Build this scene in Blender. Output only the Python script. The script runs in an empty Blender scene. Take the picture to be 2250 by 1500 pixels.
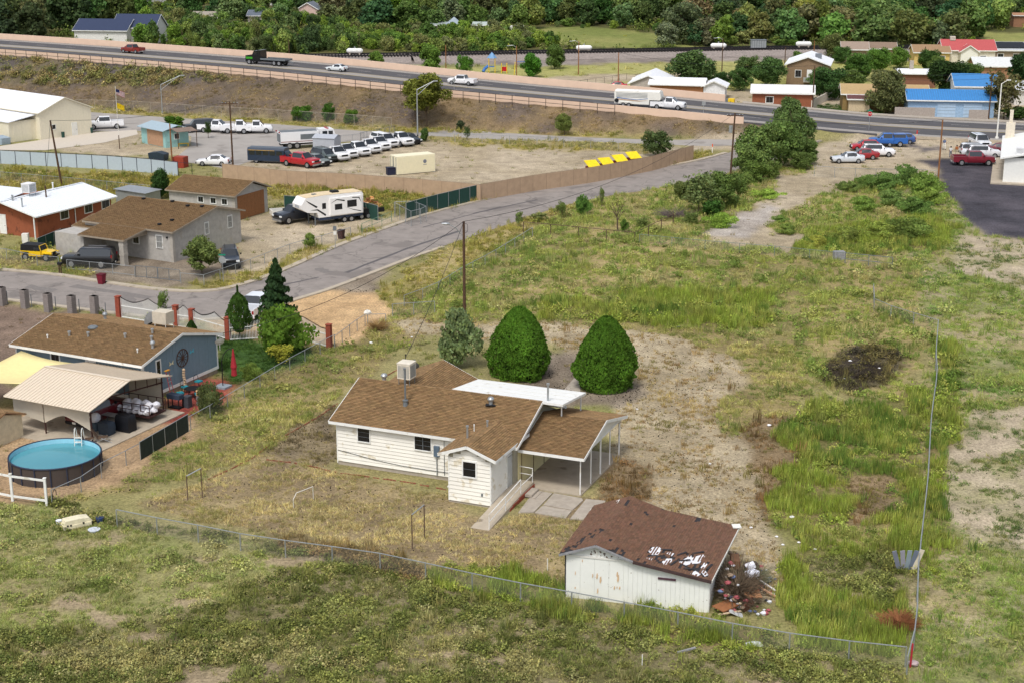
import bpy,math,random
import numpy as np
from mathutils import Vector,Matrix
S = bpy.context.scene
R = math.radians
# ---------------------------------------------------------------- camera, world, sun
FPX,CAMH = 3340.0,38.0
PITCH = math.atan(970 / FPX)
CP,SP = math.cos(PITCH),math.sin(PITCH)
cam = bpy.data.cameras.new('camera')
cam.lens = FPX / 2250 * 36
cam.sensor_width = 36
cam.clip_start = 1
cam.clip_end = 6000
co = bpy.data.objects.new('camera',cam)
S.collection.objects.link(co)
co.location = (0,0,CAMH)
co.rotation_euler = (math.pi / 2 - PITCH,0,0)
S.camera = co
SUN_EL,SUN_AZ = R(58),R(200)          # azimuth from +Y clockwise
world = bpy.data.worlds.new("World")
S.world = world
world.use_nodes = True
wn = world.node_tree
sky = wn.nodes.new('ShaderNodeTexSky')
sky.sky_type = 'NISHITA'
sky.sun_disc = False
sky.sun_elevation = SUN_EL
sky.sun_rotation = SUN_AZ
sky.dust_density = 3.0
sky.air_density = 1.0
hs = wn.nodes.new('ShaderNodeHueSaturation')      # thin cloud: a paler sky
hs.inputs['Saturation'].default_value = 0.45
wn.links.new(sky.outputs[0],hs.inputs['Color'])
wn.links.new(hs.outputs[0],wn.nodes['Background'].inputs[0])
wn.nodes['Background'].inputs[1].default_value = 0.13
sl = bpy.data.lights.new('sun','SUN')
sl.energy = 1.5
sl.angle = R(12)
sl.color = (1.0,0.97,0.92)
so = bpy.data.objects.new('sun',sl)
S.collection.objects.link(so)
sd = Vector((math.sin(SUN_AZ) * math.cos(SUN_EL),math.cos(SUN_AZ) * math.cos(SUN_EL),math.sin(SUN_EL)))
so.rotation_euler = sd.to_track_quat('Z','Y').to_euler()
so.location = (0,0,200)
S.view_settings.view_transform = 'Standard'
S.view_settings.look = 'None'
S.view_settings.exposure = 0.40
S.view_settings.gamma = 1
C = S.collection
rng = np.random.default_rng(7)
random.seed(7)
# ---------------------------------------------------------------- photogrammetry of the place: a ray of the survey photo to the terrain
def G(x,y,z=0.0):
 dx = (x - 1125) / FPX; dv = (y - 750) / FPX
 d = (dx,CP - dv * SP,-SP - dv * CP)
 t = (z - CAMH) / d[2]
 return (d[0] * t,d[1] * t)
def PIX(X,Y,Z=0.0):
 zc = Y * CP - (Z - CAMH) * SP
 return 1125 + FPX * X / zc,750 + FPX * (-Y * SP - (Z - CAMH) * CP) / zc
HW = np.array([(-150,351.5,6.7),(-108.5,326.5,6.7),(-74.7,306.2,6.5),(-44.9,288.4,6.1),(-10.1,272.0,4.5),(21.3,260.2,3.1),
               (42,254.0,1.9),(60,249.3,0.9),(83,244.8,0.25),(110,240,0.0),(170,230,0.0)],float)
def catmull(P,n=8):
 out = []
 for i in range(len(P) - 1):
  p0 = P[max(i - 1,0)]; p1 = P[i]; p2 = P[i + 1]; p3 = P[min(i + 2,len(P) - 1)]
  for k in range(n):
   t = k / n
   out.append(0.5 * ((2 * p1) + (-p0 + p2) * t + (2 * p0 - 5 * p1 + 4 * p2 - p3) * t * t + (-p0 + 3 * p1 - 3 * p2 + p3) * t ** 3))
 out.append(P[-1])
 return np.array(out)
HWS = catmull(HW,6)
HWW = 23.0
def hw_coord(X,Y):
 """signed distance from the near foot (positive towards the far side) and height of the nearest highway point"""
 X = np.atleast_1d(np.asarray(X,float)); Y = np.atleast_1d(np.asarray(Y,float))
 best = np.full(X.shape,1e9); sd_ = np.zeros(X.shape); hh = np.zeros(X.shape)
 for i in range(len(HWS) - 1):
  a,b = HWS[i],HWS[i + 1]
  ex,ey = b[0] - a[0],b[1] - a[1]; L = math.hypot(ex,ey)
  t = np.clip(((X - a[0]) * ex + (Y - a[1]) * ey) / L ** 2,0,1)
  px,py = X - a[0] - t * ex,Y - a[1] - t * ey
  d = np.hypot(px,py); m = d < best
  best = np.where(m,d,best)
  s = np.sign((ex * (Y - a[1]) - ey * (X - a[0])))
  sd_ = np.where(m,s * d,sd_)
  hh = np.where(m,a[2] + t * (b[2] - a[2]),hh)
 return sd_,hh
def terr(X,Y):
 d,h = hw_coord(X,Y)
 z = np.where(d < 0,h - (-d) / 2.1,np.where(d > HWW + 0.6,h - (d - HWW - 0.6) / 2.5,h))
 return np.maximum(z,0.0)
def tz(X,Y): return float(terr(X,Y)[0])
def GT(x,y):
 """point of the terrain seen at photo pixel x, y"""
 z = 0.0
 for k in range(3):
  X,Y = G(x,y,z); z0 = tz(X,Y)
  if abs(z0 - z) < 0.02: return X,Y,z0
  z = z0
 lo,hi = 0.0,9.0
 for zz in np.arange(9.0,-0.01,-0.1):       # first hit coming down the ray
  X,Y = G(x,y,zz)
  if tz(X,Y) >= zz: return X,Y,zz
 return G(x,y,0) + (0.0,)
# ---------------------------------------------------------------- noise for numpy
def vnoise(x,y,seed=0):
 xi = np.floor(x).astype(np.int64); yi = np.floor(y).astype(np.int64)
 xf = x - xi; yf = y - yi
 u = xf * xf * (3 - 2 * xf); v = yf * yf * (3 - 2 * yf)
 def h(a,b):
  n = (a * 374761393 + b * 668265263 + seed * 974634777) & 0x7fffffff
  n = ((n ^ (n >> 13)) * 1274126177) & 0x7fffffff
  return ((n ^ (n >> 16)) & 0xffff) / 65535.0
 return (h(xi,yi) * (1 - u) + h(xi + 1,yi) * u) * (1 - v) + (h(xi,yi + 1) * (1 - u) + h(xi + 1,yi + 1) * u) * v
def fbm(x,y,s=1.0,o=4,seed=0):
 r = 0; a = 0.5; f = 1.0 / s
 for k in range(o):
  r = r + a * vnoise(x * f + 13.7 * k,y * f - 7.1 * k,seed + k); a *= 0.5; f *= 2.03
 return r / (1 - 0.5 ** o)
def inpoly(x,y,poly):
 p = np.asarray(poly,float); c = np.zeros(np.shape(x),bool); j = len(p) - 1
 for i in range(len(p)):
  xi,yi = p[i]; xj,yj = p[j]
  if yi != yj:
   c ^= ((yi > y) != (yj > y)) & (x < (xj - xi) * (y - yi) / (yj - yi) + xi)
  j = i
 return c
def lin(c,k=1.0):
 return tuple((((v / 255) / 12.92) if v / 255 <= 0.04045 else ((v / 255 + 0.055) / 1.055) ** 2.4) * k for v in c)
# ---------------------------------------------------------------- materials
MATS = {}
def mat(name,rgb,rough=0.8,var=0.15,scale=3.0,bump=0.0,bscale=30.0,metal=0.0,spec=0.3,tint=False,tone=False,coat=0.0,alpha=1.0,transl=0.0,stretch=None,dirt=None,attr=None,crack=0,inst=False):
 if name in MATS: return MATS[name]
 m = bpy.data.materials.new(name); m.use_nodes = True
 nt = m.node_tree; N = nt.nodes; L = nt.links
 b = N['Principled BSDF']
 b.inputs['Roughness'].default_value = rough
 b.inputs['Metallic'].default_value = metal
 b.inputs['Specular IOR Level'].default_value = spec
 b.inputs['Coat Weight'].default_value = coat
 col = None
 if attr:
  a = N.new('ShaderNodeAttribute'); a.attribute_name = attr
  if inst: a.attribute_type = 'INSTANCER'
  col = a.outputs['Color']
 elif tint:
  oi = N.new('ShaderNodeObjectInfo'); col = oi.outputs['Color']
 else:
  rg = N.new('ShaderNodeRGB'); rg.outputs[0].default_value = (*rgb,1); col = rg.outputs[0]
 geo = N.new('ShaderNodeNewGeometry'); vec = geo.outputs['Position']
 if stretch:
  tc = N.new('ShaderNodeTexCoord'); mp = N.new('ShaderNodeMapping'); mp.inputs['Scale'].default_value = stretch
  L.new(tc.outputs['Object'],mp.inputs[0]); vec = mp.outputs[0]
 if tone:                                  # every piece of the mesh carries its own tone
  a = N.new('ShaderNodeAttribute'); a.attribute_name = 'tone'
  hs = N.new('ShaderNodeMix'); hs.data_type = 'RGBA'; hs.blend_type = 'MULTIPLY'; hs.inputs[0].default_value = 1
  L.new(col,hs.inputs[6]); L.new(a.outputs['Color'],hs.inputs[7]); col = hs.outputs[2]
 if var > 0:
  n = N.new('ShaderNodeTexNoise'); n.inputs['Scale'].default_value = scale; n.inputs['Detail'].default_value = 6; n.inputs['Roughness'].default_value = 0.65
  L.new(vec,n.inputs['Vector'])
  mr = N.new('ShaderNodeMapRange'); mr.inputs[1].default_value = 0.3; mr.inputs[2].default_value = 0.7
  mr.inputs[3].default_value = 1 - var; mr.inputs[4].default_value = 1 + var
  L.new(n.outputs[0],mr.inputs[0])
  mx = N.new('ShaderNodeVectorMath'); mx.operation = 'SCALE'
  L.new(col,mx.inputs[0]); L.new(mr.outputs[0],mx.inputs['Scale']); col = mx.outputs[0]
 if dirt:                                  # stains / peeling: (rgb, noise scale, threshold)
  n = N.new('ShaderNodeTexNoise'); n.inputs['Scale'].default_value = dirt[1]; n.inputs['Detail'].default_value = 5
  L.new(vec,n.inputs['Vector'])
  mr = N.new('ShaderNodeMapRange'); mr.inputs[1].default_value = dirt[2]; mr.inputs[2].default_value = dirt[2] + 0.06
  L.new(n.outputs[0],mr.inputs[0])
  mm = N.new('ShaderNodeMix'); mm.data_type = 'RGBA'; L.new(mr.outputs[0],mm.inputs[0]); L.new(col,mm.inputs[6]); mm.inputs[7].default_value = (*dirt[0],1); col = mm.outputs[2]
 if crack:
  n = N.new('ShaderNodeTexNoise'); n.inputs['Scale'].default_value = 0.9; n.inputs['Detail'].default_value = 4; L.new(vec,n.inputs['Vector'])
  ad = N.new('ShaderNodeVectorMath'); ad.operation = 'MULTIPLY_ADD'; L.new(n.outputs['Color'],ad.inputs[0]); ad.inputs[1].default_value = (2.2,2.2,0); L.new(vec,ad.inputs[2])
  vo = N.new('ShaderNodeTexVoronoi'); vo.feature = 'DISTANCE_TO_EDGE'; vo.inputs['Scale'].default_value = crack; L.new(ad.outputs[0],vo.inputs['Vector'])
  mr = N.new('ShaderNodeMapRange'); mr.inputs[1].default_value = 0.004; mr.inputs[2].default_value = 0.016; mr.inputs[3].default_value = 0.72; mr.inputs[4].default_value = 1
  L.new(vo.outputs['Distance'],mr.inputs[0]); mx = N.new('ShaderNodeVectorMath'); mx.operation = 'SCALE'; L.new(col,mx.inputs[0]); L.new(mr.outputs[0],mx.inputs['Scale']); col = mx.outputs[0]
 L.new(col,b.inputs['Base Color'])
 if bump > 0:
  n = N.new('ShaderNodeTexNoise'); n.inputs['Scale'].default_value = bscale; n.inputs['Detail'].default_value = 4
  L.new(vec,n.inputs['Vector'])
  bp = N.new('ShaderNodeBump'); bp.inputs['Strength'].default_value = bump; bp.inputs['Distance'].default_value = 0.05
  L.new(n.outputs[0],bp.inputs['Height']); L.new(bp.outputs[0],b.inputs['Normal'])
 if transl > 0:
  tr = N.new('ShaderNodeBsdfTranslucent'); L.new(col,tr.inputs[0])
  mix = N.new('ShaderNodeMixShader'); mix.inputs[0].default_value = transl
  L.new(b.outputs[0],mix.inputs[1]); L.new(tr.outputs[0],mix.inputs[2]); L.new(mix.outputs[0],N['Material Output'].inputs[0])
 if alpha < 1: b.inputs['Alpha'].default_value = alpha
 MATS[name] = m
 return m
def cm(name,rgb255,rough=0.7,**k): return mat(name,lin(rgb255),rough,**k)
M = {}
M['white'] = cm('white paint',(226,224,216),0.6,var=0.06,scale=1.5)
M['trim'] = cm('white trim',(230,230,226),0.55,var=0.06,dirt=(lin((205,200,188)),1.6,0.62))
M['siding'] = cm('cream white siding',(236,233,224),0.6,var=0.06,scale=0.8,dirt=(lin((214,205,184)),1.3,0.6))
M['shedwhite'] = cm('shed white paint',(231,232,226),0.65,var=0.05,scale=1.0,dirt=(lin((150,140,125)),6.0,0.68))
M['shingle'] = cm('brown shingle',(136,109,77),0.95,var=0.16,scale=14,tone=True,bump=0.3,bscale=120)
M['shingle_red'] = cm('red brown shingle',(110,82,66),0.95,var=0.2,scale=10,tone=True,bump=0.3,bscale=120)
M['gapw'] = cm('shaded lap joint',(160,155,138),0.8,var=0.05)
M['felt'] = cm('black roof felt',(52,50,52),0.95,var=0.25,scale=8)
M['dark'] = cm('dark pane',(26,28,32),0.15,var=0.1,spec=0.6)
M['galv'] = cm('galvanised metal',(172,176,178),0.45,var=0.12,metal=0.6)
M['steel'] = cm('grey steel',(118,124,128),0.5,var=0.1,metal=0.3)
M['black'] = cm('black',(28,28,30),0.6,var=0.1)
M['conc'] = cm('concrete',(176,164,146),0.9,var=0.12,scale=1.2,bump=0.2,bscale=40,dirt=(lin((140,128,112)),0.7,0.62))
M['conc2'] = cm('weathered concrete',(168,158,145),0.9,var=0.16,scale=2.0,bump=0.3)
M['brick'] = cm('red brick',(150,76,58),0.9,var=0.2,scale=5)
M['wood'] = cm('weathered pole wood',(88,66,50),0.9,var=0.3,scale=4,stretch=(8,8,1.2),dirt=(lin((52,38,30)),3.0,0.55))
M['greywood'] = cm('grey board',(140,140,142),0.9,var=0.3,scale=5)
M['glass'] = mat('car glass',lin((28,34,40)),0.08,0.0,spec=0.8,coat=0.3)
M['paint'] = mat('vehicle paint',(1,1,1),0.28,0.03,scale=2.0,spec=0.5,tint=True,coat=0.5)
M['tintmatt'] = mat('tinted matt',(1,1,1),0.75,0.12,scale=2.5,tint=True,bump=0.1)
M['tintrough'] = mat('tinted masonry',(1,1,1),0.92,0.2,scale=5,tint=True,bump=0.3,bscale=25)
M['tyre'] = cm('tyre rubber',(30,30,32),0.9,var=0.1)
M['rim'] = cm('alloy rim',(170,172,176),0.35,var=0.0,metal=0.7)
M['lampred'] = cm('red lens',(150,20,22),0.3,var=0)
M['lampwhite'] = cm('clear lens',(225,228,230),0.2,var=0)
M['leaf'] = mat('foliage',(1,1,1),0.75,0.2,scale=1.2,tint=True,tone=True,transl=0.25,spec=0.15)
M['bark'] = cm('bark',(92,78,64),0.95,var=0.3,scale=6)
M['mesh'] = cm('chain link wire',(150,152,150),0.6,var=0.05,alpha=0.055)
M['meshgreen'] = cm('green windscreen cloth',(38,70,62),0.9,var=0.1)
M['asphalt'] = cm('old asphalt',(142,134,128),0.92,var=0.16,scale=0.6,bump=0.35,bscale=60,dirt=(lin((124,117,112)),0.22,0.56),crack=0.16)
M['asphalt_hw'] = cm('highway asphalt',(84,82,84),0.9,var=0.14,scale=0.5,bump=0.2)
M['tuft'] = mat('grass tuft',(1,1,1),0.8,0.0,attr='tint',inst=True,tone=True,transl=0.2,spec=0.1)
# ---------------------------------------------------------------- mesh builder
class MB:
 def __init__(s): s.v = []; s.f = []; s.t = []
 def add(s,vs,fs,tone=None):
  o = len(s.v); s.v += [tuple(v) for v in vs]
  for f in fs:
   s.f.append(tuple(i + o for i in f)); s.t.append(tone)
  return s
 def box(s,c,d,rz=0.0,tone=None,M4=None):
  x,y,z = d[0] / 2,d[1] / 2,d[2] / 2
  P = [(-x,-y,-z),(x,-y,-z),(x,y,-z),(-x,y,-z),(-x,-y,z),(x,-y,z),(x,y,z),(-x,y,z)]
  if M4 is not None: P = [tuple(M4 @ Vector(p)) for p in P]
  elif rz:
   cr,sr = math.cos(rz),math.sin(rz); P = [(p[0] * cr - p[1] * sr,p[0] * sr + p[1] * cr,p[2]) for p in P]
  P = [(p[0] + c[0],p[1] + c[1],p[2] + c[2]) for p in P]
  return s.add(P,[(3,2,1,0),(4,5,6,7),(0,1,5,4),(1,2,6,5),(2,3,7,6),(3,0,4,7)],tone)
 def bx(s,x0,x1,y0,y1,z0,z1,tone=None):
  return s.box(((x0 + x1) / 2,(y0 + y1) / 2,(z0 + z1) / 2),(abs(x1 - x0),abs(y1 - y0),abs(z1 - z0)),0,tone)
 def bar(s,a,b,w,h=None,tone=None):
  h = h or w; a = Vector(a); b = Vector(b); d = b - a; L = d.length
  q = d.to_track_quat('X','Z').to_matrix()
  return s.box(tuple((a + b) / 2),(L,w,h),0,tone,q)
 def cyl(s,a,b,r,r2=None,n=10,caps=True,tone=None):
  r2 = r if r2 is None else r2; a = Vector(a); b = Vector(b); q = (b - a).to_track_quat('Z','Y').to_matrix()
  vs = []
  for P,rr in ((a,r),(b,r2)):
   for k in range(n):
    an = 2 * math.pi * k / n; vs.append(tuple(P + q @ Vector((rr * math.cos(an),rr * math.sin(an),0))))
  fs = [(k,(k + 1) % n,n + (k + 1) % n,n + k) for k in range(n)]
  if caps: fs += [tuple(range(n - 1,-1,-1)),tuple(range(n,2 * n))]
  return s.add(vs,fs,tone)
 def tube(s,pts,r,n=6):
  for a,b in zip(pts[:-1],pts[1:]): s.cyl(a,b,r,n=n)
  return s
 def lathe(s,prof,c=(0,0,0),n=16):
  vs = []
  for r,z in prof:
   for k in range(n):
    an = 2 * math.pi * k / n; vs.append((c[0] + r * math.cos(an),c[1] + r * math.sin(an),c[2] + z))
  fs = []
  for i in range(len(prof) - 1):
   for k in range(n): fs.append((i * n + k,i * n + (k + 1) % n,(i + 1) * n + (k + 1) % n,(i + 1) * n + k))
  fs.append(tuple(range(n - 1,-1,-1))); fs.append(tuple((len(prof) - 1) * n + k for k in range(n)))
  return s.add(vs,fs)
 def prism(s,poly,axis,a0,a1,tone=None):
  """polygon in the two other axes extruded along axis"""
  def P(p,a):
   return {'x': (a,p[0],p[1]),'y': (p[0],a,p[1]),'z': (p[0],p[1],a)}[axis]
  n = len(poly); vs = [P(p,a0) for p in poly] + [P(p,a1) for p in poly]
  fs = [(k,(k + 1) % n,n + (k + 1) % n,n + k) for k in range(n)] + [tuple(range(n - 1,-1,-1)),tuple(range(n,2 * n))]
  return s.add(vs,fs,tone)
 def quad(s,a,b,c,d,tone=None): return s.add([a,b,c,d],[(0,1,2,3)],tone)
 def slab(s,a,b,c,d,th,tone=None):
  """four corners of the top face (counter clockwise from above) with thickness th downwards"""
  lo = [(p[0],p[1],p[2] - th) for p in (a,b,c,d)]
  return s.add([a,b,c,d] + lo,[(0,1,2,3),(7,6,5,4),(0,4,5,1),(1,5,6,2),(2,6,7,3),(3,7,4,0)],tone)
 def mesh(s,name,m,smooth=False):
  me = bpy.data.meshes.new(name); me.from_pydata(s.v,[],s.f)
  if any(t is not None for t in s.t):
   at = me.attributes.new('tone','FLOAT_COLOR','CORNER')
   arr = []
   for f,t in zip(s.f,s.t):
    t = 1.0 if t is None else t
    t = (t,t,t) if not hasattr(t,'__len__') else t
    arr += [t[0],t[1],t[2],1.0] * len(f)
   at.data.foreach_set('color',arr)
  elif m is not None and m.name in ('foliage','brown shingle','red brown shingle'):
   at = me.attributes.new('tone','FLOAT_COLOR','POINT'); at.data.foreach_set('color',[1.0] * 4 * len(s.v))
  if m is not None: me.materials.append(m)
  if smooth:
   me.polygons.foreach_set('use_smooth',[True] * len(me.polygons))
   try: me.set_sharp_from_angle(angle=R(38))
   except Exception: pass
  return me
def obj(name,me,parent=None,loc=None,rz=None,color=None,mt=None,smooth=False,label=None,kind=None):
 if isinstance(me,MB): me = me.mesh(name,mt,smooth)
 o = bpy.data.objects.new(name,me); C.objects.link(o)
 if parent: o.parent = parent
 if loc is not None: o.location = loc
 if rz is not None: o.rotation_euler = (0,0,rz)
 if color is not None: o.color = (*color[:3],1)
 if label: o['label'] = label
 if kind: o['kind'] = kind
 return o
USED = {}
def tag(o,label,cat,group=None):
 o['label'] = label; o['category'] = cat
 if group: o['group'] = group
 return o
def thing(name,label,cat,loc=(0,0,0),rz=0.0,group=None):
 o = bpy.data.objects.new(name,None); C.objects.link(o); o.empty_display_size = 0.3
 o.location = loc; o.rotation_euler = (0,0,rz)
 return tag(o,label,cat,group)
def frame(px,py,ang):
 X,Y = G(px,py); return (X,Y,0.0),R(ang)
KIDS = {}
def dup(root,loc,rz,label,group=None,color=None,scale=None):
 def cp(o,parent):
  c = o.copy(); C.objects.link(c); c.parent = parent
  for ch in list(o.children): cp(ch,c)
  return c
 r = cp(root,None); r.location = loc; r.rotation_euler = (0,0,rz)
 if scale: r.scale = scale
 r['label'] = label
 if group: r['group'] = group
 elif 'group' in r: del r['group']
 if color is not None:
  for ch in r.children:
   if ch.get('_paint') or ch.name.split('.')[0] in ('body','cab','crown','bed'): ch.color = (*color[:3],1)
 return r
# ---------------------------------------------------------------- the ground: one sheet to the horizon, coloured by what grows or lies there
Z = {   # key: colour a, colour b, noise size, (grass per m2, tall per m2, bush per m2), tints
 'field':   ((100,96,62),(132,122,92),5,(12,0.35,5.0),((142,146,86),(112,120,66),(158,154,104))),
 'fieldl':  ((126,128,80),(140,132,92),6,(14,0.0,1.2),((150,160,94),(168,166,114),(130,144,80))),
 'lot':     ((128,120,78),(156,140,98),6,(11,0.8,1.0),((158,166,92),(126,146,74),(176,172,116))),
 'tallg':   ((112,108,66),(128,114,78),4,(8,7.0,2.2),((144,160,72),(160,166,88),(110,134,62))),
 'yard':    ((150,134,100),(130,114,88),4,(13,0,0.0),((202,188,138),(176,162,116),(152,148,96))),
 'yardg':   ((142,128,88),(126,114,78),3,(12,0.25,0.3),((184,178,116),(150,154,88),(124,138,76))),
 'mulch':   ((112,100,82),(136,122,96),2,(7,0,0.0),((128,114,88),(110,100,76),(140,130,84))),
 'trail':   ((172,158,132),(154,140,114),5,(4.0,0.06,0.0),((176,156,108),(150,128,90),(132,126,76))),
 'brown':   ((118,102,78),(140,120,92),3,(7,0.5,0.2),((150,120,84),(120,100,70),(128,122,70))),
 'dirt':    ((174,160,138),(160,146,122),6,(0.25,0,0.0),((130,130,70),(120,126,70),(150,140,90))),
 'soil':    ((176,150,118),(160,134,104),4,(0.2,0,0.0),((140,120,80),(120,126,70),(150,140,90))),
 'ploughed':((126,108,94),(112,96,84),2,(0.2,0,0.0),((130,112,86),(120,110,80),(120,110,80))),
 'gravel':  ((142,130,114),(118,106,92),1.5,(0.1,0,0.0),((140,130,90),) * 3),
 'sand':    ((206,174,132),(190,158,118),3,(0,0,0),((140,130,90),) * 3),
 'black':   ((84,80,86),(66,64,70),5,(0,0,0),((140,130,90),) * 3),
 'redpatio':((150,76,66),(126,66,58),1.0,(0,0,0),((140,130,90),) * 3),
 'lawn':    ((58,82,40),(72,96,46),2,(14,0,0),((66,94,42),(80,108,50),(54,80,38))),
 'greyconc':((178,170,162),(162,152,142),3,(0.1,0,0),((140,130,90),) * 3),
 'patchy':  ((166,154,130),(142,136,100),2,(7,0,0.3),((112,128,72),(96,116,66),(140,142,88))),
 'meadow':  ((124,126,80),(154,142,104),6,(11,0.3,0.35),((136,158,80),(158,166,98),(112,140,70))),
 'verge':   ((140,130,80),(160,144,102),3,(9,0.5,0.5),((160,152,84),(138,138,70),(176,164,108))),
 'weedlot': ((124,118,68),(150,134,94),6,(6,1.6,2.2),((158,152,76),(166,154,90),(124,132,62))),
 'bank':    ((122,104,78),(100,88,72),5,(9,0,0.04),((172,152,112),(146,128,92),(122,112,80))),
 'bankg':   ((106,96,74),(86,80,78),5,(7,0,4.0),((142,142,90),(160,146,102),(112,122,76))),
 'ballast': ((150,140,132),(118,108,102),3,(0,0,0),((140,130,90),) * 3),
 'farfield':((138,138,82),(118,126,68),12,(0.3,0,0.0),((150,152,80),(130,146,66),(168,160,60))),
 'farscrub':((84,86,52),(96,92,58),9,(0.6,0,1.2),((110,124,62),(92,108,54),(130,136,70))),
 'parkgrass':((160,156,98),(146,146,84),10,(0.6,0,0),((160,156,90),(140,146,78),(170,160,100))),
 'fbrush':  ((112,98,74),(124,108,80),4,(6,0.4,4.0),((156,136,96),(128,112,76),(138,140,84))),
 'burnt':   ((104,96,70),(74,66,58),1.6,(8,0.6,4.0),((116,108,70),(76,70,60),(120,118,74))),
 'base':    ((130,128,80),(140,132,90),10,(1.0,0,0.05),((130,136,70),(110,122,60),(150,146,90))),
}
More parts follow.
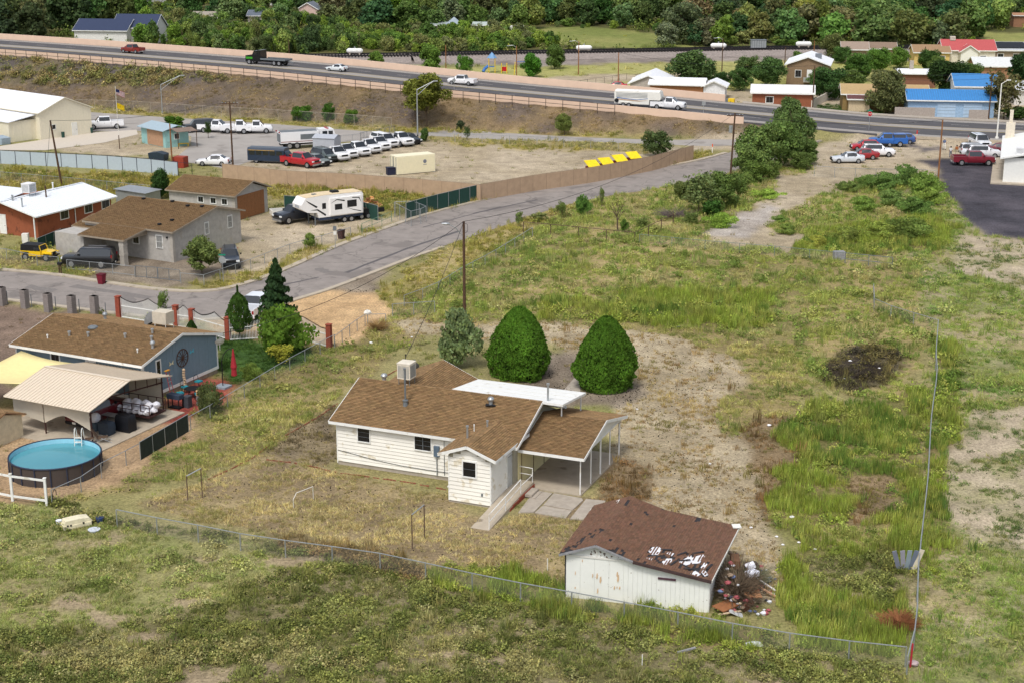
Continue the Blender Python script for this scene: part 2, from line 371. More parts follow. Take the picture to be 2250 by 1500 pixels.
ZP = [
 ('farscrub',[(-2600,-219),(2900,-219),(2900,125),(1700,118),(700,118),(-2600,60)]),
 ('farfield',[(1170,62),(1300,60),(1470,78),(1560,112),(1330,104),(1180,96)]),
 ('farfield',[(2150,70),(2300,75),(2300,108),(2160,104)]),
 ('ballast',[(560,122),(2300,112),(2300,132),(1450,137),(1160,146),(900,142),(560,135)]),
 ('parkgrass',[(780,148),(1170,148),(1480,137),(2250,132),(2250,240),(1900,240),(1000,190)]),
 ('dirt',[(1140,182),(1230,168),(1330,164),(1640,160),(1640,175),(1400,176),(1280,190),(1180,196)]),
 ('dirt',[(1470,196),(2250,208),(2250,300),(1640,250)]),
 ('lawn',[(1790,232),(1865,238),(1950,248),(1930,258),(1790,246)]),
 ('bank',[(-2600,60),(600,120),(1690,266),(1700,300),(1130,302),(600,262),(200,240),(-2600,170)]),
 ('bankg',[(-2600,60),(0,100),(330,138),(520,180),(300,190),(120,188),(-2600,190)]),
 ('verge',[(190,236),(420,250),(600,262),(900,280),(1130,292),(1440,296),(1440,306),(1130,306),(920,294),(600,274),(200,246)]),
 ('weedlot',[(-2600,330),(0,372),(420,395),(620,420),(800,430),(880,470),(560,430),(250,440),(0,440),(-2600,450)]),
 ('dirt',[(480,372),(620,335),(930,300),(1130,312),(1500,328),(1400,360),(1060,412),(870,412),(620,385)]),
 ('verge',[(930,296),(1130,304),(1440,318),(1420,336),(1120,326),(1050,322),(930,312)]),
 ('dirt',[(1520,300),(1700,296),(1700,330),(1500,330)]),
 ('verge',[(1060,425),(1200,395),(1480,345),(1560,330),(1560,348),(1350,388),(1200,418),(1060,452)]),
 ('weedlot',[(590,400),(880,410),(940,430),(1060,425),(1060,440),(900,480),(840,460),(640,430)]),
 ('dirt',[(520,480),(600,470),(860,480),(900,476),(940,470),(800,516),(600,600),(540,620),(470,620),(400,600),(520,560)]),
 ('gravel',[(120,570),(300,570),(500,560),(540,580),(450,615),(400,632),(320,628),(200,612),(90,600)]),
 ('yardg',[(20,540),(190,540),(200,600),(120,606),(0,592)]),
 ('verge',[(520,640),(420,632),(405,618),(480,606),(560,600),(700,540),(830,500),(850,505),(700,568),(600,606)]),
 ('dirt',[(130,300),(300,290),(420,300),(420,345),(240,345),(110,330)]),
 ('lot',[(830,640),(1030,520),(1180,470),(1480,400),(1620,350),(1800,380),(2060,400),(2080,700),(1960,900),(1700,800),(1400,730),(860,700)]),
 ('meadow',[(1960,420),(5200,420),(5200,3000),(2040,3000),(2000,1300),(2050,760)]),
 ('verge',[(830,640),(1030,520),(1180,470),(1280,440),(1180,500),(1000,600),(880,690)]),
 ('tallg',[(1180,660),(1500,640),(1700,640),(1680,730),(1400,712),(1180,700)]),
 ('tallg',[(1700,500),(2020,470),(2110,500),(2070,560),(1700,560)]),
 ('dirt',[(1700,380),(2050,392),(1880,400),(1800,440),(1750,560),(1540,530),(1600,480),(1700,430)]),
 ('greyconc',[(1545,520),(1620,470),(1690,448),(1712,456),(1672,500),(1640,522)]),
 ('lot',[(1720,470),(1800,430),(2000,440),(2040,470),(1700,520),(1690,500)]),
 ('dirt',[(1790,326),(1905,284),(2300,316),(2300,360),(2100,400),(1780,392)]),
 ('black',[(2010,352),(2150,345),(2400,300),(2600,560),(2250,522),(2180,520),(2110,470),(2075,410),(2050,372)]),
 ('black',[(1990,318),(2060,326),(2040,332),(1985,326)]),
 ('patchy',[(2100,520),(2400,540),(2400,690),(2250,640),(2100,590)]),
 ('patchy',[(2080,950),(2140,900),(2300,880),(2400,1180),(2240,1210),(2110,1200),(2085,1100)]),
 ('yardg',[(120,1120),(250,1000),(430,930),(640,790),(850,700),(1180,705),(1700,745),(1690,880),(1560,990),(1400,760),(940,720),(560,1010)]),
 ('yardg',[(1100,690),(1750,745),(1760,800),(1640,900),(1560,900),(1480,770),(1100,730)]),
 ('trail',[(870,710),(1240,705),(1500,745),(1640,800),(1690,960),(1700,1180),(1740,1330),(1600,1300),(1300,1110),(1350,900),(1230,760),(880,730)]),
 ('yardg',[(1560,880),(1700,810),(1780,840),(1740,920),(1600,970),(1560,920)]),
 ('brown',[(1660,920),(1760,900),(1790,960),(1720,1060),(1700,1160),(1650,1100)]),
 ('yard',[(560,1005),(720,1030),(990,1090),(1100,1150),(1330,1080),(1330,1200),(1240,1290),(950,1232),(700,1185),(430,1140),(300,1090),(440,1060)]),
 ('brown',[(1290,1070),(1370,1000),(1440,1030),(1420,1080),(1340,1108)]),
 ('mulch',[(560,1000),(640,945),(725,895),(745,930),(745,1025),(700,1030),(620,1016)]),
 ('gravel',[(1090,800),(1280,770),(1290,860),(1400,850),(1420,870),(1380,890),(1260,900),(1150,870)]),
 ('tallg',[(1700,960),(1760,900),(1800,870),(1900,900),(1990,860),(2050,870),(2040,960),(2020,1180),(1980,1440),(1760,1410),(1720,1330),(1700,1250),(1780,1200),(1740,1170),(1690,1130),(1690,1050),(1760,1010)]),
 ('lot',[(1800,1150),(1990,1140),(1960,1210),(1820,1190)]),
 ('field',[(1780,1230),(1960,1200),(2000,1300),(1960,1340),(1800,1290)]),
 ('tallg',[(2062,760),(2105,770),(2092,1000),(2075,1200),(2030,1330),(2020,1250),(2045,1000)]),
 ('tallg',[(1100,1240),(1240,1280),(1250,1325),(1560,1370),(1620,1400),(1500,1420),(1180,1350),(900,1300),(900,1240)]),
 ('brown',[(1860,1040),(1950,1040),(1950,1130),(1880,1150)]),
 ('burnt',[(1806,800),(1830,775),(1890,762),(1940,772),(1985,800),(1950,845),(1880,858),(1815,838)]),
 ('field',[(-2600,1095),(20,1090),(240,1130),(430,1165),(700,1215),(950,1262),(1240,1320),(1560,1375),(1990,1460),(2040,3000),(-2600,3000)]),
 ('fieldl',[(-2600,1105),(60,1110),(300,1160),(560,1200),(600,1260),(420,1340),(200,1380),(-2600,1360)]),
 ('tallg',[(900,1232),(1240,1298),(1245,1322),(1560,1366),(1720,1396),(1640,1432),(1420,1400),(1180,1352),(960,1290)]),
 ('fbrush',[(560,1170),(700,1190),(900,1228),(1010,1262),(900,1278),(740,1250),(600,1210)]),
 ('ploughed',[(-2600,640),(0,668),(250,697),(330,706),(130,740),(30,800),(0,900),(-2600,1000)]),
 ('soil',[(-2600,980),(60,900),(230,880),(430,910),(430,945),(330,1000),(230,1060),(120,1110),(-2600,1110)]),
 ('redpatio',[(350,940),(370,880),(440,820),(530,835),(500,875),(420,925)]),
 ('lawn',[(470,740),(560,725),(680,742),(690,772),(560,832),(500,850),(480,800)]),
 ('sand',[(636,658),(717,634),(810,640),(862,664),(850,700),(780,738),(735,760),(640,765),(500,725),(420,700),(560,690)]),
 ('gravel',[(717,636),(800,600),(850,590),(830,640),(760,645)]),
]
ZK = ['base'] + [k for k,p in ZP]
def zone(px,py,X,Y,wob=1.0):
 t = np.maximum(py + 220,25.0); s = t / 60.0 * wob       # wobble of the borders, metres on the ground
 wx = (fbm(X,Y,3.0,3,11) - 0.5) * s * 4.2; wy = (fbm(X,Y,3.0,3,23) - 0.5) * s * 1.9
 x = px + wx; y = py + wy
 z = np.zeros(px.shape,int)
 for i,(k,p) in enumerate(ZP): z[inpoly(x,y,p)] = i + 1
 return z
LA = {k: (np.array(lin(v[0])),np.array(lin(v[1])),v[2]) for k,v in Z.items()}
NR,NC = 660,560
yy = np.linspace(0,1,NR)
t_ = 3000 * (0.0195 / 1.0) ** yy                                   # rows get wider apart with distance
Yr = (FPX * CAMH / (CP * t_) - CAMH * SP) / CP
sx = np.linspace(-1,1,NC)
GX = sx[None,:] * (Yr[:,None] * 0.5 + 50); GY = np.repeat(Yr[:,None],NC,1)
GZ = np.zeros_like(GX)
m_ = (GY > 225) & (GY < 430)
GZ[m_] = terr(GX[m_],GY[m_])
dsd,dhh = hw_coord(GX[m_],GY[m_])
mm_ = GZ[m_].copy(); inside = (dsd > -0.3) & (dsd < HWW + 0.8); mm_[inside] -= 0.0
GZ[m_] = mm_
px_,py_ = PIX(GX,GY,GZ)
zi = zone(px_,py_,GX,GY)
cola = np.zeros(GX.shape + (3,));
for i,k in enumerate(ZK):
 m = zi == i
 if not m.any(): continue
 a,b,s = LA[k]
 f = fbm(GX[m],GY[m],s,4,5 + i % 7); f = np.clip((f - 0.36) / 0.28,0,1)[:,None]
 g = fbm(GX[m],GY[m],s * 3.3,3,77)[:,None]
 cola[m] = (a * (1 - f) + b * f) * (0.86 + 0.28 * g)
 if k == 'patchy' or k == 'meadow':
  q = np.clip((fbm(GX[m],GY[m],2.0,4,31) - 0.5) / 0.08,0,1)[:,None] * (1 if k == 'patchy' else 0.35)
  cola[m] = cola[m] * (1 - q) + np.array(lin((170,156,134))) * q
 if k in ('field','fieldl'):
  q = np.clip((fbm(GX[m],GY[m] * 1.6,3.2,4,47) - 0.64) / 0.06,0,1)[:,None]
  cola[m] = cola[m] * (1 - q) + np.array(lin((152,136,110))) * q
 if k == 'bank':
  q = np.clip((fbm(GX[m] * 0.35,GY[m],2.2,4,53) - 0.52) / 0.1,0,1)[:,None] * 0.6
  cola[m] = cola[m] * (1 - q) + np.array(lin((88,80,80))) * q
 if k == 'sand':
  q = (0.5 + 0.5 * np.sin((GX[m] * 0.9 + 2.2 * fbm(GX[m],GY[m],5,2,3)) * 7))[:,None] * 0.16
  cola[m] *= 1 - q
for _ in range(1):
 cc = cola.copy(); cc[1:-1,1:-1] = (cola[1:-1,1:-1] * 2 + cola[:-2,1:-1] + cola[2:,1:-1] + cola[1:-1,:-2] + cola[1:-1,2:]) / 6; cola = cc
me = bpy.data.meshes.new('ground')
nv = NR * NC
me.vertices.add(nv); me.vertices.foreach_set('co',np.stack([GX,GY,GZ],-1).astype(np.float32).ravel())
ii = (np.arange(NR - 1)[:,None] * NC + np.arange(NC - 1)[None,:]).ravel()
quads = np.stack([ii,ii + 1,ii + NC + 1,ii + NC],1)
me.loops.add(quads.size); me.loops.foreach_set('vertex_index',quads.ravel().astype(np.int32))
me.polygons.add(len(quads)); me.polygons.foreach_set('loop_start',(np.arange(len(quads)) * 4).astype(np.int32))
me.update(calc_edges=True)
at = me.attributes.new('soil','FLOAT_COLOR','POINT')
at.data.foreach_set('color',np.concatenate([cola.reshape(-1,3),np.ones((nv,1))],1).astype(np.float32).ravel())
gm = bpy.data.materials.new('ground cover'); gm.use_nodes = True
nt = gm.node_tree; N = nt.nodes; L = nt.links; b = N['Principled BSDF']; b.inputs['Roughness'].default_value = 0.95; b.inputs['Specular IOR Level'].default_value = 0.1
a = N.new('ShaderNodeAttribute'); a.attribute_name = 'soil'
geo = N.new('ShaderNodeNewGeometry')
prev = a.outputs['Color']
for sc,am,dt in ((0.45,0.30,7),(5.0,0.5,6)):
 n = N.new('ShaderNodeTexNoise'); n.inputs['Scale'].default_value = sc; n.inputs['Detail'].default_value = dt; n.inputs['Roughness'].default_value = 0.75
 L.new(geo.outputs['Position'],n.inputs['Vector'])
 mr = N.new('ShaderNodeMapRange'); mr.inputs[1].default_value = 0.33; mr.inputs[2].default_value = 0.67; mr.inputs[3].default_value = 1 - am; mr.inputs[4].default_value = 1 + am
 L.new(n.outputs[0],mr.inputs[0])
 v = N.new('ShaderNodeVectorMath'); v.operation = 'SCALE'; L.new(prev,v.inputs[0]); L.new(mr.outputs[0],v.inputs['Scale']); prev = v.outputs[0]
L.new(prev,b.inputs['Base Color'])
bp = N.new('ShaderNodeBump'); bp.inputs['Strength'].default_value = 0.6; bp.inputs['Distance'].default_value = 0.08; L.new(n.outputs[0],bp.inputs['Height']); L.new(bp.outputs[0],b.inputs['Normal'])
me.materials.append(gm)
ground = obj('ground',me,kind='structure')
# ---------------------------------------------------------------- flat sheets: roads, slabs
def sheet(name,pix,m,z=0.02,kind='structure',world=False,label=None):
 vs = [(p[0],p[1],z) if world else (*G(p[0],p[1]),z) for p in pix]
 ar = sum(vs[i][0] * vs[(i + 1) % len(vs)][1] - vs[(i + 1) % len(vs)][0] * vs[i][1] for i in range(len(vs)))
 if ar < 0: vs = vs[::-1]
 return obj(name,MB().add(vs,[tuple(range(len(vs)))]),mt=m,kind=kind)
def smooth_px(P,n=6): return [tuple(p) for p in catmull(np.array([(a,b,0) for a,b in P],float),n)[:,:2]]
ST_UP = smooth_px([(-300,566),(-120,582),(0,595),(110,605),(215,621),(330,637),(420,643),(490,638),(560,620),(640,590),(740,545),(830,511),(940,473),(1060,442),(1200,410),(1350,384),(1460,368),(1540,353),(1600,337)])
ST_LO = smooth_px([(-300,622),(-120,640),(20,658),(116,670),(253,687),(380,700),(500,698),(580,680),(649,657),(717,636),(828,594),(909,563),(1029,523),(1120,492),(1220,458),(1320,434),(1430,417),(1520,400),(1640,372),(1720,345),(1781,318)])
sheet('street',ST_UP + [(1640,318),(1690,296),(1700,282),(1760,272),(1900,287)] + ST_LO[::-1],M['asphalt'],0.02)
def kerb(name,P,w=0.45,h=0.13,z0=0.0,m=None):
 W_ = [G(*p) for p in P]; mb = MB()
 Ls = [];
 for i,p in enumerate(W_):
  a = W_[max(i - 1,0)]; c = W_[min(i + 1,len(W_) - 1)]
  d = (c[0] - a[0],c[1] - a[1]); l = math.hypot(*d) or 1; n = (-d[1] / l,d[0] / l)
  Ls.append(((p[0],p[1]),(p[0] + n[0] * w,p[1] + n[1] * w)))
 vs = []; fs = []
 for (a,c) in Ls: vs += [(a[0],a[1],z0),(a[0],a[1],z0 + h),(c[0],c[1],z0 + h),(c[0],c[1],z0)]
 for i in range(len(Ls) - 1):
  o = i * 4
  for k in range(4): fs.append((o + k,o + (k + 1) % 4,o + 4 + (k + 1) % 4,o + 4 + k))
 n_ = len(vs); fs += [(0,3,2,1),(n_ - 4,n_ - 3,n_ - 2,n_ - 1)]
 return obj(name,mb.add(vs,fs),mt=m or M['conc'],kind='structure')
tar = cm('dark tar seam',(92,88,88),0.85,var=0.2)
for k,(a,b,w) in enumerate(((( 160,628),(330,655),1.1),((270,650),(300,676),1.6),((760,600),(900,545),0.5),((900,545),(1010,508),0.5),((560,640),(700,610),0.35),((1040,470),(1180,440),0.4),((930,500),(1100,455),0.25),((1250,415),(1300,408),1.2),((60,630),(120,640),1.4),((700,590),(720,600),1.3))):
 A_,B_ = G(*a),G(*b); d = Vector((B_[0] - A_[0],B_[1] - A_[1])); n_ = Vector((-d.y,d.x)).normalized() * w / 2; rr = random.Random(k); m_n = 7; e1 = [(A_[0] + d.x * i / m_n + n_.x * rr.uniform(.5,1.3),A_[1] + d.y * i / m_n + n_.y * rr.uniform(.5,1.3)) for i in range(m_n + 1)]; e2 = [(A_[0] + d.x * i / m_n - n_.x * rr.uniform(.5,1.3),A_[1] + d.y * i / m_n - n_.y * rr.uniform(.5,1.3)) for i in range(m_n + 1)]
 sheet('asphalt_patch',e1 + e2[::-1],tar if w < 0.6 else cm('patched asphalt',(122,116,112),0.92,var=0.14),0.026 + k * 0.0006,world=True)
kerb('kerb',ST_UP,0.75,0.13)
kerb('kerb',ST_LO[:70][::-1],0.6,0.12)
kerb('kerb',[(1781,317),(1830,303),(1905,284)],0.5,0.13)
lotm = cm('pale asphalt',(158,152,146),0.92,var=0.1,scale=0.3,bump=0.25,dirt=(lin((140,134,128)),0.2,0.55))
sheet('frontage_road',smooth_px([(196,247),(420,262),(600,273),(760,286),(900,293),(1000,287),(1130,294),(1300,303),(1500,308),(1680,300)],4) + [(1690,318),(1560,322)] + smooth_px([(1440,318),(1280,312),(1130,309),(960,300),(910,300)],3) + [(640,322),(560,352),(500,372),(380,352),(420,320),(420,300),(300,288),(196,290)],lotm,0.015)
sheet('concrete_apron',[(0,322),(92,308),(203,292),(300,286),(303,296),(230,314),(100,331),(0,331),(-90,335),(-90,322)],cm('pale apron concrete',(196,186,172),0.9,var=0.08),0.03)
ND = []
for i in range(len(HWS)):
 a = HWS[max(i - 1,0)]; c = HWS[min(i + 1,len(HWS) - 1)]; d = c[:2] - a[:2]; d /= np.hypot(*d); ND.append((-d[1],d[0]))
arc = np.concatenate([[0],np.cumsum(np.hypot(*(HWS[1:,:2] - HWS[:-1,:2]).T))])
def hwp(i,d,dz=0.0): p = HWS[i]; n = ND[i]; return (p[0] + n[0] * d,p[1] + n[1] * d,p[2] + dz)
def hw_at(s,d,dz=0.0):
 i = int(np.clip(np.searchsorted(arc,s) - 1,0,len(arc) - 2)); t = (s - arc[i]) / (arc[i + 1] - arc[i])
 p = np.array(hwp(i,d,dz)); q = np.array(hwp(i + 1,d,dz)); r = p * (1 - t) + q * t; return tuple(r)
def sweep(name,sec,m,i0=0,i1=None,kind='structure',closed=True):
 i1 = len(HWS) if i1 is None else i1; vs = []; fs = []; n = len(sec)
 for i in range(i0,i1): vs += [hwp(i,d,z) for d,z in sec]
 for i in range(i1 - i0 - 1):
  o = i * n
  for k in range(n if closed else n - 1): fs.append((o + k,o + n + k,o + n + (k + 1) % n,o + (k + 1) % n))
 if closed: fs += [tuple(range(n)),tuple(range(len(vs) - 1,len(vs) - n - 1,-1))]
 return obj(name,MB().add(vs,fs),mt=m,kind=kind)
def hwidx(X): return int(np.searchsorted(HWS[:,0],X))
sweep('highway',[(0.0,-1.0),(0.0,0.10),(HWW,0.10),(HWW,-1.0)],M['asphalt_hw'])
light = cm('worn lane concrete grey',(150,144,138),0.9,var=0.1)
for d0,d1 in ((0.5,2.4),(10.2,13.2),(20.6,22.4)): sweep('highway_shoulder' if d0 != 10.2 else 'turning_lane',[(d0,0.105),(d0,0.13),(d1,0.13),(d1,0.105)],light)
for d0 in (10.0,13.3): sweep('lane_marking',[(d0,0.10),(d0,0.115),(d0 + 0.14,0.115),(d0 + 0.14,0.10)],cm('yellow road paint',(176,156,84),0.8))
for d0 in (2.5,20.35): sweep('lane_marking',[(d0,0.10),(d0,0.115),(d0 + 0.14,0.115),(d0 + 0.14,0.10)],cm('white road paint',(196,194,188),0.8))
mk = MB()
for s in np.arange(5,arc[-1] - 5,9.0):
 for d in (6.3,16.8):
  a,b_,c_,d_ = hw_at(s,d,0.112),hw_at(s + 3,d,0.112),hw_at(s + 3,d + 0.13,0.112),hw_at(s,d + 0.13,0.112); mk.quad(a,b_,c_,d_)
obj('lane_marking',mk,mt=MATS['white road paint'],kind='structure')
pink = cm('pink parapet concrete',(216,188,166),0.85,var=0.06,scale=0.6)
iN = hwidx(41.5); iF = hwidx(34)
o = sweep('parapet_wall',[(-0.35,-0.9),(-0.30,0.95),(0.05,0.95),(0.1,-0.5)],pink,0,iN); del o['kind']; tag(o,'long pink concrete parapet along the near edge of the raised highway','parapet')
o = sweep('parapet_wall',[(HWW - 0.1,-0.9),(HWW - 0.05,1.35),(HWW + 0.3,1.35),(HWW + 0.35,-0.9)],pink,0,iF); del o['kind']; tag(o,'pink concrete parapet on the far side of the raised highway','parapet')
sweep('kerb',[(-0.4,-0.2),(-0.4,0.24),(0.0,0.24),(0.0,-0.2)],M['conc'],iN + 6)
sweep('pavement',[(HWW,-0.2),(HWW,0.25),(HWW + 2.0,0.25),(HWW + 2.0,-0.3)],M['conc2'],iF)
rl = thing('pipe_railing','dark pipe railing on posts in front of the near pink highway parapet','railing')
send = float(np.interp(19.5,HWS[:,0],arc)); steel = cm('rusty dark pipe',(70,60,56),0.8)
pm = MB().cyl((0,0,-0.3),(0,0,1.75),0.055,n=6).mesh('post',steel)
s = 2.0
while s < send:
 p = hw_at(s,-1.3); obj('post',pm,rl,(p[0],p[1],tz(p[0],p[1]) )); s += 3.1
for hz in (1.75,1.05):
 q = [];
 for s in np.arange(2.0,send,3.1): p = hw_at(s,-1.3); q.append((p[0],p[1],tz(p[0],p[1]) + hz))
 obj('rail',MB().tube(q,0.045,5),rl,mt=steel)
# ---------------------------------------------------------------- building kit
def wall_face(T,kind):
 """T: 'v' wall facing -v at v=c, 'V' facing +v, 'u' facing -u, 'U' facing +u. Returns function mapping (s, out, z) to local xyz"""
def on(face,c):
 if face == 'v-': return lambda s,o,z: (s,c - o,z)
 if face == 'v+': return lambda s,o,z: (s,c + o,z)
 if face == 'u+': return lambda s,o,z: (c + o,s,z)
 return lambda s,o,z: (c - o,s,z)
def bxf(mb,f,s0,s1,o0,o1,z0,z1,tone=None):
 a = f(s0,o0,z0); b = f(s1,o1,z1)
 return mb.bx(min(a[0],b[0]),max(a[0],b[0]),min(a[1],b[1]),max(a[1],b[1]),min(a[2],b[2]),max(a[2],b[2]),tone)
def window(T,face,c,s0,s1,z0,z1,cols=2,rows=1,trim=0.09,fm=None,tm=None,bars=0,proud=0.05,color=None):
 f = on(face,c); fm = fm or M['trim']
 if s1 < s0: s0,s1 = s1,s0
 mb = MB(); t = trim
 bxf(mb,f,s0 - t,s0,0,proud,z0 - t,z1 + t); bxf(mb,f,s1,s1 + t,0,proud,z0 - t,z1 + t)
 bxf(mb,f,s0,s1,0,proud,z1,z1 + t); bxf(mb,f,s0,s1,0,proud + 0.02,z0 - t,z0)
 w = obj('window',mb,T,mt=fm,color=color)
 g = MB(); bxf(g,f,s0,s1,0,proud * 0.7,z0,z1); obj('pane',g,w,mt=M['dark'])
 m = MB(); k = 0
 for i in range(1,cols): x = s0 + (s1 - s0) * i / cols; bxf(m,f,x - 0.02,x + 0.02,0,proud * 0.85,z0,z1); k = 1
 for j in range(1,rows):
  z = z0 + (z1 - z0) * j / rows; bxf(m,f,s0,s1,0,proud * 0.85 + 0.003,z - 0.007,z + 0.007); k = 1
 if k: obj('muntin',m,w,mt=tm or M['steel'])
 if bars:
  b = MB()
  for i in range(bars):
   x = s0 + (s1 - s0) * (i + 0.5) / bars; bxf(b,f,x - 0.015,x + 0.015,proud + 0.02,proud + 0.05,z0 - 0.05,z1 + 0.05)
  for z in (z0,(z0 + z1) / 2,z1): bxf(b,f,s0 - 0.03,s1 + 0.03,proud + 0.05,proud + 0.065,z - 0.015,z + 0.015)
  obj('window_bars',b,w,mt=M['trim'])
 return w
def door(T,face,c,s0,s1,z0,z1,m=None,color=None,trim=0.08,name='door',label=None):
 f = on(face,c)
 if s1 < s0: s0,s1 = s1,s0
 d = MB(); bxf(d,f,s0,s1,0,0.05,z0,z1)
 for a,b in ((0.15,0.48),(0.54,0.92)):
  for p,q in ((0.14,0.46),(0.54,0.86)): bxf(d,f,s0 + (s1 - s0) * p,s0 + (s1 - s0) * q,0.05,0.065,z0 + (z1 - z0) * a,z0 + (z1 - z0) * b)
 D = obj(name,d,T,mt=m or M['trim'],color=color,label=label)
 fr = MB(); bxf(fr,f,s0 - trim,s0,0,0.07,z0,z1 + trim); bxf(fr,f,s1,s1 + trim,0,0.07,z0,z1 + trim); bxf(fr,f,s0,s1,0,0.07,z1,z1 + trim)
 obj('door_frame',fr,D,mt=M['trim'])
 h = MB(); bxf(h,f,s1 - 0.14,s1 - 0.08,0.05,0.11,z0 + 0.95,z0 + 1.05); obj('handle',h,D,mt=M['steel'])
 return D
def shingle_field(name,T,e0,e1,r1,r0,m,tab=0.32,row=0.15,seed=0,missing=None):
 """tabs over the plane e0-e1 (eave) to r0-r1 (ridge); each tab its own wedge with its own tone"""
 r = random.Random(seed); e0,e1,r0,r1 = map(Vector,(e0,e1,r0,r1)); mb = MB()
 up = ((r0 - e0).length + (r1 - e1).length) / 2; rows = int(up / row); n = (e1 - e0).cross(r0 - e0).normalized()
 if n.z < 0: n = -n
 for j in range(rows):
  a = e0.lerp(r0,j / rows); b = e1.lerp(r1,j / rows); a2 = e0.lerp(r0,min(1,(j + 1.0) / rows)); b2 = e1.lerp(r1,min(1,(j + 1.0) / rows))
  L = (b - a).length; k = max(1,int(L / tab)); off = (j % 2) * 0.5
  for i in range(k + 1):
   t0 = max(0,(i - off) / k); t1 = min(1,(i + 1 - off) / k)
   if t1 - t0 < 0.15 / k: continue
   if missing and missing(t0 + (t1 - t0) / 2,j / rows,r): continue
   g = (t1 - t0) * 0.03; t0 += g; t1 -= g
   h = r.uniform(0.034,0.048); v = r.choice((0.78,0.9,1.0,1.0,1.12,1.25)); tn = (v * r.uniform(0.97,1.05),v,v * r.uniform(0.92,1.0))
   p,q,s,u = a.lerp(b,t0),a.lerp(b,t1),a2.lerp(b2,t1),a2.lerp(b2,t0)
   mb.add([p + n * h,q + n * h,s + n * 0.006,u + n * 0.006,p,q],[(0,1,2,3),(4,5,1,0)],tn); mb.t[-1] = (0.34,0.34,0.36)  # lower edge darkened: cut asphalt, plus the overlap shadow put into the colour
 o = obj(name,mb,T,mt=m,kind='stuff'); return o
def gable(T,u0,u1,v0,v1,ze0,ze1,rp,zr,axis='u',m=None,th=0.1,fascia=0.2,fm=None,shing=None,ribs=0,ribm=None,seed=0,color=None,sides=(1,1),fcol=None):
 """gable roof over the rectangle. axis 'u': ridge runs along u at v=rp; eaves at v0 (height ze0) and v1 (ze1)"""
 m = m or M['shingle']; fm = fm or M['trim']
 def P(a,c,z): return (a,c,z) if axis == 'u' else (c,a,z)
 a0,a1,c0,c1 = (u0,u1,v0,v1) if axis == 'u' else (v0,v1,u0,u1)
 rf = MB()
 E0,E1,R0,R1 = P(a0,c0,ze0),P(a1,c0,ze0),P(a0,rp,zr),P(a1,rp,zr)
 F0,F1 = P(a0,c1,ze1),P(a1,c1,ze1)
 def sl(p,q,r_,s):
  vs = [p,q,r_,s]; ar = (Vector(q) - Vector(p)).cross(Vector(s) - Vector(p)).z
  if ar < 0: vs = [s,r_,q,p]
  rf.slab(*vs,th)
 if sides[0]: sl(E0,E1,R1,R0)
 if sides[1]: sl(R0,R1,F1,F0)
 o = obj('roof',rf,T,mt=m,color=color)
 if shing:
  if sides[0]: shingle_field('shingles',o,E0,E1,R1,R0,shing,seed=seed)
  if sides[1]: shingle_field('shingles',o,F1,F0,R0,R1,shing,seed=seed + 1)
 if ribs:
  rb = MB()
  n = max(2,int(abs(a1 - a0) / ribs))
  for i in range(n + 1):
   a = a0 + (a1 - a0) * i / n
   for c_,z_ in ((c0,ze0),(c1,ze1)):
    p = Vector(P(a,c_,z_ + 0.02)); q = Vector(P(a,rp,zr + 0.02)); rb.bar(p,q,0.05,0.05)
  rb.bar(Vector(P(a0,rp,zr + 0.03)),Vector(P(a1,rp,zr + 0.03)),0.3,0.04)
  obj('ribs',rb,o,mt=ribm or m,color=color,kind='stuff')
 if fascia:
  for (A,B) in ((E0,E1),(F0,F1),(E0,R0),(R0,F0),(E1,R1),(R1,F1)):
   a = Vector(A); b = Vector(B); mid = (Vector(P((a0 + a1) / 2,(c0 + c1) / 2,0)))
   out = ((a + b) / 2 - mid);
   d = (b - a).normalized(); nrm = Vector((-d.y,d.x,0))
   if nrm.length < 1e-6: continue
   nrm.normalize();
   if nrm.dot(out) < 0: nrm = -nrm
   a = a + nrm * 0.02 + Vector((0,0,-fascia / 2 + 0.012)); b = b + nrm * 0.02 + Vector((0,0,-fascia / 2 + 0.012))
   obj('fascia',MB().bar(a,b,0.04,fascia),o,mt=fm,color=fcol)
 return o
def walls(T,u0,u1,v0,v1,h,m,zr=None,rp=None,axis='u',z0=0.0,name='wall',color=None,h1=None):
 """block of walls; with zr the gable ends rise to the ridge; h / h1 wall heights at the two eaves"""
 h1 = h if h1 is None else h1; mb = MB()
 if zr is None: mb.bx(u0,u1,v0,v1,z0,h)
 elif axis == 'u': mb.prism([(v0,z0),(v1,z0),(v1,h1),(rp,zr),(v0,h)],'x',u0,u1)
 else: mb.prism([(u0,z0),(u1,z0),(u1,h1),(rp,zr),(u0,h)],'y',v0,v1)
 return obj(name,mb,T,mt=m,color=color)
def lap(T,face,c,s0,s1,z0,z1,board=0.27,m=None,top=None,name='siding_board',proud=0.05):
 """horizontal lap boards, each its own piece, tilted out at the foot; top(z) gives the narrowed span in a gable"""
 f = on(face,c); k = int(round((z1 - z0) / board))
 for j in range(k):
  a = z0 + (z1 - z0) * j / k + 0.022; b = z0 + (z1 - z0) * (j + 1) / k
  p,q = (s0,s1) if top is None else top(a + board * 0.5)
  if q - p < 0.2: continue
  vs = [f(p,0.0,a),f(q,0.0,a),f(q,proud,a + 0.004),f(p,proud,a + 0.004),f(p,0,b),f(q,0,b),f(q,proud * 0.35,b),f(p,proud * 0.35,b)]
  obj(name,MB().add(vs,[(3,2,1,0),(4,5,6,7),(0,1,5,4),(1,2,6,5),(2,3,7,6),(3,0,4,7)]),T,mt=m)
